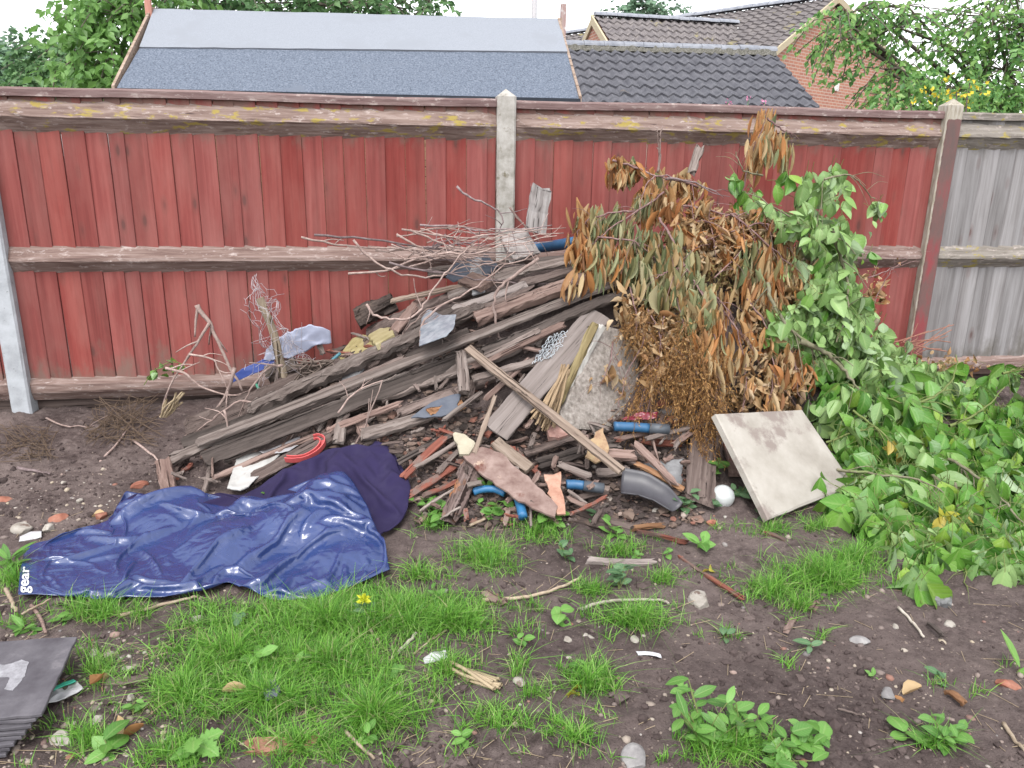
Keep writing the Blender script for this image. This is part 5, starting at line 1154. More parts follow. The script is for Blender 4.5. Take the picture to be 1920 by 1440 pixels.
def curl_leaves(root, ells, n, mat, L, ratio=.6, back=(-.04, .14), name='leaves', tms=TC, S=on_fb):
    px, py = in_ell(ells, n); P = S(px, py, rng.uniform(*back, n)); ln = L*np.clip(rng.gamma(5., .19, n), .3, 1.6)
    V, F = leaf_multi(P, rdir(n, (0, 0, -.8)), rdir(n, (0, -.25, .1)), ln, ln*ratio, tms); return mesh_obj(name, V, F, mat, root)
def wb(label, px, py, name='wilted_branch', cat='branch'):
    p = on_fb(np.array([px]), np.array([py]))[0]; return thing(name, label, cat, p)
r = wb('dead brown leafy branch sticking up highest above the heap, before the top rail', 1440, 300)
stems(r, [[(1385,420,4.3), (1398,330,4.3), (1422,262,4.3), (1438,216,4.3)], [(1438,222,4.3), (1462,240,4.28), (1482,250,4.26), (1484,262,4.25)]], 3, STEM_W, sub=2)
hang_leaves(r, [(1435,238,14,22), (1425,262,18,28), (1412,292,15,22), (1462,275,18,28)], 85, WILT_B, .15, .22, .10, clump=5); hang_leaves(r, [(1444,268,22,36), (1464,300,12,24)], 40, WILT_O, .13, .2, .08)
r = wb('wilted branch drooping at the upper left of the heap crest', 1220, 340)
stems(r, [[(1148,300,4.25), (1195,316,4.25), (1240,332,4.25), (1300,348,4.28), (1370,362,4.3)], [(1310,350,4.28), (1250,330,4.2), (1215,340,4.1), (1200,390,4.05)]], 3.4, STEM_W, sub=5)
hang_leaves(r, [(1160,322,18,18), (1195,330,22,18), (1290,345,34,14), (1310,375,34,20)], 150, WILT_B, .085, .34, .2); hang_leaves(r, [(1175,326,26,18), (1215,370,18,34)], 60, WILT_O, .09, .3, .14); hang_leaves(r, [(1232,372,24,44), (1215,400,18,24)], 70, WILT_B, .13, .28, .12)
r = wb('wilted branch with long olive and orange leaves hanging at the left side', 1120, 470)
stems(r, [[(1245,360), (1205,390), (1150,425), (1112,455), (1085,480)], [(1190,395), (1140,400), (1100,415), (1080,440)], [(1120,445), (1180,450), (1215,470)]], 3.4, STEM_W, up=.05, sub=6)
hang_leaves(r, [(1110,420,30,16), (1150,430,40,24), (1120,490,40,34), (1190,480,60,44), (1215,530,40,26)], 330, WILT_O, .12, .22, .15); hang_leaves(r, [(1090,500,18,46), (1105,470,30,40), (1090,420,20,18), (1160,500,40,34), (1080,540,14,26)], 230, WILT_B, .125, .22, .13)
r = wb('wilted branch with a long bare stem and olive leaves hanging down the middle', 1280, 500)
stems(r, [[(1236,408), (1262,452), (1285,498), (1312,545), (1326,590), (1345,640)], [(1285,498), (1250,510), (1225,520)], [(1312,545), (1345,560), (1370,590)]], 4, STEM_W, up=.08, sub=5)
hang_leaves(r, [(1255,470,22,34), (1285,525,34,44), (1250,545,26,30), (1310,575,30,40)], 240, WILT_O, .12, .28, .14, back=(-.1, .04)); hang_leaves(r, [(1325,640,30,50), (1340,590,26,40), (1345,690,22,34)], 170, WILT_B, .115, .2, .12, back=(-.1, .04)); hang_leaves(r, [(1310,650,40,40)], 50, WILT_O, .11, .22, .12)
r = wb('wilted branch with long brown leaves hanging on the right, beside the green leaves', 1480, 520)
stems(r, [[(1370,400), (1420,440), (1470,485), (1520,530), (1552,560)], [(1400,425), (1440,420), (1490,450)]], 3, STEM_W, up=.05, sub=5)
hang_leaves(r, [(1450,480,34,36), (1500,530,40,40), (1535,560,18,34), (1430,540,40,44)], 300, WILT_B, .12, .2, .12); hang_leaves(r, [(1420,500,40,50), (1480,500,50,30)], 110, WILT_O, .11, .22, .12)
r = wb('heaped tan dead leaves on the crest between the wilted branches', 1350, 420, 'dead_leaf_heap', 'leaves')
stems(r, [[(1250,384,4.2), (1300,388,4.2), (1350,398,4.18), (1410,412,4.18)], [(1290,420,4.15), (1340,410,4.15), (1400,398,4.15)], [(1180,500,4.05), (1260,470,4.05), (1380,430,4.1)]], 4.2, STEM_W, sub=8)
curl_leaves(r, [(1310,395,60,22), (1370,420,70,30), (1300,440,60,30), (1420,410,50,26), (1350,470,80,34)], 360, DRY_T, .058, .36); hang_leaves(r, [(1320,420,80,24), (1400,430,60,30), (1360,470,80,30), (1290,400,40,20)], 260, WILT_B, .085, .26, .5, back=(-.05, .08), name='hanging_leaves'); curl_leaves(r, [(1340,440,90,50), (1300,470,80,50), (1380,520,90,60)], 420, DRY_D, .065, .5, (.05, .25))
r = wb('dry curled leafy branch hanging over the standing concrete slab', 1220, 620)
stems(r, [[(1180,540), (1195,590), (1205,640), (1175,700), (1160,760)], [(1215,580), (1240,640), (1225,720), (1200,800)], [(1150,640), (1140,690), (1120,730)]], 2.6, STEM_W, up=.04, sub=10)
curl_leaves(r, [(1275,650,60,60), (1320,730,36,60), (1225,690,34,50)], 110, DRY_T, .04, .42, (-.10, .0), name='small_curled_leaves'); curl_leaves(r, [(1180,590,34,40), (1220,620,44,44), (1255,600,36,36), (1150,690,14,16), (1165,720,10,20), (1128,700,8,10), (1110,718,10,8), (1240,660,40,30)], 300, DRY_T, .055, .5, (-.06, .1)); curl_leaves(r, [(1220,600,60,60), (1270,640,50,60)], 320, DRY_D, .05, .5, (.04, .25))
def conifer(label, px, py, lines, ells, n, mat, lw=(.022, .0042), back=(-.05, .1), spread=.42, S=on_fb):
    r = wb(label, px, py, 'conifer_branch'); stems(r, lines, 2.2, STEM_W, up=.03, sub=10, sl=(.06, .16))
    m = n//14; x, y = in_ell(ells, m); ax = np.linspace(x.min()+4, x.max()-4, 10)+rng.normal(0, 5, 10); sl_ = rng.normal(0, .10, 10); xa = ax[None]+(y[:, None]-y.mean())*sl_[None]+6*np.sin(y[:, None]*.05+np.arange(10)[None]*2); kk = np.abs(xa-x[:, None]).argmin(1); x = xa[np.arange(m), kk]+(x-xa[np.arange(m), kk])*.42; P = S(x, y, rng.uniform(*back, m)); d = rdir(m, (0, 0, -2.6)); k = 14; t = np.linspace(0, 1, k); l = rng.uniform(.10, .24, m)
    Q = (P[:, None]+d[:, None]*(t[None, :, None]*l[:, None, None])).reshape(-1, 3); dd = np.repeat(d, k, 0); nn = len(Q); tip = dd*.9+rng.normal(0, spread, (nn, 3)); L = lw[0]*rng.uniform(.5, 1.2, nn)
    V, F = leaf_arr(Q, tip, rdir(nn), L, lw[1]*rng.uniform(.7, 1.5, nn), TQ); mesh_obj('needles', V, F, mat, r, smooth=False)
    tw_ = [(np.array([p, p+q*ll]), .0009) for p, q, ll in zip(P, d, l)]; V, F = tubes(tw_, 3); mesh_obj('twig_sprays', V, F, STEM_D, r); return r
conifer('dead orange conifer branch hanging down in front, left of the paving slab', 1310, 680, [[(1270,560), (1290,640), (1310,720), (1318,800), (1322,850)], [(1290,640), (1340,700), (1345,760)]], [(1290,660,40,60), (1310,740,50,60), (1320,800,26,50), (1300,620,40,40), (1340,770,20,36), (1325,850,8,34), (1330,700,40,80)], 8600, CONI, back=(-.16, .03))
conifer('dead orange conifer branch hanging beside the standing concrete slab', 1230, 700, [[(1245,590), (1235,660), (1210,720), (1190,800)]], [(1250,630,34,40), (1225,690,24,44), (1195,750,14,36), (1265,690,20,40), (1205,600,36,36)], 5200, CONI, (.022, .004), back=(-.14, .03))
conifer('yellowing fine conifer sprig on the right of the crest', 1470, 460, [[(1400,400), (1440,430), (1480,470), (1500,510)], [(1340,520), (1390,470), (1420,440)]], [(1440,430,34,22), (1475,470,30,30), (1360,490,40,24), (1490,510,14,30)], 1700, CONY, (.03, .003))
r = wb('curled brown dead branch over the dark hollow right of the conifer branch', 1420, 640)
stems(r, [[(1340,560), (1380,620), (1400,700), (1395,770)], [(1400,560), (1440,620), (1450,700), (1440,760)], [(1470,600), (1490,680), (1500,750)]], 2.8, STEM_W, up=.03, sub=12, sl=(.08, .25))
curl_leaves(r, [(1405,660,12,60), (1450,690,34,60), (1490,700,26,50), (1440,740,40,34), (1400,730,20,40), (1440,590,40,40)], 330, DRY_T, .055, .45, (-.05, .1)); hang_leaves(r, [(1400,640,16,60), (1450,680,40,60), (1490,690,26,50), (1430,740,30,30)], 190, WILT_B, .095, .26, .2, back=(-.06, .06), name='hanging_leaves'); curl_leaves(r, [(1470,700,50,70), (1460,580,60,50), (1430,740,60,30)], 420, DRY_D, .065, .55, (.02, .3))
# small dead sprigs by the painted post
r = wb('small sprig with crisp dead leaves in front of the painted post', 1650, 560)
stems(r, [[(1625,600,4.4), (1650,545,4.45), (1680,502,4.5), (1722,489,4.55)], [(1628,520,4.45), (1670,505,4.5), (1700,483,4.5), (1640,485,4.45)]], 2, STEM_W, sub=5)
curl_leaves(r, [(1636,520,12,26), (1650,545,10,26), (1664,560,6,14), (1682,493,6,6), (1630,570,10,30), (1640,590,14,14)], 60, DRY_T, .055, .5, (.1, .3))
r = thing('bramble_twigs', 'reddish bare twigs spreading at the foot of the painted post', 'twigs', at_y(1690, 690, 4.5))
ps = []
for i in range(16):
    a0 = at_y(random.uniform(1670, 1710), random.uniform(640, 690), 4.55); b0 = at_y(random.uniform(1715, 1790), random.uniform(600, 670), random.uniform(4.5, 4.75)); ps.append((smooth_path([a0, (a0+b0)/2+rng.normal(0, .02, 3)+[0, 0, .02], b0], 3), .0032))
V, F = tubes(ps, 4); mesh_obj('stem', V, F, spot_mat('red_twig', [(.25, .11, .08), (.36, .19, .14)], 30), r)
n = 260; px = rng.normal(1745, 42, n); py = rng.normal(695, 13, n); P = at_y(px, py, rng.uniform(4.3, 4.75, n)); V, F = leaf_multi(P, rdir(n), rdir(n, (0, -.3, 1)), .05*rng.uniform(.5, 1.2, n), .03*rng.uniform(.6, 1.2, n), TC); mesh_obj('dead_leaves', V, F, DRY_T, r)

# --- green cut branches
FG = Surf([np.r_[at_y(x, y, Y)] for x, y, Y in [(1360,350,4.2),(1480,320,4.2),(1540,320,4.15),(1640,400,4.2),(1470,400,4.15),(1560,430,4.05),(1430,580,3.8),(1520,560,3.85),(1610,530,4.05),(1640,600,4.1),(1470,620,3.75),(1560,640,3.75),(1700,660,4.15),(1800,690,4.1),(1920,690,4.2),(1560,720,3.65),(1650,730,3.7),(1800,750,3.75),(1920,770,3.75),(1560,800,3.5),(1700,820,3.35),(1850,850,3.25),(1930,860,3.3),(1560,870,3.3),(1570,960,2.95),(1700,930,2.95),(1850,950,2.85),(1950,960,2.85),(1700,1040,2.66),(1720,1130,2.46),(1850,1110,2.5),(1950,1100,2.5),(1660,1000,2.8)]], .01)
FGT = Table(lambda x, y: np.maximum(FG(x, y), .01), -.5, 6.0, 1.8, 6.0, .03)
def on_fg(px, py, back=0.0):
    P = hit(FGT, px, py, 1.6, 6.0, 140); d = unit(P-CAM); P = P+d*(.17*fbm(np.atleast_1d(px)*.02, np.atleast_1d(py)*.02, 2)+.03)[:, None]; P = P+d*(np.asarray(back)[..., None] if np.ndim(back) else back)
    bad = P[:, 1] > 4.68
    if bad.any() and (~bad).any(): P[bad] = P[rng.choice(np.where(~bad)[0], bad.sum())]
    P[:, 2] = np.maximum(P[:, 2], ter(P[:, 0], P[:, 1])+.012); return P
GL = leaf_mat('fresh_green_leaf', [(.034, .115, .015), (.072, .20, .027), (.115, .275, .038), (.09, .23, .038), (.18, .36, .06), (.05, .16, .022), (.27, .41, .055)], (.30, .40, .24), .33, .2, veins=True, spec=.4, um=.35)
GL2 = leaf_mat('pale_green_leaf', [(.135, .245, .07), (.20, .33, .11), (.265, .40, .155), (.17, .33, .065), (.34, .47, .21)], (.33, .43, .28), .4, .22, veins=True)
YL = leaf_mat('yellowing_leaf', [(.40, .40, .05), (.48, .42, .07), (.36, .22, .06)], None, .45, .35)
STEM_G = spot_mat('lichened_branch_bark', [(.09, .082, .05), (.155, .145, .095), (.22, .205, .15)], 24, .9, .5, [((.17, .2, .09), 10, .58)])
def gb(label, px, py): return thing('leafy_branch', label, 'branch', on_fg(np.array([px], float), np.array([py], float))[0])
def green(root, ells, n, mat, L, back=(-.03, .2), ratio=.58, droop=.9, name='leaves', up=.6, spray=4):
    m = int(n*.86)//spray; px, py = in_ell(ells, m); P = on_fg(px, py, back[0]+(back[1]*1.7-back[0])*rng.random(m)); n = m*spray; dirs = np.repeat(rdir(m, (0, -.3, -.3)), spray, 0); P = np.repeat(P, spray, 0)+dirs*rng.uniform(-.5, .5, (n, 1))*.13+rng.normal(0, .012, (n, 3))
    tip = dirs*.5+rng.normal(0, .55, (n, 3))+np.array([0, -.25, -droop*1.3]); nrm = rng.normal(0, .6, (n, 3))+np.array([0, -.8, up*.5]); ln = L*np.clip(rng.gamma(7., .152, n), .35, 1.5)
    P[:, 2] = np.maximum(P[:, 2], ter(P[:, 0], P[:, 1])+ln*.5*np.clip(-unit(tip)[:, 2], 0, 1)+.008)
    V, F = leaf_multi(P, tip, nrm, ln, ln*ratio*rng.uniform(.85, 1.15, n), TB); mesh_obj(name, V, F, mat, root)
    ps = [(smooth_path([P[i]-dirs[i]*.06, P[i], P[i]+unit(tip[i])*.01], 2), .0018) for i in range(0, n, 2)]; V, F = tubes(ps, 3); mesh_obj('twig_sprays', V, F, STEM_P, root)
STEM_P = plain_mat('green_leaf_stalk', (.13, .16, .05), .7, .3)
r = gb('top green leafy branch with an upright shoot and an arching tip, before the red fence', 1520, 400)
stems(r, [[(1526,500,4.1), (1532,420,4.1), (1545,330,4.1)], [(1545,336,4.1), (1590,328,4.12), (1615,345,4.15), (1637,375,4.2)], [(1500,420,4.1), (1440,380,4.12), (1390,355,4.15)], [(1430,330,4.2), (1395,320,4.2), (1378,285,4.22)]], 3, STEM_G, on_fg, sub=5)
green(r, [(1376,352,18,20), (1392,366,20,14), (1480,330,12,18)], 40, GL, .085, (-.03, .08)); green(r, [(1500,345,18,20), (1540,330,30,18), (1560,350,24,20), (1580,345,10,18), (1430,365,30,18), (1480,395,50,30), (1540,400,44,40), (1500,440,46,34), (1570,430,22,40)], 250, GL2, .088, (-.05, .12)); green(r, [(1640,400,14,20), (1632,420,16,16)], 26, GL2, .075, (-.02, .05))
r = gb('pale green leafy branch cascading down in front of the red fence', 1570, 540)
stems(r, [[(1560,430), (1580,500), (1590,570), (1570,640)], [(1440,530), (1450,570), (1490,625), (1540,655), (1580,690), (1600,715)]], 6, STEM_G, on_fg, up=.06, sub=8)
green(r, [(1560,470,50,44), (1585,530,36,50), (1600,580,30,44), (1545,560,40,30), (1530,490,30,30)], 360, GL2, .095, (-.05, .2)); green(r, [(1440,582,20,18), (1460,610,30,30), (1490,615,34,22), (1550,600,60,40), (1510,580,30,20)], 250, GL2, .09, (-.05, .12)); green(r, [(1570,480,60,60), (1570,590,60,50)], 110, GL, .095, (.03, .3))
r = gb('green leafy branch with a thick lichened limb between the heap and the painted post', 1620, 660)
stems(r, [[(1645,600,4.0), (1620,640,3.95), (1580,675,3.85)], [(1500,640,3.7), (1545,660,3.68), (1580,690,3.65), (1610,730,3.6)]], 8.5, STEM_G, on_fg, sub=4)
green(r, [(1640,650,44,30), (1600,680,60,36), (1670,660,40,28), (1690,690,34,24), (1560,640,40,24)], 400, GL2, .1, (-.03, .2)); green(r, [(1540,700,50,40), (1600,720,60,30), (1650,700,60,30)], 150, GL, .1, (.0, .25))
r = gb('large bough with hanging bright green leaves above the paving slab', 1640, 780)
stems(r, [[(1590,720), (1640,740), (1720,760), (1790,780)], [(1600,770), (1650,810), (1690,850)], [(1550,830), (1600,810), (1640,800)]], 4, STEM_P, on_fg, up=.0, sub=10)
green(r, [(1570,760,40,40), (1620,770,50,40), (1600,730,50,24), (1560,810,40,30), (1640,820,60,34), (1590,850,40,22)], 380, GL, .115, (-.04, .25), droop=1.1); green(r, [(1600,760,80,50), (1660,740,60,30)], 110, GL2, .105, (-.05, .1))
r = gb('bough with the biggest glossy green leaves at the right, before the grey fence', 1770, 770)
stems(r, [[(1700,760), (1760,740), (1790,700), (1797,665)], [(1780,800), (1840,770), (1880,730)], [(1880,700,4.2), (1920,690,4.2)]], 4, STEM_P, on_fg, sub=10)
green(r, [(1720,740,50,34), (1770,720,40,30), (1793,690,14,30), (1780,790,60,44), (1850,740,44,26), (1860,800,60,44), (1720,800,40,34), (1910,790,30,60)], 470, GL, .135, (-.05, .3), droop=1.0); green(r, [(1750,700,40,20), (1700,700,40,20)], 40, GL2, .11)
green(r, [(1895,700,26,14)], 24, GL, .1, (.1, .3))
r = gb('dense bough of broad green leaves lying on the ground right of the paving slab', 1680, 930)
stems(r, [[(1570,880), (1640,890), (1720,900), (1790,930)], [(1740,880), (1800,940), (1850,1000)], [(1600,960), (1680,950), (1740,960)], [(1790,900), (1800,960), (1840,1010)]], 5, STEM_G, on_fg, up=.0, sub=12)
green(r, [(1600,900,50,40), (1660,880,60,40), (1610,960,60,40), (1690,950,60,50), (1740,890,50,50), (1580,940,30,34)], 560, GL, .125, (-.05, .28)); green(r, [(1640,900,70,40), (1700,960,60,50), (1730,860,50,30)], 150, GL2, .115, (-.05, .1))
r = gb('outer green bough running off the right edge of the picture', 1850, 930)
stems(r, [[(1780,860), (1840,900), (1900,960), (1940,1010)], [(1830,960), (1870,1020), (1900,1080)], [(1600,905,3.3), (1760,890,3.3), (1900,940,3.1)]], 5, STEM_G, on_fg, up=.02, sub=12)
green(r, [(1800,900,60,50), (1880,900,50,50), (1840,980,60,50), (1910,960,30,60), (1780,960,50,40)], 520, GL, .13, (-.05, .28)); green(r, [(1850,1000,50,40), (1890,1040,40,40), (1880,900,40,40)], 120, GL2, .125, (-.06, .1))
green(r, [(1790,975,16,24), (1775,1000,10,18), (1640,990,8,8), (1680,840,8,6)], 16, YL, .09, (-.09, -.03), name='yellow_leaves')
r = gb('front green sprays trailing on the soil beside the grass tuft', 1700, 1060)
stems(r, [[(1700,960), (1710,1020), (1715,1090), (1720,1130)], [(1640,960), (1660,1010), (1670,1060)], [(1800,1030), (1808,1080), (1812,1120)], [(1860,1040), (1880,1080), (1890,1110)]], 3, STEM_P, on_fg, sub=6)
green(r, [(1680,1010,50,40), (1720,1060,36,34), (1750,1010,40,34), (1700,1110,26,24), (1640,1000,40,24)], 260, GL, .115, (-.03, .15)); green(r, [(1800,1040,40,34), (1860,1070,44,34), (1900,1070,30,44), (1835,1110,14,14), (1800,1085,16,14)], 170, GL, .125, (-.03, .12)); green(r, [(1720,1040,40,30), (1880,1090,30,24), (1830,1050,40,26)], 70, GL2, .12, (-.05, .05))
r = thing('ivy_sprig', 'small green sprig climbing before the bottom rail near the cut stems', 'sprig', at_y(300, 700, 4.7))
n = 12; px = np.array([284, 300, 322, 330, 308, 296, 326, 318, 282, 336, 290, 312], float); py = np.array([702, 680, 684, 676, 690, 700, 692, 678, 696, 682, 690, 700], float); P = at_y(px, py, rng.uniform(4.65, 4.75, n)); V, F = leaf_multi(P, rdir(n, (0, 0, -1)), rdir(n, (0, -1, .5)), .055, .045, TB); mesh_obj('leaves', V, F, GL, r)
V, F = tubes([(smooth_path(at_y(np.array([270., 285, 310, 335, 350]), np.array([722., 700, 682, 680, 690]), 4.7), 3), .0025)], 4); mesh_obj('stem', V, F, STEM_P, r)
# ================================================================ TARPAULIN AND NAVY SHEET (position based cloth)
def cloth(P, ground, stretch, steps=170, sub=2, seed=1, pin=None, grav=.0016, noise_z=.03, bend=.35):
    nu, nv = P.shape[:2]; g = np.random.default_rng(seed); X = P.copy(); rest = P.copy()
    idx = lambda a: a.reshape(-1, 3)
    groups = []
    def add(A, Bi, k, st):
        A = A.ravel(); Bi = Bi.ravel(); R = rest.reshape(-1, 3); d = np.linalg.norm(R[A]-R[Bi], axis=1)*st.reshape(-1)[A]; groups.append((A, Bi, d, k))
    I = np.arange(nu*nv).reshape(nu, nv); S = stretch
    for o in (0, 1):
        m = (nu-o)//2*2+o; add(I[o:m:2], I[o+1:m:2][:I[o:m:2].shape[0]], 1, S) if True else 0
        m = (nv-o)//2*2+o; add(I[:, o:m:2], I[:, o+1:m:2], 1, S)
    for ou in (0, 1):
        for sgn in (0, 1):
            m = (nu-ou)//2*2+ou; a = I[ou:m:2]; b = I[ou+1:m:2]
            for ov in (0, 1):
                if sgn: add(a[:, ov:-1:2], b[:, ov+1::2][:, :a[:, ov:-1:2].shape[1]], .5, S)
                else: q = b[:, ov:-1:2]; add(q, a[:, ov+1::2][:, :q.shape[1]], .5, S)
    for o in range(4):
        ks = np.arange(o, nu-2, 4); ks = ks if len(ks) else ks
        for kk in (0, 1): 
            kq = ks+kk*0
        add(I[ks], I[ks+2], bend, S)
        ks = np.arange(o, nv-2, 4); add(I[:, ks], I[:, ks+2], bend, S)
    n_low = fbm(P[..., 0]*6.5+seed+.5*P[..., 1], P[..., 1]*6.5+3*seed, 2)*1.2
    X[..., 2] += noise_z*(n_low+.6)+g.normal(0, .0015, (nu, nv)); X = X.reshape(-1, 3); prev = X.copy()
    pinI, pinXY = pin
    for s in range(steps):
        v = (X-prev)*.90; prev = X.copy(); X = X+v; X[:, 2] -= grav
        for _ in range(sub):
            for A, Bi, d, k in groups:
                dv = X[Bi]-X[A]; l = np.sqrt((dv*dv).sum(1))+1e-9; c = ((l-d)/l*(.5*k))[:, None]*dv; X[A] += c; X[Bi] -= c
            X[pinI, :2] = pinXY
            gz = ground(X[:, 0], X[:, 1])+.014; X[:, 2] = np.maximum(X[:, 2], gz)
    return X.reshape(nu, nv, 3)
def bumps(lst):
    B_ = [(on(float(x), float(y)), r, h) for x, y, r, h in lst]
    def f(x, y):
        z = ter(x, y)+.012
        for p, r, h in B_:
            q = np.clip(1-((x-p[0])**2+(y-p[1])**2)/r**2, 0, 1); z = z+h*q*q*(3-2*q)
        return z
    return f
def tarp_mat(name, c0, c1, rough, spec, bstr, coat=0.0, fine=60):
    m, t, b = new_mat(name); v = coords(t, rand=False); n = noise(t, v, 7, 6, .6, .8); f = noise(t, v, fine, 3)
    t.links.new(mixc(t, n, c0, c1), b.inputs['Base Color'])
    t.links.new(ramp(t, noise(t, v, 11, 5), [(.3, (rough*.8,)*3), (.7, (rough*1.4,)*3)]), b.inputs['Roughness']); b.inputs['Specular IOR Level'].default_value = spec; b.inputs['Coat Weight'].default_value = coat; b.inputs['Coat Roughness'].default_value = .25
    wn = t.nodes.new('ShaderNodeTexNoise'); wn.inputs['Scale'].default_value = 5; wn.inputs['Detail'].default_value = 3; t.links.new(v, wn.inputs['Vector'])
    wv = t.nodes.new('ShaderNodeVectorMath'); wv.operation = 'MULTIPLY_ADD'; t.links.new(wn.outputs['Color'], wv.inputs[0]); wv.inputs[1].default_value = (.16, .16, .16); t.links.new(v, wv.inputs[2])
    hh = None
    for sc_, am in ((6.5, 1.0), (15, .4)):
        vo = t.nodes.new('ShaderNodeTexVoronoi'); vo.feature = 'DISTANCE_TO_EDGE'; vo.inputs['Scale'].default_value = sc_; t.links.new(wv.outputs[0], vo.inputs['Vector'])
        q_ = math_(t, 'MULTIPLY', math_(t, 'MINIMUM', vo.outputs['Distance'], .22), am*3.2); hh = q_ if hh is None else math_(t, 'ADD', hh, q_)
    h = math_(t, 'ADD', math_(t, 'MULTIPLY', n, .5), hh); h = math_(t, 'ADD', h, math_(t, 'MULTIPLY', f, .04)); bump(t, b, h, bstr, .012); return m
def sheet_cloth(top, bottom, left, right, nu, nv, su, sv, ground, name, label, cat, mat, seed, flat=None, **kw):
    G = coons(top, bottom, left, right, nu, nv); P = on(G[..., 0].ravel(), G[..., 1].ravel()).reshape(nu, nv, 3)
    S = np.full((nu, nv), su)+.5*(sv-su)*0
    S = su+.10*fbm(np.arange(nu)[:, None]*.05+seed*3+np.zeros((nu, nv)), np.arange(nv)[None]*.07+np.zeros((nu, nv)), 2)
    if flat is not None: S = S*(1-flat)+flat
    iu = np.minimum(np.arange(nu), np.arange(nu)[::-1])[:, None]; iv = np.minimum(np.arange(nv), np.arange(nv)[::-1])[None]; eb = np.clip((np.minimum(iu, iv)-1)/3., 0, 1); S = 1+(S-1)*eb
    I = np.arange(nu*nv).reshape(nu, nv); bd = np.unique(np.r_[I[0], I[-1], I[:, 0], I[:, -1]]); Pf = P.reshape(-1, 3)
    X = cloth(P, ground, S, seed=seed, pin=(bd, Pf[bd, :2]), **kw)
    if flat is not None:
        Q = P.copy(); Q[..., 2] = ter(Q[..., 0], Q[..., 1])+.036; f_ = flat[..., None]; X = X*(1-f_)+Q*f_
    o = mesh_obj(name, X.reshape(-1, 3), grid_faces(nu, nv)[:, ::-1], mat, smooth=True)
    sb = o.modifiers.new('smooth', 'SUBSURF'); sb.levels = sb.render_levels = 1
    so = o.modifiers.new('thick', 'SOLIDIFY'); so.thickness = .0025; so.offset = -1
    return tag(o, label, cat), X
TARP = tarp_mat('blue_coated_tarpaulin', (.011, .025, .10), (.023, .045, .155), .21, .9, .40, .1)
NAVY = tarp_mat('navy_matte_fabric', (.016, .012, .04), (.026, .02, .06), .85, .2, .08, 0.0, 260)
navy, NX = sheet_cloth([(236,940), (330,936), (455,938), (530,900), (620,872), (690,870), (706,853), (738,868)], [(250,965), (430,990), (620,1000), (706,1020), (722,1008)], [(236,940), (250,965)],
    [(738,868), (764,905), (771,940), (764,975), (722,1008)], 84, 44, 1.12, 1.05, bumps([(690,905,.16,.08), (620,910,.16,.05), (560,930,.2,.04), (735,950,.14,.06), (650,950,.2,.05)]), 'navy_sheet', 'dark navy matte cloth bunched behind the blue tarpaulin', 'cloth', NAVY, 3, noise_z=.06, bend=.6, grav=.0003, steps=120)
fl = np.zeros((132, 66)); fl[:6] = 1; fl[6:15] = np.linspace(1, 0, 9)[:, None]
tarp, TX = sheet_cloth([(50,1040), (135,1012), (205,985), (238,940), (330,936), (440,948), (560,940), (640,934)], [(37,1131), (120,1128), (190,1133), (330,1130), (400,1116), (430,1104), (480,1122), (510,1136), (585,1137), (660,1110), (732,1078)],
    [(50,1040), (40,1090), (37,1131)], [(640,934), (690,985), (720,1040), (732,1078)], 132, 66, 1.20, 1.1,
    bumps([(320,970,.22,.04), (440,1020,.25,.04), (600,985,.30,.09), (650,1040,.2,.03)]), 'tarpaulin', 'crumpled shiny blue tarpaulin lying on the grass at the left', 'tarpaulin', TARP, 5, flat=fl, noise_z=.17*(1-fl), bend=.14, steps=130, grav=.0002)
# lettering on the left hem
from mathutils.bvhtree import BVHTree
deps = bpy.context.evaluated_depsgraph_get(); te = tarp.evaluated_get(deps); tm_ = te.to_mesh(); tV = [tarp.matrix_world @ v.co for v in tm_.vertices]
tV = [Vector(np.array(v.co)+np.array(tarp.location)) for v in tm_.vertices]
bvh = BVHTree.FromPolygons(tV, [tuple(p.vertices) for p in tm_.polygons]); te.to_mesh_clear()
fc = bpy.data.curves.new('lettering', 'FONT'); fc.body = 'gear'; fc.size = 1; fc.offset = .022; fo = bpy.data.objects.new('lettering', fc); COL.objects.link(fo)
bpy.context.view_layer.update(); deps = bpy.context.evaluated_depsgraph_get(); me = bpy.data.meshes.new_from_object(fo.evaluated_get(deps)); bpy.data.objects.remove(fo)
bm = bmesh.new(); bm.from_mesh(me); bmesh.ops.triangulate(bm, faces=bm.faces[:]); bmesh.ops.subdivide_edges(bm, edges=[e for e in bm.edges if e.calc_length() > .12], cuts=2, use_grid_fill=True)
C2 = np.array([v.co[:2] for v in bm.verts]); x0, x1 = C2[:, 0].min(), C2[:, 0].max(); yd, yt = C2[:, 1].min(), C2[:, 1].max(); LP = []
for x, y in C2:
    u = (x-x0)/(x1-x0); h = (y-yd)/(yt-yd); bx, by = 61-1.0*u, 1112-50*u; tx, ty = 37.5+6.0*u, 1112-50*u
    LP.append((bx+(tx-bx)*h, by+(ty-by)*h))
LV = np.array([at_z(px, py, .0385) for px, py in LP])
Fl = [[v.index for v in f.verts] for f in bm.faces]; bm.free()
mesh_obj('lettering', np.array(LV), Fl, plain_mat('white_print', (.6, .61, .62), .5), None, smooth=False, origin=tuple(tarp.location))
lt = bpy.data.objects['lettering']; lt.parent = tarp; lt.location = (0, 0, 0)

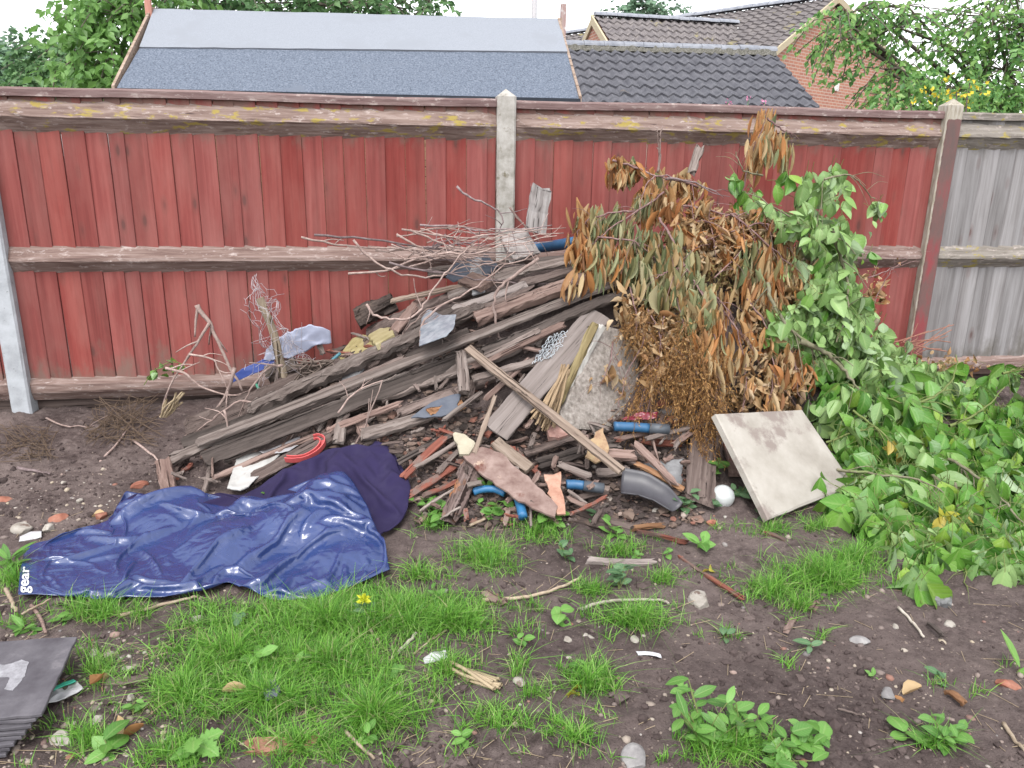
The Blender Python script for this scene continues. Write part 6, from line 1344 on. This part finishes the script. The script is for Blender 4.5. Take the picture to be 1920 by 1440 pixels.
# ================================================================ SLATE STACK AND SCRAPS IN FRONT
SLS = spot_mat('stack_slate', [(.055, .05, .058), (.085, .08, .09), (.12, .113, .125)], 10, .6, .3, [((.15, .14, .15), 5, .64)])
c_ = [at_z(-170, 1212, .105), at_z(147, 1192, .105), at_z(77, 1338, .105), at_z(-230, 1362, .105)]
names = ['topmost dark roof slate with a white smear, on the stack at the left', 'second roof slate from the top of the stack at the left', 'third roof slate from the top of the stack at the left', 'fourth roof slate from the top of the stack at the left', 'fifth roof slate from the top of the stack at the left', 'sixth roof slate from the top of the stack at the left', 'seventh roof slate from the top of the stack at the left', 'lowest roof slate of the stack at the left']
for k in range(8):
    sh_ = np.array([-.012*k-random.uniform(0, .004), -.006*k+random.uniform(-.004, .004), -.0125*k]); q = [p+sh_+np.array([random.uniform(-.003, .003), random.uniform(-.003, .003), 0]) for p in c_]
    V = []; E = []
    for a, b in zip(q, q[1:]+q[:1]):
        for i in range(14): E.append(a+(b-a)*i/14+np.array([random.gauss(0, .0012), random.gauss(0, .0012), 0]))
    E = np.array(E); cen_ = E.mean(0); m = len(E); ins = cen_+(E-cen_)*.992; th = .009
    V = np.r_[ins, E-[0, 0, .0018], E-[0, 0, th]]; F = [tuple(range(m))[::-1], tuple(range(2*m, 3*m))]
    for i in range(m): j = (i+1) % m; F += [(i, j, m+j, m+i), (m+i, m+j, 2*m+j, 2*m+i)]
    o = tag(mesh_obj('roof_slate', V, F, SLS, smooth=False), names[k], 'slate', 'slates in the stack at the left')
    if k == 0: top_slate = o
pl = [(-14,1247), (18,1244), (42,1236), (54,1240), (48,1258), (38,1284), (24,1294), (8,1292), (20,1272), (16,1268), (-14,1272)]
E = np.array([at_z(x+random.uniform(-2, 2), y+random.uniform(-1.5, 1.5), .1065) for x, y in pl]); E = np.array([polyline(np.r_[E, E[:1]], t_) for t_ in np.linspace(0, 1, 50)[:-1]]); E += rng.normal(0, .0015, E.shape)*[1, 1, 0]; m = len(E)
V = np.r_[E, E-[0, 0, .0025]]; F = [tuple(range(m))]+[(i, (i+1) % m, m+(i+1) % m, m+i) for i in range(m)]
sm_ = mesh_obj('plaster_smear', V, F, spot_mat('plaster_smear', [(.18, .178, .19), (.26, .255, .275), (.34, .34, .36)], 40, .9, .6), None, smooth=False, origin=tuple(top_slate.location)); sm_.parent = top_slate; sm_.location = (0, 0, 0)
def gpt(p, lift=.01): return onf(float(p[0]), float(p[1]), lift)
def gboard(p0, p1, w, mat, label, name='plank', cat='plank', lift=.012, **kw): return B(gpt(p0, lift), gpt(p1, lift), w, mat, label, 0, hint=(0, -.15, 1), name=name, cat=cat, **kw)
def grag(top, bottom, mat, label, name, cat, **kw): return rag(top, bottom, mat, label, name, cat, **kw)
WHITEP = plain_mat('white_plastic_sheet', (.42, .42, .43), .45, .5, .2, 12)
grag([(-30,1385), (0,1382), (26,1384)], [(-40,1425), (-10,1412), (10,1400)], WHITEP, 'white sheet corner under the slate stack at the left', 'plastic_sheet', 'plastic', amp=.004, lift=.01)
o = grag([(104,1303), (128,1292), (150,1285)], [(98,1326), (130,1318), (163,1298)], WHITEP, 'white plastic scrap with a green edge beside the slate stack', 'plastic_scrap', 'plastic', amp=.010, lift=.025, fr=16)
g_ = rag([(106,1300), (126,1288), (144,1282)], [(108,1304), (128,1294), (150,1286)], plain_mat('green_print', (.04, .36, .24), .5), None, 'green_edge', None, n=(18, 6), amp=.004, lift=.035, fr=16); mw = g_.location.copy(); g_.parent = o; g_.location = mw-o.location
gboard((186,1284), (288,1276), 20, W_BROWN, 'flat brown wood scrap in the grass right of the slate stack')
gboard((458,1412), (608,1394), 30, spot_mat('reddish_bark', [(.12, .06, .04), (.24, .13, .09), (.34, .2, .15)], 18, .95, 1.), 'reddish bark covered wood piece at the bottom of the grass', rot=.2, jag=.04)
gboard((1093,1056), (1233,1058), 15, W_PALE, 'pale weathered lath on the soil in front of the heap', th=.015, rot=.08, jag=.04)
gboard((1188,1002), (1292,1021), 11, W_RED, 'red painted splinter pointing to the dock plant', th=.015, taper=(.3, 1))
gboard((1270,1044), (1396,1134), 10, W_RED, 'long thin red painted splinter lying on the soil', th=.012, taper=(.6, 1))
gboard((1175,1000), (1250,988), 12, W_ORANGE, 'short reddish lath just in front of the scoop')
gboard((1534,1132), (1520,1150), 12, W_PINK, 'small brown chip beside the grass tuft'); gboard((1490,1158), (1470,1196), 11, W_PINK, 'narrow brown chip below the grass tuft')
gboard((1768,1300), (1812,1330), 12, W_ORANGE, 'orange brown wood splinter on the soil at the lower right'); gboard((1735,1170), (1770,1205), 7, W_DARK, 'dark twig like splinter on the soil below the green sprays')
gboard((722,1412), (765,1392), 18, W_BROWN, 'small rough bark chip at the bottom centre of the grass', rot=.3); gboard((500,1288), (516,1328), 26, SLATE, 'dark slate shard stuck in the grass', name='slate_shard', cat='slate', lift=.03, rot=.05, th=.008)
gboard((490,1268), (522,1278), 14, W_BROWN, 'brown bark chip above the slate shard'); gboard((1430,1006), (1475,1014), 9, W_RED, 'small red brown chip behind the grass tuft')
gboard((905,1112), (950,1140), 18, W_PINK, 'pinkish wood chip at the edge of the grass'); gboard((1790,1135), (1745,1125), 30, SLATEG, 'mud covered grey tile piece beside the stone flakes', name='tile_piece', cat='tile', rot=.2)
def gstick(pts, r, mat, label, name='stick', cat='stick', lift=.012, sub=0, **kw):
    P = [gpt(p, lift) for p in pts]; P = smooth_path(P, 5, .002); d = np.linalg.norm(P.mean(0)-CAM); V, F = tube_vf(P, np.linspace(r, r*.7, len(P))/FPX*d, 7); return tag(mesh_obj(name, V, F, mat), label, cat, kw.get('group'))
STK = spot_mat('tan_stick', [(.2, .15, .105), (.29, .23, .17), (.37, .31, .24)], 30, .85, .5); STKW = spot_mat('pale_dry_stick', [(.30, .265, .22), (.39, .35, .30), (.46, .42, .37)], 30, .85, .5)
gstick([(226,1160), (275,1148), (330,1133), (372,1124)], 3.2, STK, 'tan straw stick lying in front of the blue tarpaulin'); gstick([(648,1378), (672,1402), (702,1430)], 3.6, STK, 'tan stick at the bottom edge of the grass')
gstick([(734,1241), (758,1218), (781,1193)], 4, STKW, 'whitish straight stick in the grass'); gstick([(776,1232), (806,1208), (838,1186)], 2, STK, 'thin tan stalk beside the whitish stick')
gstick([(905,1130), (960,1127), (1010,1120), (1055,1104), (1090,1086)], 3.6, STK, 'curved tan stick on the soil in front of the heap'); gstick([(1088,1148), (1125,1136), (1165,1131), (1236,1130), (1252,1138)], 3.4, STKW, 'pale bent stick over the middle grass tuft')
gstick([(685,1170), (700,1195), (722,1226)], 3, STK, 'brown stalk leaning below the yellow flower'); gstick([(1684,1145), (1708,1170), (1732,1202)], 2.6, STKW, 'pale thin stick on the bare soil at the right')
gstick([(14,1122), (26,1148), (34,1166)], 3.2, STK, 'thick pale stem beside the lettered tarpaulin corner', lift=.04); gstick([(44,1166), (62,1156), (98,1138)], 2.0, STK, 'thin tan stem curling under the tarpaulin corner', lift=.03); gstick([(60,1145), (78,1170), (88,1196)], 3.2, W_PINK, 'pinkish stick touching the slate stack', lift=.02)
gstick([(1880,1362), (1900,1392), (1924,1420)], 3.4, STK, 'tan stick at the right bottom corner of the soil'); gstick([(1570,1335), (1600,1342), (1622,1350)], 2, W_BROWN, 'thin brown twig on the lower bare soil'); gstick([(880,990), (915,975), (972,945)], 3, STK, 'thin stick lying over the weeds below the torn board')
gstick([(1440,815), (1470,800), (1495,790)], 1.3, W_DARK, 'short dark wire on the paving slab', lift=.16)
w1 = [at_y(x, y, Y) for x, y, Y in [(1484,780,3.50), (1490,815,3.42), (1508,850,3.36), (1518,885,3.28)]]; V, F = tube_vf(smooth_path(w1, 6), .0022, 5); tag(mesh_obj('wire', V+[0, -.02, .012], F, DGREY), 'thin dark wire lying on the paving slab', 'wire')
bundle('straw_root', 'pale straw stalks with a white root end on the soil', 'straw', [(830+random.uniform(-4, 4), 1240+random.uniform(-3, 3)) for _ in range(12)], [(935+random.uniform(-22, 10), 1285+random.uniform(-12, 10)) for _ in range(12)], 2.2, STRAW, None, .012)
grag([(793,1238), (815,1226), (836,1222)], [(796,1248), (818,1242), (838,1238)], WHITEP, 'crumpled white root husk at the end of the straw stalks', 'husk', 'husk', amp=.012, lift=.012, fr=18)
grag([(1192,1222), (1215,1224), (1238,1228)], [(1196,1229), (1218,1230), (1240,1234)], plain_mat('clear_film', (.5, .5, .53), .2, .6), 'flat shred of clear plastic film on the soil', 'film_shred', 'plastic', amp=.006, lift=.004, fr=20)
grag([(40,1010), (60,1000), (80,998)], [(38,1018), (60,1014), (80,1010)], WHITEP, 'white plastic shard on the soil left of the blue tarpaulin', 'plastic_shard', 'plastic', amp=.004, lift=.012)
sheet([(1762,1154,2.52), (1800,1148,2.53), (1848,1140,2.55), (1855,1172,2.45), (1842,1192,2.4), (1822,1188,2.4), (1800,1172,2.45)], spot_mat('grey_flint', [(.09, .095, .105), (.17, .18, .19), (.27, .285, .3)], 12, .7, .8), 'angular grey stone flake at the right, below the green sprays', th=.04, name='stone_flake', cat='stone', jag=.004, nrm=(-.1, -.45, .9), bulge=.012)
sheet([(1876,1152,2.5), (1924,1160,2.5), (1934,1192,2.42), (1905,1188,2.42)], spot_mat('olive_tile', [(.12, .115, .09), (.18, .175, .14), (.24, .23, .19)], 10, .85, .4), 'olive grey flat stone cut by the right edge', th=.025, name='stone_flake', cat='stone', jag=.003, nrm=(0, -.3, .95))
sheet([(1817,1062,2.62), (1852,1060,2.62), (1852,1084,2.6), (1818,1086,2.6)], BRK if False else spot_mat('dark_brick', [(.16, .06, .045), (.22, .095, .075), (.28, .14, .12)], 25, .95, .6), 'dark red brick under the green sprays at the right', th=.08, name='brick', cat='brick', jag=.002, nrm=(.1, -.8, .5))
sts = [(1312,1131,24,0,'white plaster lump on the soil right of the middle'), (45,992,17,0,'pale stone left of the blue tarpaulin'), (92,993,11,0,'small white stone beside the pale stone'), (4,940,15,2,'red brick piece cut by the left edge'), (975,1280,12,0,'cream cube shaped stone right of the straw stalks'), (1613,1204,14,1,'translucent grey flint on the bare soil'), (1664,1304,13,1,'round mud ball on the lower bare soil'), (262,912,13,2,'brick fragment above the blue tarpaulin'), (330,898,7,2,'small orange brick crumb beside the pinkish stake'), (1334,982,9,2,'orange brick chip beside the red splinter'), (1890,1285,15,2,'muddy brick lump at the right edge'), (1190,1425,26,1,'grey stone at the bottom edge in the weeds'), (118,1385,17,0,'yellowish stone below the slate stack'), (240,1255,10,0,'pale stone in the grass right of the slates'), (370,1162,11,0,'pale stone in front of the blue tarpaulin'), (175,1228,10,0,'pale pebble right of the slates'), (205,1228,9,0,'white flat pebble near the slates'), (245,1310,8,0,'white chip beside the brown wood scrap'), (180,1354,10,0,'white pebble below the brown wood scrap'), (1107,1195,7,0,'round cream pebble in the soil'), (1097,1192,6,0,'pinkish pebble beside the cream pebble'), (1190,1200,9,0,'pale stone below the middle grass tuft'), (1678,1175,6,0,'white pebble on the right bare soil'), (1780,1173,10,0,'cream flat pebble beside the stone flake'), (640,955,9,0,'pale pebble near the tarpaulin top'), (560,788,8,0,'cream pebble inside the red ring'), (1140,935,9,0,'white chip at the end of the long stick'), (1230,958,8,0,'white chip behind the plastic scoop'), (665,835,8,0,'white pebble beside the burnt stub'), (705,845,7,0,'white pebble below the curved plank'), (1240,760,16,2,'red brick fragment in the dark hollow'), (1260,790,14,2,'broken red brick by the crimson wrapper'), (1250,770,18,1,'dark rubble stone right of the concrete slab'), (1290,800,16,1,'grey rubble stone above the wide plank'), (880,855,9,0,'small white chip below the cream foam'), (1063,1200,8,0,'yellow pebble at the soil edge'), (150,940,7,0,'white flat chip on the left soil'), (120,905,5,0,'yellow chip on the left soil'), (190,970,12,2,'reddish brick crumb above the tarpaulin edge'), (110,975,13,2,'flat brick crumb left of the tarpaulin')]
for i, (x, y, r, k, lb) in enumerate(sts): stone(x, y, r, STN[k], lb, i+3, (1.2, .9, .55+.3*random.random()))

# ================================================================ GRASS AND WEEDS
def blades(px, py, L, wd, lean=.5):
    P = onf(px, py); P[:, 2] -= .004; n = len(P); a = rng.uniform(0, 6.283, n); d = np.stack([np.cos(a), np.sin(a), np.zeros(n)], -1); ln = L*rng.uniform(.45, 1.25, n); bend = rng.gamma(2., lean*.5, n)
    s = np.stack([-np.sin(a), np.cos(a), np.zeros(n)], -1)+rng.normal(0, .3, (n, 3)); s = unit(s); V = []; ts = (0, .4, .75, 1); ws = (1., .85, .5, 0)
    for t, w_ in zip(ts, ws):
        c = P+np.array([0, 0, 1.])*(ln*t*(1-.28*np.minimum(bend, 2)*t))[:, None]+d*(ln*bend*.75*t*t)[:, None]; w2 = (wd*rng.uniform(.7, 1.3, n)*w_*.5)[:, None]
        if w_ > 0: V += [c-s*w2, c+s*w2]
        else: V += [c]
    V = np.stack(V, 1); o = (np.arange(n)*7)[:, None, None]; F = np.array([[0, 1, 3, 2], [2, 3, 5, 4], [4, 5, 6, 6]])
    Q = (np.array([[0, 1, 3, 2], [2, 3, 5, 4]])[None]+o).reshape(-1, 4); T = (np.array([[4, 5, 6]])[None]+o).reshape(-1, 3)
    Q3 = np.concatenate([Q[:, [0, 1, 2]], Q[:, [0, 2, 3]], T]); return V.reshape(-1, 3), Q3
def grass_mat():
    m, t, b = new_mat('grass_blade'); g = t.nodes.new('ShaderNodeNewGeometry')
    c = ramp(t, g.outputs['Random Per Island'], [(0, (.062, .175, .026)), (.3, (.108, .28, .036)), (.6, (.165, .38, .05)), (.85, (.24, .47, .08)), (.93, (.28, .38, .14)), (1, (.36, .32, .18))])
    t.links.new(c, b.inputs['Base Color']); b.inputs['Roughness'].default_value = .45; b.inputs['Specular IOR Level'].default_value = .4
    tr = t.nodes.new('ShaderNodeBsdfTranslucent'); t.links.new(c, tr.inputs['Color']); mx = t.nodes.new('ShaderNodeMixShader'); mx.inputs[0].default_value = .4
    t.links.new(b.outputs[0], mx.inputs[1]); t.links.new(tr.outputs[0], mx.inputs[2]); t.links.new(mx.outputs[0], t.nodes['Material Output'].inputs['Surface']); return m
GE = [(600,1165,330,56,1.2), (760,1150,190,55,.8), (430,1230,150,70,.8), (620,1245,210,70,.85), (345,1300,95,90,.75), (500,1310,130,60,.85), (700,1340,130,90,.8), (560,1400,180,50,.55), (190,1150,120,24,.8), (110,1130,60,16,.6), (330,1420,110,40,.55), (850,1170,110,50,.7), (905,1050,75,38,1.1), (1000,1000,55,22,.7), (1040,1010,40,16,.7), (1185,1165,105,26,1.2), (1110,1110,60,22,.6), (1160,1035,60,26,.7), (1545,1085,125,42,1.5), (1450,1112,75,26,1.1), (1610,1050,60,26,1.2), (1500,1140,60,18,.8), (1110,1285,70,34,1.), (975,1255,24,26,.7), (1000,1300,50,22,.4), (1370,1405,150,46,.7), (1240,1090,50,20,.6), (1440,995,70,16,.6), (1525,990,40,16,.7), (1340,990,40,12,.3), (25,1090,45,55,.6), (30,1170,40,20,.4), (840,1260,100,50,.35), (930,1360,130,60,.25), (180,1260,100,60,.28), (160,1390,110,50,.3), (1080,1380,120,60,.22), (1350,1190,40,14,.4), (1760,1285,24,12,.35), (1830,1300,22,10,.4), (1470,1245,24,10,.5), (1540,1195,24,10,.4), (1880,1250,20,10,.2), (520,935,50,10,.6), (810,985,50,18,.5), (1750,1395,60,26,.4), (660,1100,90,22,.9), (780,1080,70,22,.6), (760,1010,30,20,.5), (1000,1140,40,20,.3), (1290,1080,30,12,.3), (1250,1010,30,12,.35), (1265,950,16,14,.5)]
px, py, Ls = [], [], []
for (x, y, rx, ry, dn) in GE:
    n = int(rx*ry*3.14*.115*dn*(1000/ y if y > 1000 else 1.25)); k = max(3, n//14); a = rng.uniform(0, 6.283, k); q = np.abs(rng.normal(0, .52, k)); cx = x+rx*q*np.cos(a); cy = y+ry*q*np.sin(a)
    i = rng.integers(0, k, n); px.append(cx[i]+rng.normal(0, 8, n)); py.append(cy[i]+rng.normal(0, 3.5, n)); tl = rng.uniform(.55, 1.25, k)*(1.15-.35*np.minimum(q, 1.2)); Ls.append((.05+.03*min(dn, 1.3))*tl[i])
px, py, Ls = np.concatenate(px), np.concatenate(py), np.concatenate(Ls)
tpoly = TARPX
ok = ~inside(tpoly, px, py-4) & ~inside(np.array([(-30,1190), (150,1188), (80,1345), (10,1400), (-30,1400)], float), px, py); px, py, Ls = px[ok], py[ok], Ls[ok]
V, F = blades(px, py, Ls*.98, .0029, 1.1); GRASS = grass_mat(); tag(mesh_obj('grass', V, F, GRASS, smooth=True, origin=(0, 2, 0)), 'patchy bright green grass blades over the soil', 'grass', kind='stuff')
# dry stalks and litter lying on the ground
n = 900; x = rng.uniform(-10, 1930, n); y = rng.uniform(960, 1440, n); sel = (rng.random(n) < np.where(x < 1000, 1., .45)) & ~inside(tpoly, x, y); P = onf(x[sel], y[sel], .004); n = len(P); a = rng.uniform(0, 3.14, n); d = np.stack([np.cos(a), np.sin(a), rng.normal(0, .12, n)], -1); l = rng.gamma(2, .014, n)
ps = [(np.array([p-q*ll, p+q*ll+[0, 0, .002]]), .0011) for p, q, ll in zip(P, d, l)]; V, F = tubes(ps, 3); tag(mesh_obj('dry_litter', V, F, plain_mat('dry_straw_litter', (.32, .25, .17), .9, .2)), 'scattered bits of dry straw and rootlets on the soil', 'litter', kind='stuff')
WD1 = leaf_mat('weed_leaf', [(.075, .20, .035), (.12, .28, .05), (.17, .36, .08), (.10, .24, .055)], (.22, .34, .17), .4, .3, veins=True)
WD2 = leaf_mat('bluish_weed_leaf', [(.07, .16, .07), (.11, .21, .10), (.15, .26, .14)], (.24, .33, .25), .5, .3, veins=True)
TT = [T_strip([.15, .55, .9, .62, 1.05, .7, .95, .55, .62, .3, .05], c, .08) for c in (.2, .4)]
TO = [T_strip([.2, .8, 1., .95, .6, .05], c, .08) for c in (.1, .3, .45)]
def weed(px, py, L, n, mat, label, h=.05, tms=TO, ratio=.5, stems_=3, spread=.06, group=None, name='weed', up=.35, cat='weed'):
    p = onf(float(px), float(py)); r = thing(name, label, cat, p, group); P, T, ps = [], [], []
    for s in range(stems_):
        a = rng.uniform(0, 6.283); top = p+np.array([math.cos(a)*spread*rng.uniform(.2, 1), math.sin(a)*spread*rng.uniform(.2, 1), h*rng.uniform(.6, 1.2)]); pa = smooth_path([p-[0, 0, .006], p*.5+top*.5+rng.normal(0, .004, 3), top], 4); ps.append((pa, .0016))
        m = max(2, n//stems_)
        for i in range(m):
            q = pa[int((.25+.75*i/max(1, m-1))*(len(pa)-1))]; b_ = a+i*2.4; P.append(q); T.append([math.cos(b_), math.sin(b_)-.15, up+rng.normal(0, .25)])
    P, T = np.array(P), np.array(T); n_ = len(P); nr = np.c_[rng.normal(0, .2, (n_, 2)), np.ones(n_)]+np.array([0, -.25, 0]); ln = L*rng.uniform(.6, 1.2, n_)
    V, F = leaf_multi(P, T, nr, ln, ln*ratio, tms); mesh_obj('leaves', V, F, mat, r); V, F = tubes(ps, 4); mesh_obj('stem', V, F, STEM_P, r); return r
W_ = weed
W_(375,1412, .085, 9, WD1, 'plant with large jagged light green leaves at the bottom of the grass', .05, TT, .75, 2, .03)
W_(205,1415, .075, 6, WD1, 'light green broad leaved seedling at the bottom left', .03, TO, .6, 2, .04)
W_(20,1062, .085, 14, WD1, 'rosette of narrow green leaves at the left edge beside the tarpaulin', .04, TO, .3, 3, .03, up=.6)
W_(52,1182, .075, 14, WD1, 'rosette of narrow leaves just above the slate stack', .02, TO, .3, 3, .03, up=.3)
W_(480,1245, .075, 8, WD1, 'broad leaved weed in the middle of the long grass', .05, TO, .6, 2, .05)
W_(1308,1028, .085, 9, WD1, 'dock plant with broad leaves at the end of the red splinter', .03, TO, .6, 2, .03)
W_(1160,1105, .075, 14, WD2, 'bushy nettle like weed below the pale lath', .07, TT, .6, 4, .07)
W_(1045,1168, .075, 4, WD1, 'small weed with a heart shaped leaf on the bare soil', .05, TO, .85, 1, .02)
W_(1045,985, .07, 18, WD1, 'bright leafy weed in front of the torn reddish board', .06, TT, .65, 4, .08)
W_(1118,985, .07, 8, WD2, 'greyish weed with oval leaves left of the plastic scoop', .04, TO, .5, 3, .08)
W_(1150,1003, .07, 10, WD1, 'yellow green weed in front of the plastic scoop', .05, TO, .5, 3, .06)
W_(820,975, .055, 34, WD1, 'clump of small clover like leaves between the navy cloth and the split log', .05, TO, .8, 9, .12)
W_(800,945, .05, 20, WD1, 'clump of small leaves right behind the navy cloth', .04, TO, .8, 6, .09)
W_(920,965, .055, 26, WD1, 'clump of bright small leaves around the blue bracket', .05, TO, .8, 7, .09)
W_(912,925, .07, 3, WD1, 'single upright weed leaf above the blue bracket', .05, TO, .4, 1, .02, up=1.)
W_(1345,890, .075, 12, WD1, 'leafy weed above the glass globe', .08, TO, .55, 3, .06)
W_(1283,955, .075, 14, WD2, 'leafy weed right of the plastic scoop', .07, TO, .5, 4, .08)
W_(1332,948, .06, 10, WD2, 'small weed growing against the glass globe', .04, TO, .5, 3, .05)
W_(1392,930, .06, 10, WD2, 'small weed between the glass globe and the paving slab', .04, TO, .55, 3, .05)
W_(1230,930, .05, 8, WD1, 'little weed behind the plastic scoop', .05, TO, .55, 3, .05)
W_(1320,1400, .068, 34, WD1, 'tall spreading weed with pointed leaves at the bottom edge', .12, TO, .38, 7, .12)
W_(1400,1385, .066, 28, WD1, 'weed with bright pointed leaves right of the tall spreading weed', .09, TO, .4, 6, .1)
W_(1520,1405, .058, 16, WD1, 'weed with round leaves at the right end of the bottom weed patch', .06, TO, .65, 3, .07)
W_(1440,1430, .055, 34, WD1, 'low dense weed in the bottom weed patch', .05, TO, .5, 8, .13)
W_(1770,1390, .06, 28, WD1, 'dark leaved dock on the bare soil at the lower right', .05, TO, .45, 5, .10)
W_(1700,1385, .07, 3, WD1, 'two leaved seedling left of the dark leaved dock', .02, TO, .7, 1, .02)
W_(1360,1195, .05, 5, WD2, 'small seedling on the bare soil below the plaster lump', .03, TO, .5, 2, .02); W_(1522,1222, .055, 4, WD2, 'tiny upright seedling on the right bare soil', .03, TO, .45, 1, .01)
W_(1750,1278, .05, 7, WD2, 'small grassy weed on the lower right soil', .03, TO, .4, 3, .03); W_(1905,1262, .12, 2, GL, 'fallen glossy green leaf at the right edge', .02, TO, .4, 1, .01, name='fallen_leaf', cat='leaf')
W_(1640,1270, .04, 4, WD1, 'yellowish seedling in the centre of the right bare soil', .015, TO, .6, 1, .01); W_(500,948, .045, 16, WD1, 'green weeds at the upper edge of the blue tarpaulin', .03, TO, .5, 6, .12)
W_(1440,975, .045, 12, WD2, 'sparse weeds at the front edge of the paving slab', .03, TO, .5, 5, .12); W_(1060,1045, .05, 12, WD2, 'pale weed beside the tuft of grass', .04, TO, .5, 4, .06)
W_(430,1180, .05, 8, WD2, 'pale leaves in the grass in front of the tarpaulin', .04, TO, .6, 3, .08); W_(1275,1305, .05, 4, WD1, 'small leaves beside the lower grass tuft', .03, TO, .5, 1, .02)
for i, (x, y) in enumerate([(120,1165), (640,1180), (560,1260), (740,1275), (980,1215), (1095,1260), (870,1385), (1190,1050), (1250,1040), (700,1390), (250,1340), (820,1120)]): W_(x, y, .04, 6, WD1, 'small green seedling scattered in the grass and soil', .03, TO, .55, 2, .03, 'small seedlings')
r = W_(685,1165, .055, 12, WD2, 'weed with a single bright yellow green flower head in the grass', .07, TO, .45, 1, .01)
q = onf(685., 1165.)+np.array([0, 0, .085]); n = 40; V, F = leaf_arr(q+rng.normal(0, .004, (n, 3)), rdir(n, (0, -.3, .7)), rdir(n), .024, .012, TQ); mesh_obj('flower_head', V, F, leaf_mat('yellow_green_bract', [(.5, .55, .03), (.62, .62, .05)], None, .6, .3), r, smooth=False)
# fallen dead leaves on the soil
for i, (x, y, m_) in enumerate([(225,1385, DRY_T), (415,1305, DRY_T), (1088,1305, YL), (170,965, DRY_T), (345,955, DRY_T), (1330,1075, YL), (200,1275, DRY_T), (1700,1310, DRY_T)]):
    p = onf(float(x), float(y), .012); V, F = leaf_multi(np.repeat(p[None], 2, 0)+rng.normal(0, .008, (2, 3)), rdir(2)*[1, 1, .2], rdir(2, (0, 0, 3)), np.full(2, .055), np.full(2, .036), TC)
    tag(mesh_obj('dead_leaf', V, F, m_), 'fallen dead leaf ' + ['at the bottom left beside the seedling', 'in the grass below the tarpaulin', 'yellow one below the lower grass tuft', 'on the soil left of the tarpaulin edge', 'on the dark soil behind the tarpaulin', 'yellow one touching the long red splinter', 'above the flat brown wood scrap', 'orange one on the lower right soil'][i], 'leaf')
